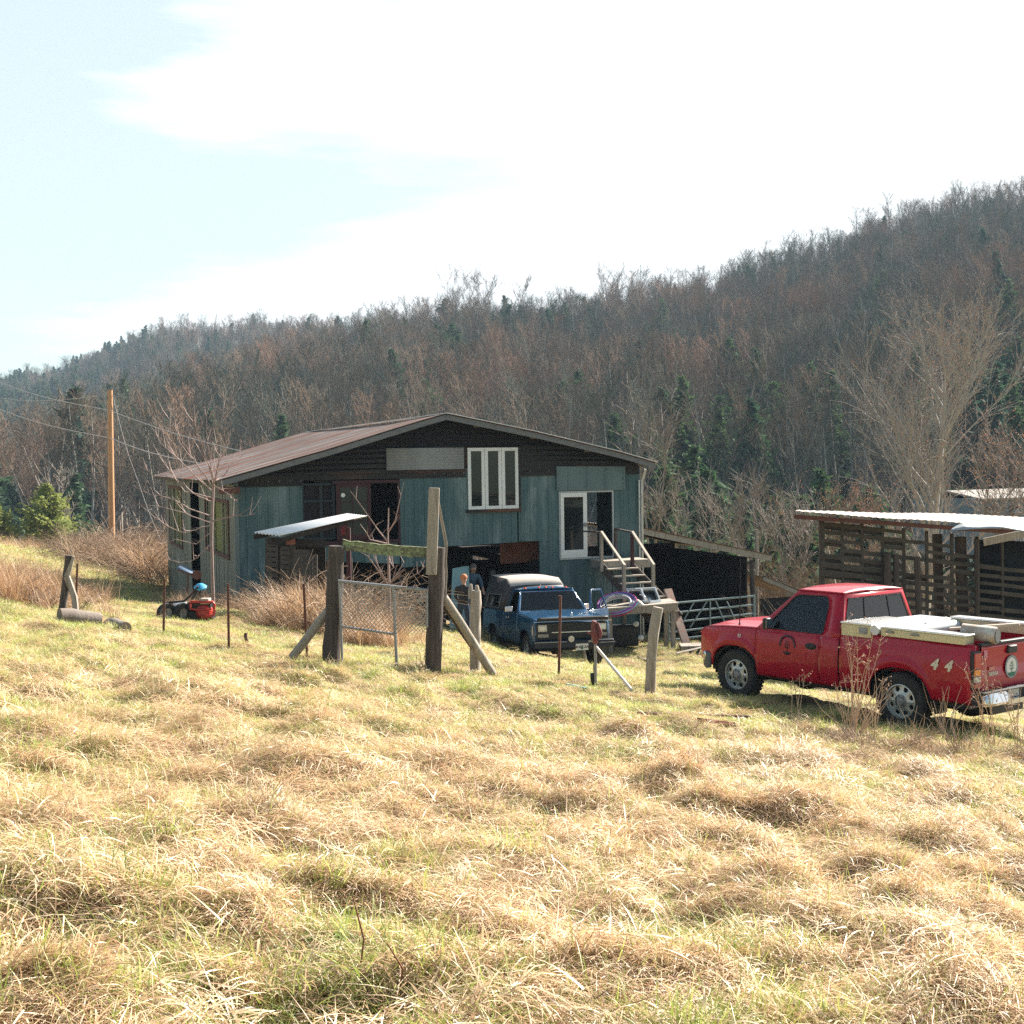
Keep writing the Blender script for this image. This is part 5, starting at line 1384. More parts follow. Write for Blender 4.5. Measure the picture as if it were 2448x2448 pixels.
# front bumper, grille and lamps
mb = MB(); rows = []
for q in np.linspace(-1, 1, 21):
    x_ = 3.98 - .30 * abs(q) ** 4; y_ = q * .93
    rows.append([(x_ - .16 * 0 - .03, y_, .44), (x_ + .02, y_, .47), (x_ + .03, y_, .66), (x_ - .05, y_, .70)])
for sg in (1, -1): rows = ([[(3.54, -.955, a) for a in (.46, .48, .66, .69)]] if sg == 1 else []) + rows + ([[(3.54, .955, a) for a in (.46, .48, .66, .69)]] if sg == -1 else [])
mb.grid(rows); fb_ = mb.build('front_bumper', MATS['grey_plastic'], RT, smooth=50, solid=.02)
mb = MB(); rows = []
for q in np.linspace(-1, 1, 21):
    x_ = 4.00 - .30 * abs(q) ** 4; rows.append([(x_ + .025, q * .935, .56), (x_ + .035, q * .935, .68), (x_ - .03, q * .93, .712)])
mb.grid([[(3.66, -.955, a) for a in (.56, .68, .71)]] + rows + [[(3.66, .955, a) for a in (.56, .68, .71)]]); mb.build('bumper_chrome', MATS['chrome'], fb_, smooth=50, solid=.006)
mb = MB(); mb.box(3.86, 3.90, -.50, .50, .74, .93)
for k in range(4): mb.box(3.895, 3.91, -.5, .5, .75 + k * .05, .77 + k * .05)
mb.build('grille', MATS['black_plastic'], RT)
for sg in (1, -1):
    rows = []
    for z_ in (.76, .92):
        rows.append([(3.90, sg * .52, z_), (3.90, sg * .70, z_), (3.865, sg * .80, z_), (3.80, sg * .868, z_)])
    mb = MB(); mb.grid(rows); mb.build('headlight', MATS['lens_white'], RT, solid=.01)
    rows = []
    for z_ in (.72, .86, .99): rows.append([(3.875, sg * .82, z_), (3.835, sg * .862, z_), (3.775 - (z_ - .72) * .15, sg * (ry(3.78, z_) + .006), z_)])
    mb = MB(); mb.grid(rows); mb.build('marker_lamp', MATS['lens_amber'], RT, solid=.01)
wheel(RT, WB, .955, RW, 1); wheel(RT, 0, .955, RW, 1); wheel(RT, WB, -.955, RW, -1); wheel(RT, 0, -.955, RW, -1)
mb = MB(); mb.tube([(3.08, .80, 1.13), (3.08, .80, 1.18), (3.08, .80, 1.21)], [.028, .022, .012], n=8); mb.tube([(3.08, .80, 1.2), (3.06, .80, 2.30)], [.009, .006], n=5); mb.build('antenna', MATS['black_plastic'], RT)
for q in (-.16, 0, .16): mb = MB(); mb.tube([(1.115, q * .7, 1.835), (1.095, q * .7, 1.835)], .018, n=8)
mb = MB(); mb.box(1.08, 1.14, -.20, .20, 1.80, 1.845); mb.build('brake_lamp', MATS['lens_red'], RT, bevel=.01)
mb = MB(); mb.box(-.55, -.53, .66, .94, .30, .62); mb.box(-.55, -.53, -.94, -.66, .30, .62); mb.build('mud_flap', MATS['rubber'], RT)
# toolboxes bolted on the bed
def toolbox(x0, x1, y0, y1, z0, z1, label, front_mat='toolbox_tan', latch=None):
    tb = empty('toolbox'); tb.parent = RT
    mb = MB(); mb.box(x0, x1, y0, y1, z0, z1 - .03); mb.build('box_body', MATS[front_mat], tb, bevel=.006)
    mb = MB(); mb.box(x0 - .012, x1 + .012, y0 - .012, y1 + .012, z1 - .032, z1); 
    L_ = max(x1 - x0, y1 - y0); mb.build('box_lid', MATS['diamond_plate'], tb, bevel=.01)
    for (lx, ly) in latch or []:
        mb = MB(); mb.box(lx - .07, lx + .07, ly - .006, ly + .012, z0 + .05, z1 - .055); mb.box(lx - .05, lx + .05, ly + .010, ly + .02, z0 + .06, z0 + .085); mb.build('latch', MATS['dull_steel'], tb, bevel=.003)
    tb['label'] = label; return tb
toolbox(.47, .98, -.10, .97, 1.235, 1.435, 'tan toolbox across the bed behind the cab', latch=[(.60, .97)])
toolbox(-1.0, .30, .74, .975, 1.29, 1.425, 'long tan side toolbox', latch=[(-.25, .975), (.15, .975)])
toolbox(-1.0, .30, -.975, -.74, 1.29, 1.45, 'long side toolbox on the far rail')
mb = MB(); mb.tube([(.20, .60, 1.30), (.20, -.70, 1.32)], .09, n=14); mb.build('rolled_tarp', MATS['decal_white'], RT, smooth=50)
mb = MB(); mb.box(.30, .98, -.97, -.12, 1.25, 1.40); mb.build('shaded_far_lid', mat('far_lid_shade', (.42, .46, .52), rough=.5), RT, bevel=.01)  # far part of the cross toolbox lid, shade put into its blue-grey
def world_of(root, p):
    return Matrix.LocRotScale(root.location, root.rotation_euler, None) @ Vector(p)
def attach_free(name, label, cat, parts_, root=RT, group=None):
    """a loose thing that lies on the truck: top-level, placed with the truck's pose"""
    e = empty(name, tuple(root.location), tuple(root.rotation_euler), label, cat, group)
    for nm, mb_, m_, kw in parts_: mb_.build(nm, m_, e, **kw)
    return e
mb = MB(); mb.tube([(.385, .99, 1.36), (.385, -.75, 1.37)], .062, n=16); c2 = MB(); c2.tube([(.385, 1.0, 1.36), (.385, .97, 1.36)], .068, n=16)
attach_free('plastic_pipe', 'capped white pipe lying across the truck bed between the toolboxes', 'pipe', [('pipe_barrel', mb, MATS['white_paint'], {}), ('pipe_cap', c2, MATS['decal_white'], {})])
mb = MB(); mb.tube([(-.75, .62, 1.42), (-1.18, .50, 1.40)], .115, n=18); c2 = MB(); c2.tube([(-1.175, .50, 1.40), (-1.20, .495, 1.40)], .10, n=18)
attach_free('rolled_tube', 'fat white tube with a grey end over the rear corner of the truck bed', 'tube', [('tube_barrel', mb, mat('tube_white', (.62, .58, .52), (.42, .32, .25), rough=.6, scale=5, contrast=.1), {}), ('tube_end', c2, MATS['grey_plastic'], {})])
mb = MB(); mb.bar((-.45, .45, 1.42), (-1.25, .05, 1.53), .11, .03); attach_free('wood_board', 'short brown board lying over the fat tube in the truck bed', 'board', [('board_face', mb, MATS['fresh_lumber'], {})])

# ---------- blue pickup
BT = empty('blue_pickup', (0.372, 33.44, -3.75), (R(-.6), R(-4.36), R(-75.4)), 'old blue pickup with cab lights, dusty camper shell and its driver door open', 'pickup truck')
WBB = 3.33
ZA2, ZB2 = [.50, .62, .80, .90, .95, 1.10, 1.28, 1.32], [.93, .965, .975, .98, .97, .965, .94, .93]
def by(x, z):
    y = lerp_tab(z, ZA2, ZB2)
    if x > 3.9: y -= .05 * ((x - 3.9) / .27) ** 2
    return y
hz2 = lambda x: lerp_tab(x, [2.55, 3.2, 3.9, 4.10, 4.17], [1.285, 1.25, 1.205, 1.175, 1.12])
mb = Panel(); xs = xrange_(2.62, 4.15, WBB, .49)
for sg in (1, -1): mb.side(xs, lambda x: max(.54, arch(x, WBB, .42, .49, 3.0)), hz2, by, 14, sg)
rows = []
for x in np.linspace(4.17, 2.5, 18):
    w_ = by(min(x, 4.15), hz2(x)); z_ = hz2(x); rows.append([(x, w_ * q, z_ + .03 * (1 - abs(q) ** 2.5) + (.022 if abs(q) < .68 else 0) * sstep(4.17, 4.0, x) - (.012 if abs(q) < .12 else 0)) for q in np.linspace(-1, 1, 33)])
mb.grid(rows[::-1]); mb.grid([[(4.16, q * .93, z_) for q in np.linspace(-1, 1, 3)] for z_ in (.60, 1.14)])
mb.build('fender_and_hood', MATS['blue_paint'], BT, smooth=30, solid=.012)
for sg in (-1,):
    mb = Panel(); mb.side(np.linspace(1.42, 2.612, 14), lambda x: .54, lambda x: 1.29, by, 14, sg); d = mb.build('door', MATS['blue_paint'], BT, smooth=30, solid=.015)
    h = MB(); h.box(1.50, 1.64, -1.005, -.975, 1.14, 1.165); h.build('door_handle', MATS['chrome'], d)
mb = Panel()
for sg in (1, -1): mb.side(np.linspace(1.20, 1.41, 5), lambda x: .54, lambda x: 1.29, by, 14, sg)
mb.grid([[(1.2, -.93, .5), (1.2, .93, .5)], [(1.2, -.93, 1.29), (1.2, .93, 1.29)]])
xs = xrange_(-1.15, 1.18, 0.0, .49)
for sg in (1, -1): mb.side(xs, lambda x: max(.56, arch(x, 0, .42, .49, 3.0)), lambda x: 1.31, by, 14, sg)
mb.grid([[(-1.15, -.93, .56), (-1.15, .93, .56)], [(-1.15, -.93, 1.31), (-1.15, .93, 1.31)]])
mb.build('cargo_bed', MATS['blue_paint'], BT, smooth=30, solid=.012)
mb = MB(); mb.box(-1.0, 4.0, -.80, .80, .42, .62); mb.box(2.5, 2.62, -.9, .9, .6, 1.26); mb.box(1.25, 2.6, -.86, .86, .55, .62); mb.build('chassis', MATS['black_plastic'], BT)
wl2 = [(2.42, 1.31), (2.08, 1.76), (2.02, 1.785), (1.50, 1.785), (1.46, 1.75), (1.44, 1.33), (1.46, 1.31)]
greenhouse(BT, MATS['blue_paint'], (2.58, 1.22), (1.99, 1.30), 1.285, 1.84, .93, .72, wl2, MATS['window_glass'])
mb = MB(); mb.box(1.32, 1.52, -.75, .75, .8, 1.42); mb.box(1.45, 1.95, -.75, .75, .74, .92); mb.build('seat', MATS['seat_cloth'], BT, bevel=.03)
mb = MB(); mb.box(2.25, 2.58, -.85, .85, 1.0, 1.27); mb.tube([Vector((2.12, .38, 1.22)) + Vector((math.sin(a) * .07, math.cos(a) * .19, math.sin(a) * .17)) for a in np.linspace(0, 6.28, 20)], .014, n=6); mb.build('dashboard', MATS['black_plastic'], BT)
for q in (-.55, -.18, 0, .18, .55):
    mb = MB(); c = Vector((1.93 - abs(q) * .02, q, 1.875 - .02 * abs(q))); mb.tube([c + Vector((-.05, 0, 0)), c + Vector((.02, 0, .012)), c + Vector((.055, 0, .0))], [.035, .04, .025], n=10); mb.build('cab_light', mat('cab_lamp', (.65, .10, .03), rough=.2) if 'cab_lamp' not in MATS else MATS['cab_lamp'], BT, smooth=60)
# camper shell
mb = MB(); prof = lambda x: (lerp_tab(x, [-1.18, -1.0, .7, 1.14], [2.02, 2.19, 2.12, 1.93]), lerp_tab(x, [-1.18, 1.14], [.72, .72]))
rows = []
for x in (-1.18, -1.0, -.5, .2, .7, 1.14):
    zt_, wt_ = prof(x); rows.append([(x, wt_ * q, zt_ + .04 * (1 - abs(q) ** 3)) for q in (1, .96, .8, .4, 0, -.4, -.8, -.96, -1)])
mb.grid(rows); mb.build('shell_roof', mat('shell_top', (.55, .48, .42), (.44, .38, .34), rough=.8, scale=6), BT, smooth=40, solid=.02)
mb = MB()
for sg in (1, -1):
    rows = [[(x, sg * .95, 1.315), (x, sg * .86, 1.65), (x, sg * (prof(x)[1] - .003), prof(x)[0] - .005)] for x in (-1.18, -1.0, .7, 1.14)]; mb.grid(rows if sg < 0 else [r[::-1] for r in rows])
zt_, wt_ = prof(1.14); mb.grid([[(1.14, -.95, 1.315), (1.14, .95, 1.315)], [(1.14, -.86, 1.65), (1.14, .86, 1.65)], [(1.14, -wt_, zt_), (1.14, wt_, zt_)]])
zt_, wt_ = prof(-1.18); mb.grid([[(-1.18, -.95, 1.315), (-1.18, .95, 1.315)], [(-1.18, -wt_, zt_), (-1.18, wt_, zt_)]])
mb.build('camper_shell', mat('shell_dark', (.05, .045, .05), (.08, .07, .07), rough=.5, scale=4), BT, smooth=30, solid=.02)
for sg in (1, -1):
    mb = MB(); mb.add([(-.75, sg * .957, 1.38), (.75, sg * .957, 1.38), (.72, sg * .875, 1.68), (-.72, sg * .875, 1.68)], [(0, 1, 2, 3)]); mb.build('shell_window', MATS['tinted_glass'], BT, solid=.006)
    mb = MB(); P_ = [(-.77, sg * .965, 1.36), (.77, sg * .965, 1.36), (.74, sg * .878, 1.70), (-.74, sg * .878, 1.70)]
    for i in range(4): mb.bar(P_[i], P_[(i + 1) % 4], .025, .02)
    mb.build('shell_window_frame', MATS['dull_steel'], BT)
# nose
mb = MB(); mb.box(4.155, 4.19, -.90, .90, .70, 1.10); mb.build('grille_surround', MATS['black_plastic'], BT, bevel=.01)
mb = MB()
for k in range(9): mb.box(4.19, 4.198, -.50, .50, .74 + k * .04, .755 + k * .04)
for q in np.linspace(-.5, .5, 11): mb.box(4.186, 4.196, q - .006, q + .006, .72, 1.09)
mb.build('grille', MATS['black_plastic'], BT)
mb = MB(); mb.box(4.198, 4.21, -.52, .52, .865, .885); mb.build('grille_trim', MATS['chrome'], BT)
for sg in (1, -1):
    mb = MB(); mb.box(4.19, 4.205, min(sg * .64, sg * .86), max(sg * .64, sg * .86), .90, 1.06); hl = mb.build('headlight', MATS['lens_white'], BT, bevel=.01)
    mb = MB(); mb.box(4.205, 4.212, min(sg * .67, sg * .83), max(sg * .67, sg * .83), .93, 1.03); mb.build('lamp_glass', MATS['chrome'], hl, bevel=.01)
    mb = MB(); mb.box(4.19, 4.203, min(sg * .60, sg * .87), max(sg * .60, sg * .87), .76, .84); mb.build('turn_signal', mat('signal_grey', (.30, .28, .24), rough=.3), BT, bevel=.006)
    mb = MB(); mb.box(4.02, 4.10, min(sg * .955, sg * .972), max(sg * .955, sg * .972), .78, 1.02); mb.build('side_marker', MATS['lens_white'], BT, bevel=.006)
mb = MB(); rows = []
for q in np.linspace(-1, 1, 15): rows.append([(4.16, q * .88, 1.145), (4.235, q * .90, 1.155), (4.255, q * .90, 1.215), (4.22, q * .88, 1.235)])
mb.grid(rows); bd = mb.build('bug_deflector', MATS['black_plastic'], BT, solid=.006)
mb = MB(); mb.tube([(4.20, -.96, 1.125), (4.24, -.9, 1.135), (4.245, 0, 1.14), (4.24, .9, 1.135), (4.20, .99, 1.125)], .013, n=6); mb.build('trim_rod', MATS['chrome'], BT)
mb = MB(); mb.tube([(4.14, 0, 1.27), (4.15, 0, 1.32), (4.13, 0, 1.345)], [.03, .022, .006], n=8); mb.build('hood_ornament', MATS['chrome'], BT, smooth=60)
mb = MB(); mb.box(4.20, 4.36, -1.0, 1.0, .50, .68); mb.box(4.15, 4.22, -.98, .98, .46, .50); bb = mb.build('front_bumper', mat('bumper_navy', (.008, .014, .03), rough=.4), BT, bevel=.02)
mb = MB(); mb.box(4.36, 4.375, -1.0, -.2, .645, .665); mb.box(4.36, 4.375, .62, 1.03, .60, .62); mb.build('bumper_trim', MATS['dull_steel'], bb)
for q in (-.10, .48): mb = MB(); mb.tube([(4.36, q, .72), (4.42, q, .72)], [.06, .075], n=16); fl_ = mb.build('fog_lamp', MATS['chrome'], BT, smooth=40); mb = MB(); mb.tube([(4.42, q, .72), (4.428, q, .72)], .064, n=16); mb.build('lamp_glass', MATS['lens_white'], fl_)
mb = MB(); mb.box(4.365, 4.373, .02, .335, .44, .595); pl_ = mb.build('licence_plate', MATS['decal_white'], BT)
text_mesh('4U8 C5A', .085, 'plate_text', MATS['decal_dark'], pl_, basis((4.376, .178, .515), (0, 1, 0), (0, 0, 1)), .0005, .002)
mb = MB(); mb.add([(4.3745, .145, .46), (4.3745, .21, .46), (4.3745, .18, .58)], [(0, 1, 2)]); mb.build('plate_tree', MATS['decal_green'], pl_)
for sg in (1, -1):
    if sg < 0:
        mb = MB(); mb.box(2.36, 2.44, -1.22, -1.02, 1.32, 1.46); mo = mb.build('mirror', MATS['chrome'], BT, bevel=.015); mb = MB(); mb.tube([(2.42, -.96, 1.25), (2.42, -1.06, 1.26), (2.42, -1.12, 1.33)], .012, n=6); mb.tube([(2.42, -.96, 1.05), (2.42, -1.1, 1.10), (2.42, -1.12, 1.33)], .012, n=6); mb.build('mirror_arm', MATS['black_plastic'], mo)
mb = MB()
for a, b in ((-.55, .05), (.05, .62)): mb.tube([(2.60, a, 1.325), (2.54, a + .28, 1.36), (2.50, b - .05, 1.36)], .008, n=5)
mb.build('wiper', MATS['black_plastic'], BT)
wheel(BT, WBB, .94, .40, 1); wheel(BT, 0, .94, .40, 1); wheel(BT, WBB, -.94, .40, -1); wheel(BT, 0, -.94, .40, -1)
# open driver's door
od = empty('open_door'); od.parent = BT; od.location = (2.60, .95, 0); od.rotation_euler = (0, 0, R(-43))
mb = MB(); mb.box(-1.18, 0, -.07, -.025, .56, 1.26); mb.build('door_inner_panel', mat('door_trim', (.50, .50, .50), (.42, .42, .43), rough=.6, scale=3), od, bevel=.015)
mb = MB(); mb.box(-1.18, 0, -.022, .02, .545, 1.27); mb.box(-1.18, 0, -.075, .022, 1.262, 1.30)
fr2 = [(-.12, 1.30), (-.50, 1.80), (-1.12, 1.80), (-1.15, 1.30)]
for a, b in zip(fr2[:-1], fr2[1:]): mb.bar((a[0], -.025 - (a[1] - 1.3) * .3, a[1]), (b[0], -.025 - (b[1] - 1.3) * .3, b[1]), .05, .045)
mb.bar((-.34, -.03, 1.3), (-.34, -.11, 1.56), .02, .02); mb.build('door_shell', MATS['blue_paint'], od, bevel=.006)
mb = MB(); mb.box(-.46, -.18, -.25, -.20, 1.31, 1.46); mb.box(-.34, -.28, -.21, -.02, 1.30, 1.33); mo = mb.build('mirror', MATS['chrome'], od, bevel=.015)
mb = MB(); mb.tube([(-.75, -.075, 1.12), (-.75, -.10, 1.10), (-.9, -.10, 1.14)], .012, n=6); mb.box(-.35, -.22, -.085, -.07, 1.06, 1.09); mb.build('door_handle', MATS['black_plastic'], od)
# mirror arm side (wheel well bracket) left of the front wheel
# ------------------------------------------------------------------ fence, gate, posts
def gz(p_): return h1(p_.x, p_.y)
def post_at(name, base, top, w, m_, label, cat, group=None, jit=.10, n=10, wt=None, bend=0.0, splits=False, depth=None):
    """a pole whose foot is at a photo pixel on the ground and whose head is at another pixel, same distance"""
    b = ground(*base) if depth is None else at_depth(base[0], base[1], depth); t = at_depth(top[0], top[1], b.y)
    rw = lambda px: px * b.y / F / 2
    mb = MB(); k = 7; pts = []; rad = []
    for i in range(k + 1):
        f = i / k; p_ = b.lerp(t, f) - b; p_ = p_ + Vector((bend * math.sin(f * 3.1) + random.uniform(-.006, .006), random.uniform(-.006, .006), 0)); pts.append(p_); rad.append(rw(w) * (1 - f) + rw(wt or w) * f)
    pts[0] = pts[0] - (pts[1] - pts[0]) * .3
    mb.tube(pts, rad, n=n, jit=jit)
    o = mb.build(name, m_, None, smooth=50, loc=tuple(b)); tag(o, label, cat, group); return b, t, o
# gate posts
bl, tl_, gpl = post_at('gate_post', (792, 1588), (806, 1305), 44, MATS['dark_post'], 'thick dark weathered gate post at the left end of the wire gate', 'post', wt=38, jit=.07, n=12)
br, tr_, gpr = post_at('gate_post', (1034, 1608), (1046, 1308), 40, MATS['dark_post'], 'tall dark square gate post at the right end of the wire gate', 'post', jit=.05, n=12)
yb_ = br.y - .16
mb = MB(); a_ = at_depth(1038, 1166, yb_); b_ = at_depth(1031, 1374, yb_)
mb.bar(a_ - b_, Vector((0, 0, 0)), .15, .07, up=(0, 1, 0)); o = mb.build('plank_post', MATS['grey_wood'], None, bevel=.01, loc=tuple(b_)); tag(o, 'tall pale plank standing in front of the right gate post, rising above it', 'plank')
mb = MB(); a_ = at_depth(1042, 1170, yb_ + .1); c_ = at_depth(1064, 1300, br.y + .1); d_ = at_depth(1068, 1370, br.y + .15); e_ = at_depth(1065, 1425, br.y + .1)
mb.tube([Vector((0, 0, 0)), c_ - a_, d_ - a_, e_ - a_], .013, n=6); mb.tube([Vector((.01, 0, 0)), c_ - a_ + Vector((.03, 0, 0)), d_ - a_ + Vector((-.02, 0, 0)), e_ - a_], .011, n=6)
o = mb.build('rope', MATS['grey_wood'], None, loc=tuple(a_)); tag(o, 'weathered rope hanging slack from the top of the tall plank', 'rope')
# mossy rail
a_ = at_depth(820, 1302, bl.y + .05); b_ = at_depth(1052, 1322, br.y + .02)
mb = MB(); n_ = 14; pts = [Vector((0, 0, 0)).lerp(b_ - a_, i / (n_ - 1)) + Vector((0, 0, random.uniform(-.008, .008) - .02 * math.sin(math.pi * i / (n_ - 1)))) for i in range(n_)]
rows = []
for i, p_ in enumerate(pts):
    h_ = .075 + random.uniform(-.008, .008); rows.append([p_ + Vector((0, -.035, -h_)), p_ + Vector((0, .035, -h_)), p_ + Vector((0, .035, h_)), p_ + Vector((0, -.035, h_))])
mb.grid(rows, close_u=True); mb.add(rows[0], [(0, 1, 2, 3)]); mb.add(rows[-1], [(3, 2, 1, 0)])
o = mb.build('top_rail', MATS['lichen_wood'], None, smooth=0, loc=tuple(a_)); tag(o, 'lichen covered board nailed across the tops of the two gate posts', 'rail')
# diagonal braces
def brace(p0, p1, w, y0, y1, m_, name, label, cat='brace'):
    a = at_depth(p0[0], p0[1], y0); b = at_depth(p1[0], p1[1], y1); mb = MB(); d = b - a; L_ = d.length
    mb.tube([Vector((0, 0, 0)), d * .33 + Vector((random.uniform(-.01, .01), 0, .01)), d * .66, d], w / 2, n=9, jit=.08); o = mb.build(name, m_, None, loc=tuple(a), smooth=50); tag(o, label, cat); return o
brace((790, 1455), (698, 1572), .13, bl.y + .1, bl.y + .1, MATS['grey_wood'], 'brace', 'grey timber prop leaning against the left gate post')
brace((1060, 1428), (1178, 1612), .13, br.y + .12, br.y + .5, MATS['grey_wood'], 'brace', 'grey round rail slanting down from the right gate post behind the split post')
brace((1058, 1448), (1130, 1550), .06, br.y + .16, br.y + .5, MATS['dark_post'], 'brace', 'thin dark pole beside the slanting rail right of the gate')
# split post and leaning log post
b, t, o = post_at('fence_post', (1135, 1612), (1137, 1412), 26, MATS['grey_wood'], 'split grey post with a forked top just left of the blue pickup', 'post', jit=.12)
mb = MB()
for dx, h_ in ((-.035, .10), (.045, .08)): mb.tube([(dx, 0, t.z - b.z - .12), (dx * 1.2, 0, t.z - b.z), (dx * 1.1, 0, t.z - b.z + h_)], [.045, .04, .022], n=7, jit=.15)
mb.build('post_prong', MATS['grey_wood'], o)
post_at('fence_post', (1554, 1666), (1573, 1452), 26, MATS['grey_wood'], 'leaning grey locust post between the workbench and the red pickup', 'post', wt=25, bend=-.03, jit=.10)
mat('log_bark', (.30, .25, .21), (.17, .13, .11), rough=.9, scale=7, stretch=(1, 1, .3), bump=.01)
b, t, o = post_at('fence_post', (146, 1482), (166, 1328), 18, MATS['dark_post'], 'dark leaning fence post at far left above the fallen log', 'post', wt=20)
mb = MB(); a2 = at_depth(176, 1330, b.y - .05) - b; b2 = at_depth(160, 1378, b.y - .05) - b; c2 = at_depth(183, 1478, b.y - .05) - b; mb.tube([a2, b2], [.02, .05], n=6); mb.tube([b2, (b2 + c2) / 2 + Vector((.04, 0, 0)), c2], [.06, .055, .05], n=7, jit=.1); mb.build('post_splinter', MATS['grey_wood'], o)
b, t, o = post_at('fence_post', (66, 1442), (57, 1414), 5, MATS['dark_post'], 'short dark stake sticking out of the brown grass at the left edge', 'post')
# steel T posts
for (bx_, by_), (tx_, ty_), lab in (((179, 1475), (185, 1347), 'thin rusty steel post standing behind the fallen log'), ((390, 1515), (393, 1383), 'thin rusty steel post beside the red mower'),
                            ((547, 1560), (545, 1395), 'thin black steel post in the meadow between the mower and the gate'), ((735, 1572), (726, 1395), 'thin steel post just left of the left gate post')):
    b = ground(bx_, by_); t = at_depth(tx_, ty_, b.y); mb = MB(); d = t - b
    mb.bar((0, 0, -.2), d, .036, .008, up=(0, 1, 0)); mb.bar(Vector((0, .012, -.2)), d + Vector((0, .012, 0)), .008, .03, up=(0, 1, 0))
    for k in range(9): q = d * (.25 + .08 * k); mb.box(q.x - .008, q.x + .008, q.y - .014, q.y - .004, q.z - .01, q.z + .01)
    o = mb.build('steel_post', MATS['rust_dark'], None, loc=tuple(b)); tag(o, lab, 'steel post')
b = ground(1335, 1618); t = at_depth(1340, 1424, b.y); mb = MB(); d = t - b; mb.tube([(0, 0, -.2), d], .022, n=8); mb.tube([d - Vector((0, 0, .02)), d + Vector((-.03, 0, .0)), d + Vector((-.045, 0, -.02))], .008, n=5)
o = mb.build('steel_post', MATS['rust_dark'], None, loc=tuple(b)); tag(o, 'rusty round steel post with a hook in front of the blue pickup', 'steel post')
# gate
ga = at_depth(808, 1389, bl.y - .16); gt = empty('wire_gate', tuple(ga), label='sagging tube frame gate with diamond wire mesh between the two posts', cat='gate')
L0 = lambda px, py: at_depth(px, py, bl.y - .16 + (px - 808) / 230 * (br.y - bl.y)) - ga
mb = MB(); mb.tube([L0(808, 1389), L0(1024, 1411)], .022, n=8); mb.tube([L0(811, 1389), L0(815, 1480), L0(818, 1578)], .018, n=8); mb.tube([L0(941, 1405), L0(944, 1500), L0(949, 1598)], .022, n=8); mb.tube([L0(818, 1498), L0(944, 1516)], .018, n=8); mb.tube([L0(1021, 1411), L0(1021, 1500)], .016, n=8)
mb.build('gate_frame', MATS['dull_steel'], gt, smooth=60)
mb = MB()
for k in range(26):
    x0 = 812 + k * 9
    a = L0(max(812, min(1020, x0)), 1392 + (x0 - 808) * .1)
    for s_ in (1, -1):
        x1 = x0 + s_ * 95; y1 = 1392 + 108; xc = min(max(x1, 814), 1020)
        f = (xc - x0) / (x1 - x0)
        if f > .05: mb.tube([a, L0(xc, 1392 + (x0 - 808) * .1 + 108 * f)], .0045, n=3, cap=False)
for k in range(10):
    for x0, s_ in ((814, 1), (1019, -1)):
        y0 = 1400 + k * 10 + (x0 - 808) * .1; ye = 1500 + (x0 - 808) * .1; f = (ye - y0) / 108
        if f > .1: mb.tube([L0(x0, y0), L0(x0 + s_ * 95 * f, ye + s_ * 9 * f)], .0045, n=3, cap=False)
mb.build('wire_mesh', MATS['dull_steel'], gt, smooth=0)
# utility pole and wires
pb = ground(268, 1400); YP = 62.0; pb = at_depth(268, 1345, YP); t = at_depth(263, 933, YP); foot = Vector((pb.x, pb.y, h1(pb.x, pb.y)))
mb = MB(); d = t - foot; mb.tube([(0, 0, -.5), d * .5, d], [.165, .145, .125], n=14); o = empty('utility_pole', tuple(foot), label='tall bare orange brown utility pole left of the barn', cat='utility pole')
mb.build('pole', mat('pole_wood', (.44, .22, .10), (.58, .33, .17), rough=.8, scale=5, stretch=(4, 4, .1)), o, smooth=60)
mb = MB(); e_ = d; mb.tube([e_ + Vector((.1, 0, -.25)), e_ + Vector((.28, 0, -.3)), e_ + Vector((.14, 0, -.95))], .02, n=6); mb.tube([e_ + Vector((-.16, -.1, -.28)), e_ + Vector((-.16, -.1, -.45))], .05, n=8); mb.build('bracket', MATS['dull_steel'], o)
def wire(pts, r, label):
    a = Vector(pts[0]); mb = MB(); P_ = []
    for i in range(len(pts) - 1):
        for k in range(8):
            f = k / 8; q = Vector(pts[i]).lerp(Vector(pts[i + 1]), f) - a; q.z -= .35 * math.sin(math.pi * f) * (1 if i == 0 else .4); P_.append(q)
    P_.append(Vector(pts[-1]) - a); mb.tube(P_, r, n=5); o = mb.build('wire', MATS['pale_wire'], None, loc=tuple(a), smooth=60); tag(o, label, 'wire')
mat('pale_wire', (.34, .31, .30), rough=.7)
wire([at_depth(-60, 888, 90), at_depth(262, 981, YP - .2), at_depth(597, 1084, 50)], .022, 'upper pale wire running past the utility pole down to the barn roof')
wire([at_depth(-60, 952, 88), at_depth(263, 1047, YP - .2), at_depth(478, 1108, 46)], .022, 'lower pale wire running past the utility pole towards the barn eave')
wire([at_depth(271, 950, YP), at_depth(330, 1150, 57), at_depth(384, 1290, 54)], .010, 'steep guy wire slanting down to the right from the pole top')
wire([at_depth(-40, 944, 95), at_depth(235, 947, YP + 1)], .015, 'thin level wire left of the utility pole top')
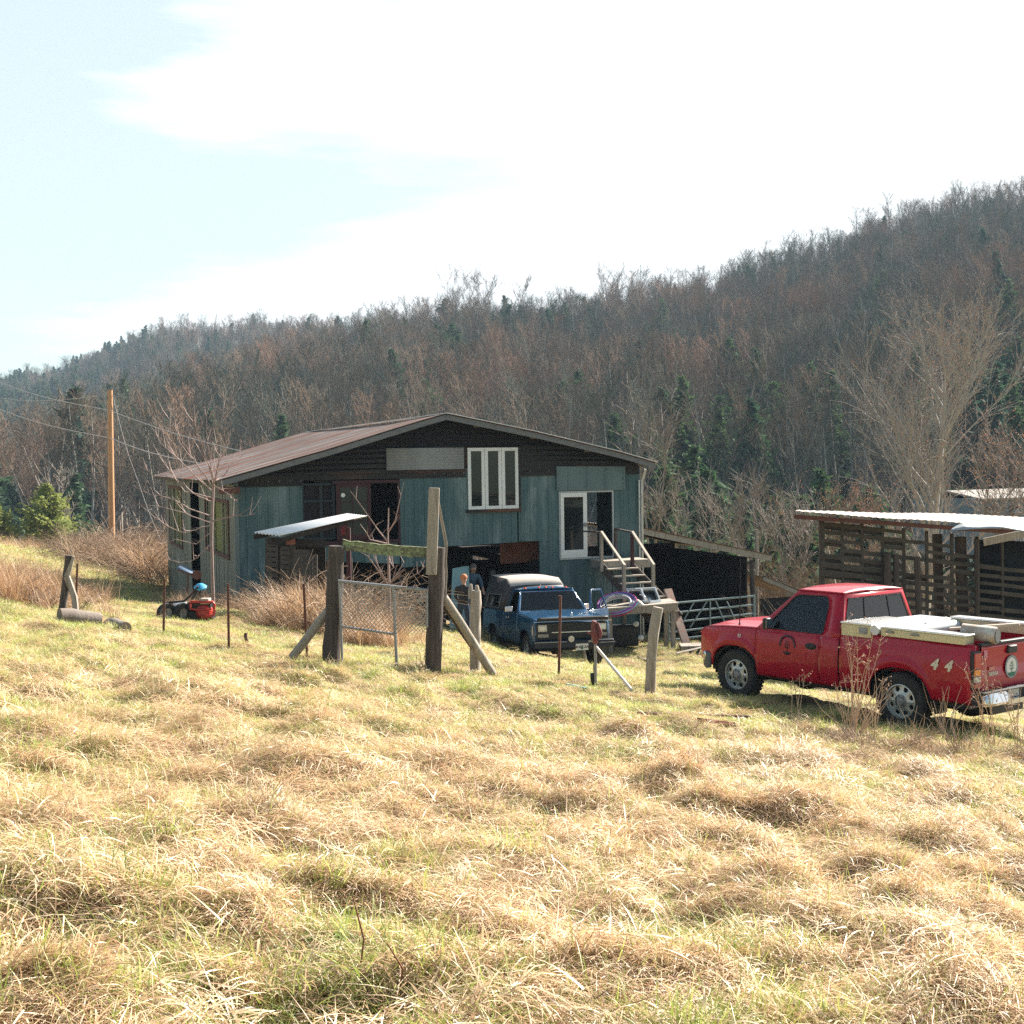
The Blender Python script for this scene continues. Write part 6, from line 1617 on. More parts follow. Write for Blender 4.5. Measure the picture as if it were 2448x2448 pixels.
# fallen log, stumps
def log(px0, px1, r, label, y0=None):
    a = ground(*px0); b = ground(*px1); a = a + Vector((0, 0, r * .7)); b = b + Vector((0, 0, r * .7)); mb = MB(); d = b - a
    mb.tube([Vector((0, 0, 0)), d * .3 + Vector((0, 0, .02)), d * .7, d], [r * 1.05, r, r, r * .95], n=12, jit=.06); o = mb.build('fallen_log', MATS['log_bark'], None, smooth=50, loc=tuple(a)); tag(o, label, 'log')
log((142, 1492), (238, 1500), .15, 'short grey log lying in the grass below the leaning post at far left')
log((262, 1502), (300, 1512), .10, 'broken rotten stump piece beside the grey log')
post_at('stump', (590, 1543), (587, 1513), 8, MATS['rust_dark'], 'tiny dark stump in the meadow between the steel posts', 'stump', jit=.2)
def ground_board(p0, p1, w, th, m_, name, label, cat, lift=0.03):
    a = ground(*p0) + Vector((0, 0, lift)); b = ground(*p1) + Vector((0, 0, lift)); mb = MB(); mb.bar(Vector((0, 0, 0)), b - a, w, th); o = mb.build(name, m_, None, loc=tuple(a), bevel=.003); tag(o, label, cat)
ground_board((1508, 1538), (1597, 1525), .45, .02, MATS['rust'], 'plywood_sheet', 'orange brown sheet lying on the grass under the workbench end', 'sheet', .05)
ground_board((1490, 1545), (1560, 1522), .12, .02, MATS['fresh_lumber'], 'loose_board', 'pale board lying on the grass left of the orange sheet', 'board', .08)
ground_board((1525, 1716), (1792, 1724), .05, .03, MATS['rust_dark'], 'steel_rod', 'long dark rusty rod lying in the grass in front of the red pickup', 'rod', .06)
ground_board((1672, 1733), (1752, 1742), .07, .04, MATS['rust'], 'iron_bar', 'short rusty iron bar lying beside the long rod', 'bar', .06)
ground_board((1355, 1645), (1402, 1655), .035, .02, mat('teal_plastic', (.35, .58, .56), rough=.5), 'plastic_strip', 'pale teal strip lying in the grass by the pump', 'strip', .06)
ground_board((1530, 1575), (1552, 1582), .16, .03, MATS['dark_post'], 'bark_piece', 'piece of dark bark on bare dirt beside the leaning post', 'bark', .03)
# things in front of the red pickup bumper
p0 = at_depth(1622, 1562, 22.6); a0 = ground(1630, 1565)
e = empty('scrap_pile', tuple(a0), label='pale board and black scrap metal heaped by the red pickup front bumper', cat='scrap')
mb = MB(); mb.bar(at_depth(1618, 1562, a0.y) - a0, at_depth(1690, 1545, a0.y + .3) - a0, .16, .025); mb.build('board', MATS['fresh_lumber'], e)
mb = MB()
for a, b in (((1640, 1578), (1652, 1556)), ((1656, 1580), (1672, 1552)), ((1640, 1580), (1690, 1583)), ((1664, 1566), (1688, 1560)), ((1675, 1580), (1684, 1556))): mb.bar(at_depth(*a, a0.y) - a0, at_depth(*b, a0.y + .1) - a0, .05, .05)
mb.build('metal_frame', MATS['black_plastic'], e)
mb = MB(); c = at_depth(1655, 1545, a0.y + .9) - a0; mb.box(c.x - .32, c.x + .32, c.y - .1, c.y + .5, c.z - .08, c.z + .02); mb.build('grating', MATS['grey_wood'], e)
# old red yard pump
b = ground(1420, 1646); e = empty('yard_pump', tuple(b), label='rusty red pump head on a thin pipe strapped to a black stub post', cat='pump')
PP = lambda px, py, d=0: at_depth(px, py, b.y + d) - b
mb = MB(); mb.tube([PP(1424, 1650), PP(1423, 1530)], .021, n=10); mb.build('pipe', MATS['dull_steel'], e, smooth=60)
mb = MB(); mb.bar(PP(1419, 1655, .05), PP(1417, 1609, .05), .075, .06); mb.bar(PP(1423, 1612, .04), PP(1422, 1588, .04), .05, .05); mb.build('stub_post', MATS['black_plastic'], e, bevel=.006)
mb = MB(); mb.tube([PP(1424, 1540), PP(1423, 1524), PP(1420, 1508), PP(1419, 1494), PP(1421, 1487), PP(1426, 1486)], [.026, .055, .045, .035, .045, .02], n=10, jit=.05)
mb.tube([PP(1428, 1489), PP(1431, 1500), PP(1435, 1512), PP(1434, 1523), PP(1428, 1528)], [.022, .03, .034, .03, .02], n=8); mb.tube([PP(1420, 1512), PP(1410, 1514), PP(1404, 1511)], [.03, .022, .018], n=8)
mb.build('pump_head', mat('pump_red', (.22, .045, .05), (.13, .05, .045), rough=.6, scale=9), e, smooth=60)
mb = MB(); mb.tube([PP(1419, 1534), PP(1412, 1532), PP(1407, 1534)], .014, n=6); mb.build('hose_stub', MATS['grey_wood'], e, smooth=60)
a = at_depth(1426, 1548, b.y + .05); c = ground(1520, 1662); mb = MB(); mb.tube([Vector((0, 0, 0)), c - a], .024, n=10); o = mb.build('white_pipe', mat('pvc', (.78, .66, .56), rough=.5), None, loc=tuple(a), smooth=60); tag(o, 'straight pale pipe slanting from the pump down into the grass', 'pipe')
# mounting pole leaning at blue truck's right front lamp
b = ground(1398, 1580); mb = MB(); mb.tube([Vector((0, 0, -.1)), at_depth(1397, 1530, b.y) - b], .05, n=10); mb.tube([at_depth(1395, 1530, b.y) - b, at_depth(1395, 1528, b.y - .06) - b], [.12, .12], n=16)
o = mb.build('stub_pipe', MATS['dull_steel'], None, loc=tuple(b), smooth=50); tag(o, 'grey upright pipe stub with a round plate beside the blue pickup bumper', 'pipe')

# ------------------------------------------------------------------ workbench with hose and sink
yb0 = 34.6
c0 = at_depth(1447, 1455, yb0); c1 = at_depth(1621, 1441, yb0 + .25)
wb = empty('workbench', (c0.x, c0.y, c0.z), label='long weathered outdoor workbench at the foot of the stairs holding a sink', cat='workbench')
ux = (c1 - c0); ux.z = 0; W1 = ux.length; ux.normalize(); uy = Vector((-ux.y, ux.x, 0)); dzt = (c1.z - c0.z)
def wbp(s_, t_, z_): return ux * s_ + uy * t_ + Vector((0, 0, z_ + dzt * s_ / W1))
class WBm(MB):
    def b(s, s0, s1, t0, t1, z0, z1): s.add([wbp(a, b, c) for c in (z0, z1) for a, b in ((s0, t0), (s1, t0), (s1, t1), (s0, t1))], [(0, 3, 2, 1), (4, 5, 6, 7), (0, 1, 5, 4), (1, 2, 6, 5), (2, 3, 7, 6), (3, 0, 4, 7)])
W2 = 1.05
mb = WBm(); 
for k in range(5): mb.b(-.02, W1 + .03, k * W2 / 5, (k + 1) * W2 / 5 - .008, -.035, random.uniform(0, .006))
mb.build('bench_top', MATS['fresh_lumber'], wb)
mb = WBm(); mb.b(0, W1, .01, .05, -.22, -.037); mb.b(0, W1, W2 - .05, W2 - .01, -.22, -.037); mb.b(W1 - .04, W1, .055, W2 - .055, -.21, -.038); mb.build('apron', MATS['grey_wood'], wb)
for s_, t_ in ((W1 - .18, .08), (W1 - .18, W2 - .15), (.1, .08), (.1, W2 - .15)):
    mb = WBm(); p_ = wb.location + wbp(s_, t_, 0); zb_ = h1(p_.x, p_.y) - wb.location.z - .1; mb.b(s_, s_ + .12, t_, t_ + .10, zb_, -.04); mb.build('leg', MATS['grey_wood'], wb)
# sink
s0 = at_depth(1546, 1442, yb0 + .45) ; sk = empty('steel_sink', tuple(s0), (R(42), 0, BA - .1), 'double bowl stainless sink with its tap, tipped up on the workbench', 'sink')
mb = MB(); sw, sdp = .92, .60
O_ = [Vector((-sw / 2, 0, 0)), Vector((sw / 2, 0, 0)), Vector((sw / 2, sdp, 0)), Vector((-sw / 2, sdp, 0))]
for a, b_ in ((-sw / 2 + .04, -.025), (.025, sw / 2 - .04)):
    I_ = [Vector((a, .10, 0)), Vector((b_, .10, 0)), Vector((b_, sdp - .04, 0)), Vector((a, sdp - .04, 0))]; D_ = [p_ * 1 + Vector((0, 0, -.17)) for p_ in I_]
    for i in range(4): D_[i] = D_[i].lerp(sum(D_, Vector()) / 4, .12)
    mb.ring(resample(I_, 16), resample(D_, 16)); mb.add(D_, [(0, 1, 2, 3)])
for x0, x1, y0, y1 in ((-sw / 2, sw / 2, 0, .10), (-sw / 2, sw / 2, sdp - .04, sdp), (-sw / 2, -sw / 2 + .04, .10, sdp - .04), (-.025, .025, .10, sdp - .04), (sw / 2 - .04, sw / 2, .10, sdp - .04)): mb.box(x0, x1, y0, y1, -.004, .004)
mb.build('basin', MATS['galvanised'], sk, smooth=30, solid=.003)
mb = MB(); mb.tube([(-.12, .05, .01), (.12, .05, .01)], .03, n=8); mb.tube([(0, .05, .02), (0, .06, .10), (-.06, .18, .14), (-.18, .24, .12)], .018, n=8)
for q in (-.1, .1): mb.tube([(q, .05, .02), (q, .05, .07)], .028, n=8)
mb.build('tap', MATS['chrome'], sk, smooth=60)
# hose coil
hc = at_depth(1475, 1452, yb0 + .4); cl_ = empty('hose_coil', (hc.x, hc.y, hc.z + .02), (R(28), R(-8), 0), 'coil of magenta, violet and white hose heaped on the workbench behind the open blue door', 'hose')
rd = random.Random(8)
for m_, c_, rr_, n_, r_ in (('hose_pink', (.62, .03, .22), .50, 5, .016), ('hose_violet', (.22, .16, .55), .47, 5, .016), ('hose_white', (.62, .58, .58), .40, 7, .018), ('hose_cyan', (.15, .42, .55), .53, 1, .014)):
    mb = MB(); pts = []
    for k in range(n_ * 28): a = 2 * math.pi * k / 28; q = rr_ + .05 * math.sin(k * .11 + rr_ * 9); pts.append((q * math.cos(a) * 1.05, q * math.sin(a) * .85, .03 + .10 * abs(math.sin(k * .045 + rr_ * 7)) + .05 * math.sin(a + rr_)))
    mb.tube(pts, r_, n=6); mb.build('hose_loop', mat(m_, c_, rough=.4), cl_, smooth=60)
mb = MB(); rd = random.Random(2); rows = []
rg = at_depth(1521, 1448, yb0 + .3)
for i in range(9):
    a_ = i / 8; rows.append([(-.22 + .44 * a_, -.15 + .3 * j / 6, .02 + .18 * math.sin(a_ * 3.1) * math.sin(j / 6 * 3.1) * rd.uniform(.5, 1.1)) for j in range(7)])
mb.grid(rows); o = mb.build('cloth', mat('rag', (.58, .53, .47), rough=.9), None, smooth=80, solid=.01, loc=tuple(rg)); tag(o, 'crumpled pale cloth on the workbench right of the hose coil', 'cloth')
# under the bench: dark barrow shape with pale knobs
ub = at_depth(1480, 1530, 35.4); ub.z = h1(ub.x, ub.y)
e = empty('generator', tuple(ub), label='black machine with two pale round caps in the shade under the workbench', cat='machine')
mb = MB(); mb.box(-.35, .55, -.2, .35, .05, .62); mb.tube([(-.2, -.25, .2), (-.2, -.18, .2)], .2, n=16); mb.build('machine_body', MATS['black_plastic'], e, bevel=.05)
mb = MB(); mb.lathe([(0, .07), (.05, .06), (.085, .03), (.09, 0)], (.47, -.22, .70 + .0), (.2, -1, .2), n=14); mb.lathe([(0, .07), (.05, .06), (.085, .03), (.09, 0)], (.60, -.25, .30), (.2, -1, .3), n=14); mb.build('cap', MATS['decal_white'], e, smooth=60)
# leaning boards beside the bench, farm gate
a = at_depth(1642, 1535, 35.6); b = at_depth(1596, 1408, 36.2); mb = MB(); 
mb.bar(Vector((0, 0, -.1)), b - a, .30, .05)
o = mb.build('slab_boards', mat('bark_slab', (.20, .13, .12), (.33, .27, .22), rough=.95, scale=9, c3=(.40, .16, .12), s3=7, t3=.58, bump=.01), None, loc=tuple(a)); tag(o, 'rough bark edged slab leaning behind the right end of the workbench', 'slab')
rd = random.Random(6)
fg0 = at_depth(1610, 1440, 36.4); fg = empty('tube_gate', tuple(fg0), label='blue grey steel tube farm gate across the mouth of the lean-to', cat='gate')
FG = lambda px, py: at_depth(px, py, 36.4 + (px - 1610) / 200 * .8) - fg0
mb = MB()
for i, dy in enumerate((0, 22, 44, 66, 84)): mb.tube([FG(1598, 1443 + dy * 1.05), FG(1803, 1425 + dy * .95)], .030, n=8)
mb.tube([FG(1803, 1422), FG(1804, 1508)], .03, n=8); mb.tube([FG(1598, 1440), FG(1600, 1530)], .03, n=8)
for x0, x1 in ((1660, 1625), (1690, 1650), (1698, 1698), (1712, 1738), (1738, 1765)): mb.tube([FG(x0, 1438), FG(x1, 1500)], .022, n=6)
mb.build('gate_tubes', mat('gate_blue_grey', (.20, .27, .29), (.27, .33, .34), rough=.5, scale=4), fg, smooth=60)
# pale sheet leaning inside the barn mouth
a = at_depth(1076, 1440, 35.4); mb = MB(); S_ = [at_depth(1073, 1448, 35.2), at_depth(1090, 1450, 35.3), at_depth(1120, 1440, 35.6), at_depth(1122, 1353, 36.0), at_depth(1108, 1353, 35.9), at_depth(1082, 1359, 35.8)]
S_[0].z -= .8; S_[1].z -= .8; S_[2].z -= .9
mb.add([p_ - a for p_ in S_], [(0, 1, 2, 3, 4, 5)]); o = mb.build('metal_sheet', mat('pale_teal', (.28, .42, .42), (.22, .34, .35), rough=.5, scale=3), None, smooth=0, solid=.01, loc=tuple(a)); tag(o, 'pale teal sheet propped up inside the garage mouth behind the men', 'sheet')

# ------------------------------------------------------------------ machine with red guard (walk-behind mower) and wheelbarrow
b = ground(462, 1484); e = empty('walk_mower', tuple(b), label='red walk-behind mower with tube guard and blue handlebar cap left of the gate', cat='mower')
MP = lambda px, py, d=0: at_depth(px, py, b.y + d) - b
RM = mat('mower_red', (.50, .05, .035), (.38, .04, .03), rough=.4, scale=6)
mb = MB(); mb.tube([MP(455, 1439), MP(508, 1439), MP(513, 1445), MP(511, 1470), MP(507, 1473), MP(480, 1473)], .025, n=8); mb.tube([MP(455, 1439), MP(455, 1456), MP(475, 1458), MP(506, 1456)], .022, n=8)
mb.tube([MP(508, 1437, .3), MP(513, 1445, .3), MP(511, 1470, .3)], .02, n=8); mb.tube([MP(508, 1439), MP(508, 1437, .3)], .02, n=6); mb.build('guard_frame', RM, e, smooth=60)
mb = MB(); mb.lathe([(0, .14), (.12, .12), (.17, .02), (.17, -.05)], MP(488, 1462, .15), (.1, -1, .2), n=18); c = MP(482, 1463, .2); mb.box(c.x - .12, c.x + .2, c.y - .05, c.y + .3, c.z - .1, c.z + .1); mb.build('engine_shroud', RM, e, bevel=.02, smooth=50)
mb = MB(); c = MP(480, 1446, .2); mb.box(c.x - .24, c.x + .22, c.y - .12, c.y + .2, c.z - .1, c.z + .06); c = MP(462, 1470, .2); mb.box(c.x - .1, c.x + .38, c.y - .1, c.y + .3, c.z - .1, c.z + .08); mb.build('engine_block', MATS['black_plastic'], e, bevel=.02)
mb = MB(); c = MP(491, 1436, .1); mb.box(c.x - .09, c.x + .09, c.y - .1, c.y + .12, c.z - .06, c.z + .05); mb.build('fuel_tank', MATS['fresh_lumber'], e, bevel=.02)
for px in (398, 436):
    mb = MB(); c = MP(px, 1466, .1 if px > 400 else -.05); mb.lathe([(.10, -.05), (.19, -.06), (.21, 0), (.19, .06), (.10, .05)], c, (.75, -.65, 0), n=24); w_ = mb.build('wheel', MATS['rubber'], e, smooth=50); mb = MB(); mb.lathe([(0, .03), (.10, .045)], c, (.75, -.65, 0), n=16); mb.lathe([(0, -.03), (.10, -.045)], c, (.75, -.65, 0), n=16); mb.build('rim', MATS['grey_wood'], w_)
mb = MB(); c = MP(420, 1450, .2); mb.add([c + Vector(v) for v in ((-.16, -.1, -.08), (.18, -.1, -.05), (.2, .1, .08), (-.1, .1, .10))], [(0, 1, 2, 3)]); mb.build('deck_plate', MATS['galvanised'], e, solid=.02)
mb = MB(); c = MP(405, 1446, .1); mb.bar(MP(396, 1450, .1), MP(412, 1440, .15), .1, .06); mb.build('front_guard', RM, e)
mb = MB(); mb.tube([MP(394, 1441), MP(440, 1437), MP(455, 1424), MP(474, 1402)], .022, n=8); mb.tube([MP(462, 1425, .3), MP(484, 1404, .2)], .022, n=8); mb.bar(MP(460, 1432, .1), MP(478, 1408, .1), .20, .03); mb.build('handlebar', MATS['black_plastic'], e, smooth=60)
mb = MB(); mb.lathe([(0, .07), (.07, .05), (.13, 0), (.12, -.03), (0, -.03)], MP(479, 1403, .1), (0, -.3, 1), n=16); mb.build('lever_cap', mat('bright_blue', (.05, .35, .60), rough=.5), e, smooth=60)
b = at_depth(455, 1384, 30.5); b.z = h1(b.x, b.y); wb_ = empty('wheelbarrow', tuple(b), label='blue grey wheelbarrow tipped against the barn side wall', cat='wheelbarrow')
BP = lambda px, py, d=0: at_depth(px, py, 30.5 + d) - b
mb = MB(); mb.add([BP(421, 1357), BP(475, 1378), BP(470, 1366, .6), BP(435, 1350, .6)], [(0, 1, 2, 3)]); mb.build('tray', mat('barrow_blue', (.08, .13, .20), rough=.7), wb_, solid=.03)
mb = MB(); mb.tube([BP(424, 1362), BP(478, 1382)], .02, n=6); mb.tube([BP(471, 1374, -.1), BP(471, 1374, .1)], .12, n=14); mb.tube([BP(450, 1372), BP(448, 1420)], .02, n=6); mb.build('barrow_frame', MATS['rust_dark'], wb_)
for i, (px, py) in enumerate(((471, 1372), (524, 1370))):
    pass

# ------------------------------------------------------------------ people in the garage mouth
def skin_body(name, joints, edges, label, mats_, zones, loc, yaw):
    me = bpy.data.meshes.new(name); me.from_pydata([j[0] for j in joints], edges, [])
    o = bpy.data.objects.new(name, me); COL.objects.link(o)
    sk_ = o.modifiers.new('skin', 'SKIN'); o.modifiers.new('sub', 'SUBSURF').levels = 2
    for i, j in enumerate(joints): me.skin_vertices[0].data[i].radius = (j[1], j[1] * (j[2] if len(j) > 2 else 1))
    me.skin_vertices[0].data[0].use_root = True
    dg = bpy.context.evaluated_depsgraph_get(); ev = bpy.data.meshes.new_from_object(o.evaluated_get(dg)); bpy.data.objects.remove(o)
    ev.materials.clear()
    for m_ in mats_: ev.materials.append(m_)
    for p_ in ev.polygons: p_.material_index = zones(p_.center); p_.use_smooth = True
    o = bpy.data.objects.new(name, ev); COL.objects.link(o); o.location = loc; o.rotation_euler = (0, 0, yaw); tag(o, label, 'person'); return o
SKIN = mat('skin', (.50, .27, .18), rough=.6)
def person(loc, yaw, h=1.78, lean=0.0, arm_fwd=0.6, shirt=None, trousers=None, label='', cap=None, hair=None):
    s_ = h / 1.78; J = []; E_ = []
    def j(p, r, q=1.0): J.append((tuple(Vector(p) * s_), r * s_, q)); return len(J) - 1
    def e(*a):
        for x, y in zip(a[:-1], a[1:]): E_.append((x, y))
    # +y is the way the person faces
    lx = lambda z: lean * max(0, z - .95) * .8
    pel = j((0, 0, .96), .145, .78); wa = j((0, lx(1.12), 1.12), .135, .75); ch = j((0, lx(1.32), 1.32), .165, .72); ne0 = j((0, lx(1.45), 1.46), .085, 1); ne = j((0, lx(1.55) + .01, 1.54), .058); he = j((0, lx(1.62) + .03, 1.63), .085, 1.1); ht = j((0, lx(1.7) + .02, 1.71), .078, 1.1)
    e(pel, wa, ch, ne0, ne, he, ht)
    no = j((0, lx(1.62) + .125, 1.615), .014); e(he, no)
    for sx in (-1, 1):
        ear = j((sx * .085, lx(1.62) + .01, 1.62), .014); e(he, ear)
        sh_ = j((sx * .19, lx(1.42), 1.43), .072); el = j((sx * .25, lx(1.3) + .02 + arm_fwd * .12, 1.15), .048); wr = j((sx * .20, lx(1.2) + .06 + arm_fwd * .38, 1.00 + arm_fwd * .05), .032); pm = j((sx * .19, lx(1.2) + .10 + arm_fwd * .42, .95 + arm_fwd * .05), .038, .5)
        e(ch, sh_, el, wr, pm)
        for k, (dx, ln) in enumerate(((-.03, .075), (-.01, .088), (.012, .082), (.03, .065))):
            f1 = j((sx * .19 + dx, lx(1.2) + .125 + arm_fwd * .45, .91 + arm_fwd * .05), .0105); f2 = j((sx * .19 + dx, lx(1.2) + .135 + arm_fwd * .46, .91 + arm_fwd * .05 - ln * .7), .009); e(pm, f1, f2)
        th = j((sx * .19 - sx * .045, lx(1.2) + .14 + arm_fwd * .43, .94 + arm_fwd * .05), .011); e(pm, th)
        hip = j((sx * .10, 0, .90), .098); kn = j((sx * .12, .03, .50), .066); an = j((sx * .13, 0, .09), .045); he_ = j((sx * .13, -.03, .05), .042); to = j((sx * .15, .16, .035), .036, .7)
        e(pel, hip, kn, an, to); e(an, he_)
    shirt = shirt; mt = [shirt, trousers, SKIN, MATS['black_plastic']]
    def zones(c):
        z = c.z / s_
        if z < .10: return 3
        if z < .96: return 1 if abs(c.x) < .26 * s_ and not (z > .80 and c.y > .22 * s_) else 2
        if z > 1.50: return 2
        if c.y > (.22 + arm_fwd * .2) * s_ and z < 1.12: return 2
        return 0
    o = skin_body('person', J, E_, label, mt, zones, loc, yaw)
    top = Vector((0, lx(1.7) + .02, 1.70)) * s_
    if cap:
        mb = MB(); mb.lathe([(.092, -.02), (.098, .0), (.088, .055), (.05, .09), (0, .10)], top, (0, -.1, 1), n=16); c = top
        mb.add([c + Vector(v) for v in ((-.07, .07, .005), (.07, .07, .005), (.05, .17, -.01), (-.05, .17, -.01))], [(0, 1, 2, 3)]); mb.build('cap', cap, o, smooth=60)
    if hair:
        mb = MB(); mb.lathe([(.080, -.07), (.096, -.02), (.092, .04), (.05, .085), (0, .095)], top + Vector((0, -.02, 0)), (0, -.25, 1), n=16); mb.build('hair', hair, o, smooth=60)
    for sx in (-1, 1):
        mb = MB(); mb.lathe([(0, .012), (.008, .008), (.012, 0)], Vector((sx * .032, lx(1.62) + .115, 1.645)) * s_, (0, 1, 0), n=8); mb.build('eye', MATS['black_plastic'], o)
    mb = MB(); c = Vector((0, lx(1.6) + .118, 1.575)) * s_; mb.box(c.x - .022, c.x + .022, c.y - .004, c.y + .006, c.z - .004, c.z + .004); mb.build('mouth', MATS['rust_dark'], o)
    return o
pa = at_depth(1126, 1345, 36.2)
person((pa.x, pa.y, pa.z - 1.80), R(200), 1.78, lean=.35, arm_fwd=.9, shirt=mat('plaid_blue', (.05, .09, .14), (.09, .14, .19), rough=.9, scale=30), trousers=mat('jeans', (.035, .05, .09), rough=.9), label='man in a blue checked shirt leaning forward in the dark garage mouth', hair=mat('hair_grey', (.12, .10, .09), rough=.9))
pb_ = at_depth(1107, 1409, 31.4); gz_ = h1(pb_.x, pb_.y)
person((pb_.x, pb_.y, gz_ + .0), R(-10), max(1.6, (pb_.z - gz_)), lean=.15, arm_fwd=.5, shirt=mat('jacket_dark', (.035, .033, .035), rough=.9), trousers=MATS['jeans'], label='man in a dark jacket and orange cap seen from behind beside the blue pickup', cap=mat('cap_orange', (.55, .20, .09), rough=.8))
# ------------------------------------------------------------------ single trees and shrubs
def tree_thing(name, builder, loc, yaw, s_, label, cat, crown_mat, trunk_mat, bud_mat=None, leaf_mat=None, group=None):
    e = empty(name, tuple(loc), (0, 0, yaw), label, cat, group); e.scale = (s_, s_, s_)
    T, C_, B = builder
    T.build('trunk', trunk_mat, e, smooth=60); C_.build('crown', crown_mat, e, smooth=0)
    if B.V: B.build('foliage' if leaf_mat else 'buds', leaf_mat or bud_mat, e, smooth=0)
    return e
def on_ground(px, depth):
    p_ = at_depth(px, 1300, depth); p_.z = h1(p_.x, p_.y); return p_
PBK = mat('pale_bark', (.26, .18, .16), (.40, .29, .26), rough=.7, scale=8)
# young fruit tree before the barn's left corner
p_ = on_ground(507, 28.0)
def fruit_tree():
    rd = random.Random(21); T = MB(); C_ = MB(); p0 = p_
    Q_ = lambda px, py, d=0.0: at_depth(px, py, 28.0 + d) - p0
    T.tube([Vector((0, 0, -.2)), Q_(508, 1380), Q_(506, 1300), Q_(507, 1240), Q_(510, 1180), Q_(511, 1150)], [.042, .038, .034, .03, .026, .022], n=8, jit=.06)
    limbs = [[(511, 1152), (503, 1120), (480, 1060), (462, 1000)], [(510, 1160), (500, 1080), (495, 1035), (492, 960)], [(511, 1155), (498, 1110), (478, 1050), (456, 985), (449, 950)], [(509, 1175), (470, 1140), (420, 1090), (385, 1060), (362, 1020)],
             [(507, 1235), (450, 1215), (410, 1190), (352, 1180), (318, 1160)], [(506, 1255), (480, 1262), (440, 1275), (400, 1260), (338, 1210)], [(505, 1250), (470, 1236), (400, 1215), (330, 1205)], [(508, 1200), (470, 1185), (430, 1150), (395, 1135), (366, 1138), (345, 1118)],
             [(511, 1150), (530, 1142), (560, 1105), (580, 1090)], [(509, 1170), (518, 1130), (522, 1090), (517, 1010)], [(510, 1165), (476, 1120), (440, 1060), (410, 1010), (385, 975)], [(506, 1300), (460, 1342), (430, 1345), (395, 1335)], [(508, 1245), (560, 1235), (610, 1230)], [(510, 1160), (545, 1180), (568, 1200)],
             [(511, 1150), (525, 1100), (540, 1060)], [(508, 1190), (440, 1175), (402, 1120), (378, 1080)], [(507, 1270), (470, 1300), (420, 1290), (385, 1300)]]
    for L_ in limbs:
        d0 = rd.uniform(-.9, .9); P_ = [Q_(x, y, d0 * i / max(1, len(L_) - 1)) for i, (x, y) in enumerate(L_)]; n_ = len(P_); r0 = .017
        P2 = resample(P_, n_ * 3, closed=False); P2 = [q + Vector((rd.uniform(-.015, .015), 0, rd.uniform(-.015, .015))) for q in P2]; P2[0] = P_[0]
        C_.tube(P2, [r0 * (1 - .8 * i / (len(P2) - 1)) for i in range(len(P2))], n=5, cap=False)
        for k in range(9):
            i = rd.randrange(1, len(P2) - 1); d = (P2[i + 1] - P2[i]).normalized(); sd = (d + Vector((rd.uniform(-1, 1), rd.uniform(-1, 1), rd.uniform(-.2, 1.3)))).normalized(); l_ = rd.uniform(.12, .5)
            C_.tube([P2[i], P2[i] + sd * l_ * .5, P2[i] + sd * l_ + Vector((0, 0, .06))], [.007, .005, .0025], n=3, cap=False)
    return T, C_, MB()
tree_thing('fruit_tree', fruit_tree(), p_, 0, 1, 'small bare pinkish fruit tree in front of the left end of the barn', 'tree', PBK, PBK)
# sapling behind the gate
p2 = on_ground(928, 24.0)
def sapling():
    rd = random.Random(5); T = MB(); C_ = MB(); Q_ = lambda px, py, d=0.0: at_depth(px, py, 24.0 + d) - p2
    T.tube([Vector((0, 0, -.1)), Q_(930, 1400), Q_(929, 1330), Q_(927, 1290), Q_(929, 1214)], [.032, .028, .022, .018, .010], n=7)
    for L_ in ([(927, 1295), (905, 1268), (875, 1225), (838, 1174)], [(930, 1270), (945, 1245), (955, 1200), (966, 1152)], [(929, 1400), (950, 1370), (968, 1342)], [(925, 1395), (905, 1365), (880, 1330), (860, 1318)], [(926, 1398), (900, 1345), (884, 1310)], [(927, 1300), (884, 1290), (876, 1272)], [(930, 1402), (960, 1390), (1000, 1370), (1020, 1350)], [(928, 1330), (940, 1355), (934, 1310)]):
        P_ = [Q_(x, y, rd.uniform(-.1, .1)) for x, y in L_]; C_.tube(P_, [.018 * (1 - .7 * i / (len(P_) - 1)) for i in range(len(P_))], n=5, cap=False)
        for k in range(5): i = rd.randrange(0, len(P_) - 1); q = P_[i].lerp(P_[i + 1], rd.random()); C_.tube([q, q + Vector((rd.uniform(-.2, .2), rd.uniform(-.2, .2), rd.uniform(.05, .3)))], [.006, .003], n=3, cap=False)
    return T, C_, MB()
tree_thing('sapling', sapling(), p2, 0, 1, 'bare pale sapling standing in the brambles behind the wire gate', 'sapling', PBK, PBK)
PALE = mat('bark_pale_grey', (.30, .27, .24), (.48, .43, .38), rough=.9, scale=4)
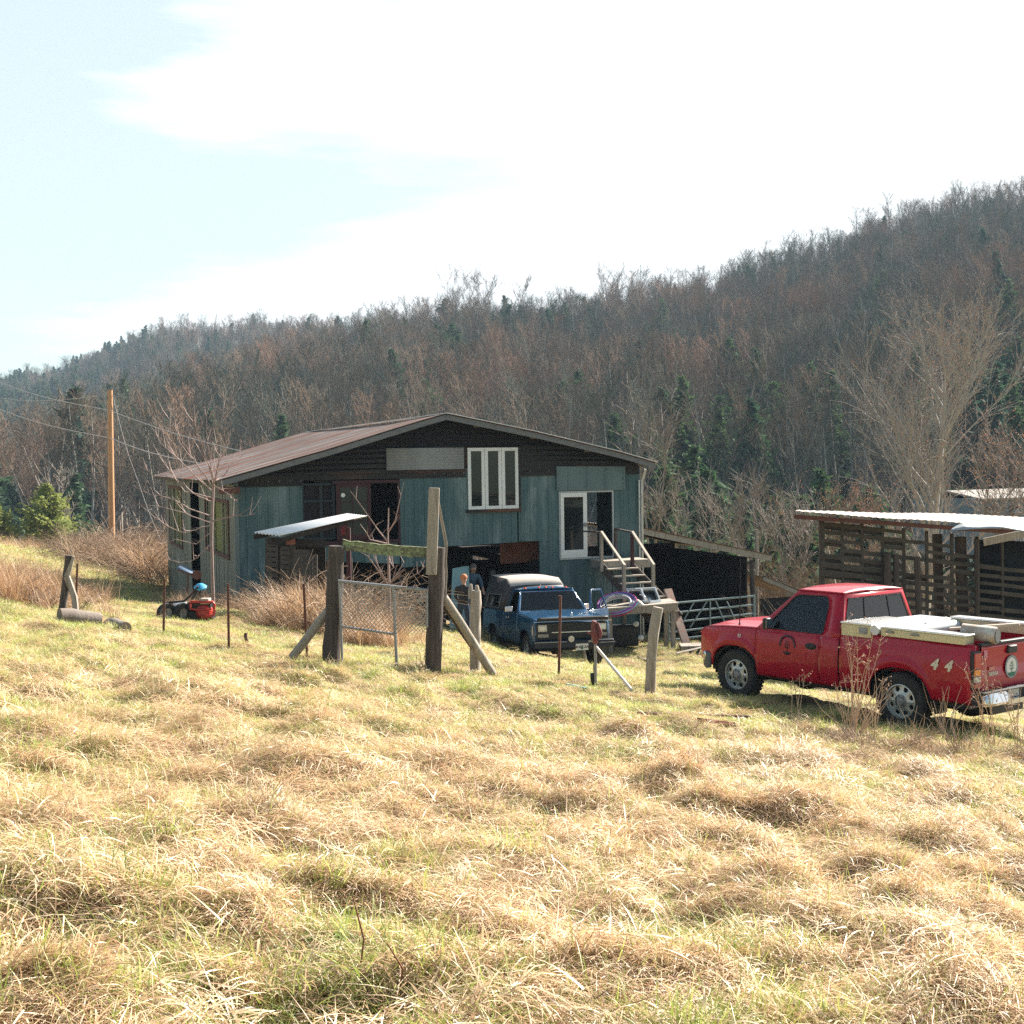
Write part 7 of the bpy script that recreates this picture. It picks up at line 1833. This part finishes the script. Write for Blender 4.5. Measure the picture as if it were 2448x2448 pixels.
# big budding tree at the right, and companions
p3 = on_ground(2205, 46)
tree_thing('budding_tree', bare_tree(900, h=11.8, spread=.33, first=.14, n1=34, n2=10, n3=8, tw=.009, trunk_r=.20, sides=5, fork=0, lean=.05, budsz=.035, twl=1.25), p3, 0.4, 1.0, 'big spreading tree with rust red buds rising behind the pallet shed', 'tree', PALE, PALE, MATS['rust_buds'])
p3 = on_ground(2440, 44)
tree_thing('budding_tree', bare_tree(901, h=7.2, spread=.34, first=.1, n1=22, n2=8, n3=7, tw=.011, trunk_r=.15, sides=4, fork=3, lean=.1, budsz=.03, twl=1.2), p3, 1.4, 1.0, 'lower many stemmed tree with reddish buds at the right edge', 'tree', MATS['bark_grey'], MATS['bark_grey'], MATS['rust_buds'])
p3 = on_ground(2020, 50)
tree_thing('budding_tree', bare_tree(902, h=5.6, spread=.38, first=.08, n1=18, n2=8, n3=6, tw=.012, trunk_r=.12, sides=4, fork=3, lean=.1, budsz=.03, twl=1.2), p3, 2.4, 1.0, 'small bushy tree with reddish twigs between the barn and the pallet shed', 'tree', MATS['bark_grey'], MATS['bark_grey'], MATS['rust_buds'])
for px, d, h_, sd_, lab in ((1560, 56, 9.5, 910, 'thin bare tree directly behind the right corner of the barn'), (1640, 58, 7, 911, 'low bare tree above the lean-to roof'), (1800, 54, 6.5, 912, 'bare shrubby tree behind the end of the lean-to'), (1900, 47, 5.0, 913, 'bare shrub left of the pallet shed roof')):
    tree_thing('bare_tree', bare_tree(sd_, h=h_, spread=.30, first=.12, n1=18, n2=8, n3=6, tw=.012, trunk_r=.10, sides=4, fork=2, lean=.08, twl=1.2), on_ground(px, d), sd_, 1.0, lab, 'tree', MATS['bark_grey'], MATS['bark_grey'])
# lone pale green pine and neighbours on the left
p4 = on_ground(108, 92)
YG = mat('yellow_needles', (.16, .20, .045), (.24, .27, .07), rough=.8, scale=1.0)
nt = YG.node_tree; t_ = nd(nt, 'ShaderNodeBsdfTranslucent', Color=(.30, .34, .09, 1)); mx_ = nd(nt, 'ShaderNodeMixShader', Fac=.4); nt.links.new(nt.nodes['Principled BSDF'].outputs[0], mx_.inputs[1]); nt.links.new(t_.outputs[0], mx_.inputs[2]); nt.links.new(mx_.outputs[0], nt.nodes['Material Output'].inputs['Surface'])
def place_top(px, py, depth):
    """distance and height so that the crown top is at this pixel; the foot is on the ground"""
    t = at_depth(px, py, depth); g = h1(t.x, t.y); return Vector((t.x, t.y, g)), t.z - g
for px, py, d, w_, lab, sd_, mt_ in ((108, 1150, 86, 2.35, 'bushy yellow green pine standing alone at the edge of the left field', 61, YG), (-10, 1195, 84, 1.8, 'ochre evergreen cut off by the left edge of the photo', 62, YG)):
    loc, hh = place_top(px, py, d); tree_thing('pine_tree', conifer(sd_, h=hh, w=w_ * .92, shape='bush', dens=3.0, leaf=.30), loc, 0, 1, lab, 'pine tree', MATS['bark_brown'], MATS['bark_brown'], leaf_mat=mt_)
loc, hh = place_top(160, 1125, 88); tree_thing('bare_tree', bare_tree(920, h=hh, spread=.2, first=.3, n1=16, n2=7, n3=6, tw=.02, trunk_r=.12, sides=4), loc, 0, 1, 'pale leafless tree just right of the lone pine', 'tree', MATS['bark_grey'], MATS['bark_grey'])
# tall trees that stand clear on the skyline
for i, (px, py, sp, fk, lab) in enumerate(((1105, 668, .34, 2, 'tall bare tree forking above the ridge over the barn roof peak'), (1165, 672, .30, 2, 'tall bare tree just right of the forked one on the ridge'), (1243, 675, .24, 0, 'slim bare tree standing alone on the ridge above the barn window'), (1365, 690, .2, 0, 'dense topped dark tree on the ridge skyline'),
        (1460, 665, .36, 3, 'broad crowned bare tree on the ridge above the barn door'), (1535, 645, .24, 0, 'tallest slim bare tree on the middle of the skyline'), (1590, 668, .2, 0, 'narrow tree on the skyline where the hill starts to climb'), (1890, 575, .34, 2, 'bare tree reaching above the right slope skyline'), (2180, 487, .3, 0, 'bare tree high on the right skyline'))):
    d0 = 300 if px < 1700 else 350; az_ = px_az(px); Rn = float(np.interp(az_, NEAR[0], NEAR[2])) - 8
    dv = ray(px, 1100); hv = math.hypot(dv.x, dv.y); x_, y_ = Rn * dv.x / hv, Rn * dv.y / hv; g = h1(x_, y_); t = at_depth(px, py, y_)
    hh = max(12., t.z - g); tree_thing('skyline_tree', bare_tree(930 + i, h=hh, spread=sp, first=.35, n1=18, n2=8, n3=7, tw=.03, trunk_r=.30, sides=4, fork=fk), (x_, y_, g), i, 1.0, lab, 'tree', MATS['bark_brown'], MATS['bark_brown'])

# ------------------------------------------------------------------ banks of tall dry grass and bramble (uncountable)
def bramble(n=16, r=.7, h=1.3):
    rd = random.Random(n + int(r * 10)); o = MB()
    for k in range(n):
        a = rd.uniform(0, 6.28); q = Vector((rd.gauss(0, r * .4), rd.gauss(0, r * .4), -.05)); d = Vector((math.cos(a) * .5, math.sin(a) * .5, 1.1)).normalized(); pts = [q]; l_ = h * rd.uniform(.5, 1.2); bend = rd.uniform(.03, .30)
        for i in range(6): d = (d + Vector((math.cos(a) * .12, math.sin(a) * .12, -bend))).normalized(); q = q + d * l_ / 5; q = Vector((q.x, q.y, max(q.z, .02))); pts.append(q)
        o.tube(pts, [.006, .0058, .0055, .005, .004, .003, .002], n=3, cap=False)
        for z_ in range(7):
            i = rd.randrange(1, 6); p0 = pts[i].lerp(pts[i + 1], rd.random()); e_ = p0 + Vector((rd.uniform(-1, 1), rd.uniform(-1, 1), rd.uniform(-.4, 1))) * rd.uniform(.08, .3); o.tube([p0, e_], [.004, .002], n=3, cap=False)
    return o
mat('bramble_brown', (.22, .14, .095), (.50, .36, .25), rough=.85, scale=2)
BR = [source(bramble(18, .7, 1.3), MATS['bramble_brown']), source(bramble(24, .9, 1.6), MATS['bramble_brown']), source(bramble(16, .5, .9), MATS['bramble_brown'])]
TD = [tall_dry(), tall_dry(55, .26, (.6, 1.3)), tall_dry(40, .2, (.3, .8))]
SB = TD + BR
def bank(name, label, regions):
    P, RO, SC, ID = [], [], [], []
    for (x0, x1, y0, y1, n, s0, s1, ids, cx, cy) in regions:
        """photo x range at the given distances"""
        y = rng.uniform(y0, y1, n); px = rng.uniform(x0, x1, n)
        x = (px - 1224) / F * y; k = np.ones(n, bool)
        z = H(x, y); P.append(np.stack([x, y, z], -1)); RO.append(np.column_stack([rng.normal(0, .08, (n, 2)), rng.uniform(0, 6.28, n)])); SC.append(rng.uniform(s0, s1, n)); ID.append(rng.choice(ids, n))
    P = np.concatenate(P); RO = np.concatenate(RO); SC = np.concatenate(SC); ID = np.concatenate(ID)
    u = (P[:, 0] + 7.54) * .931 + (P[:, 1] - 33.5) * .365; v = -(P[:, 0] + 7.54) * .365 + (P[:, 1] - 33.5) * .931
    k = ~((u > -.2) & (u < 12.4) & (v > -.2) & (v < 18.5))
    tag(instances(name, P[k], RO[k], SC[k], ID[k], SB), label, 'dry weeds', kind='stuff')
bank('bramble_thicket', 'brown bramble and tall dead grass thicket behind the wire gate', [
    (780, 950, 22.0, 26, 130, .5, .8, [0, 1, 1, 1, 2], 0, 0), (690, 850, 23.5, 26, 44, .8, 1.2, [1, 1, 1, 3, 4], 0, 0), (790, 890, 24, 27, 22, .9, 1.2, [1, 3, 4], 0, 0), (960, 1020, 23, 26, 14, .35, .6, [0, 2], 0, 0), (600, 760, 23, 26.5, 80, .45, .85, [0, 2, 1, 2], 0, 0), (640, 720, 23.5, 25, 26, .7, 1.0, [0, 1], 0, 0)])
bank('brown_bank', 'bank of reddish brown dead grass at the left edge of the meadow', [
    (-80, 130, 24, 31, 260, .55, .95, [0, 1, 2, 5], 0, 0), (-80, 60, 23, 25, 50, .7, 1.0, [0, 1], 0, 0), (60, 260, 22.5, 28, 60, .45, .8, [0, 2, 5], 0, 0), (130, 250, 30, 36, 50, .5, .9, [0, 5, 2], 0, 0), (-60, 150, 64, 76, 60, .6, 1.1, [0, 1], 0, 0)])
bank('pole_brush', 'tangle of brown brush around the foot of the utility pole beside the barn', [
    (170, 420, 53, 64, 190, .9, 1.6, [3, 4, 5, 1, 1], 0, 0), (300, 405, 50, 58, 50, 1.1, 1.9, [3, 4, 1], 0, 0), (215, 330, 56, 66, 50, 1.3, 2.0, [3, 4], 0, 0)])
bank('ditch_weeds', 'matted brown weeds along the lip of the meadow below the red pickup', [
    (1890, 2500, 13.2, 14.6, 120, .22, .45, [0, 2, 5, 5], 0, 0), (2050, 2500, 12.6, 13.6, 60, .2, .4, [2, 5], 0, 0)])
bank('barn_foot_weeds', 'dry weeds growing along the foot of the barn walls', [
    (390, 560, 29, 33, 70, .4, .8, [0, 2, 5], 0, 0), (560, 700, 28, 32, 60, .4, .8, [0, 2, 5], 0, 0), (1850, 2000, 38, 44, 110, .8, 1.5, [3, 4, 5], 0, 0)])
# dead weed stalks by the red pickup: each clump a plant of its own
def weed(seed, h=1.0, n=14, fan=.5, seeds=True):
    rd = random.Random(seed); S_ = MB(); B = MB()
    for k in range(n):
        a = rd.uniform(0, 6.28); t = rd.uniform(.05, fan); q = Vector((rd.uniform(-.08, .08), rd.uniform(-.08, .08), -.03)); d = Vector((math.cos(a) * t, math.sin(a) * t * .6, 1)).normalized(); l_ = h * rd.uniform(.45, 1.1); pts = [q + d * (l_ * i / 3) + Vector((rd.uniform(-.02, .02), 0, rd.uniform(-.02, .02))) * i for i in range(4)]
        S_.tube(pts, [.006, .005, .004, .0025], n=4, cap=False)
        if seeds and rd.random() < .5:
            for z_ in range(9):
                p0 = pts[2].lerp(pts[3], rd.random()); e_ = p0 + Vector((rd.uniform(-1, 1), rd.uniform(-1, 1), rd.uniform(0, 1))) * .11; S_.tube([p0, e_], [.0025, .0015], n=3, cap=False)
                for w_ in range(3): c = e_ + Vector((rd.uniform(-1, 1), rd.uniform(-1, 1), rd.uniform(-1, 1))) * .02; u_ = Vector((rd.uniform(-1, 1), rd.uniform(-1, 1), rd.uniform(-1, 1))).normalized() * .010; B.add([c - u_, c - u_.orthogonal(), c + u_, c + u_.orthogonal()], [(0, 1, 2, 3)])
    return S_, B
mat('stalk', (.62, .46, .32), (.50, .34, .24), rough=.85, scale=5); mat('seed_heads', (.45, .27, .18), rough=.9)
wp = [((2035, 1770), .85, 30, .95, 'big fan of dead straw coloured stalks in front of the red pickup rear wheel', 1), ((2040, 1760), 1.45, 9, .35, 'tall thin weed with fine seed heads before the red truck bed', 2), ((2090, 1775), 1.15, 8, .55, 'leaning seed stalks right of the big fan of stalks', 3), ((2260, 1770), .8, 18, .9, 'low tangle of dead stalks below the red pickup rear bumper', 4), ((2370, 1790), 1.2, 9, .7, 'sparse tall stalks crossing the red pickup tailgate', 5), ((2440, 1800), 1.0, 9, .6, 'dead stalks at the right edge below the bumper', 6),
      ((1905, 1735), .9, 4, .6, 'two or three leaning stalks before the red pickup door', 7), ((2180, 1800), .6, 16, 1.0, 'matted short stalks in the meadow below the rear wheel', 8), ((280, 1480), .6, 12, .7, 'pale dead stalks standing by the fallen log', 9), ((700, 1480), .7, 10, .4, 'upright dry stalks left of the gate', 10), ((912, 2425), .42, 2, .08, 'single thin reddish stem rising from the foreground grass', 11), ((1010, 1600), .55, 6, .6, 'few thin twigs at the foot of the right gate post', 12), ((2300, 1812), .7, 20, 1.1, 'sprawling dead stems in front of the rear bumper', 13)]
for (px, py), h_, n_, fan, lab, sd_ in wp:
    g = ground(px, py); S_, B = weed(sd_, h_, n_, fan, seeds=sd_ in (2, 3, 5, 6, 7)); e = empty('dead_weed', tuple(g), label=lab, cat='weed')
    S_.build('stalks', MATS['rust'] if sd_ == 11 else MATS['stalk'], e, smooth=0)
    if B.V: B.build('seed_heads', MATS['seed_heads'], e, smooth=0)
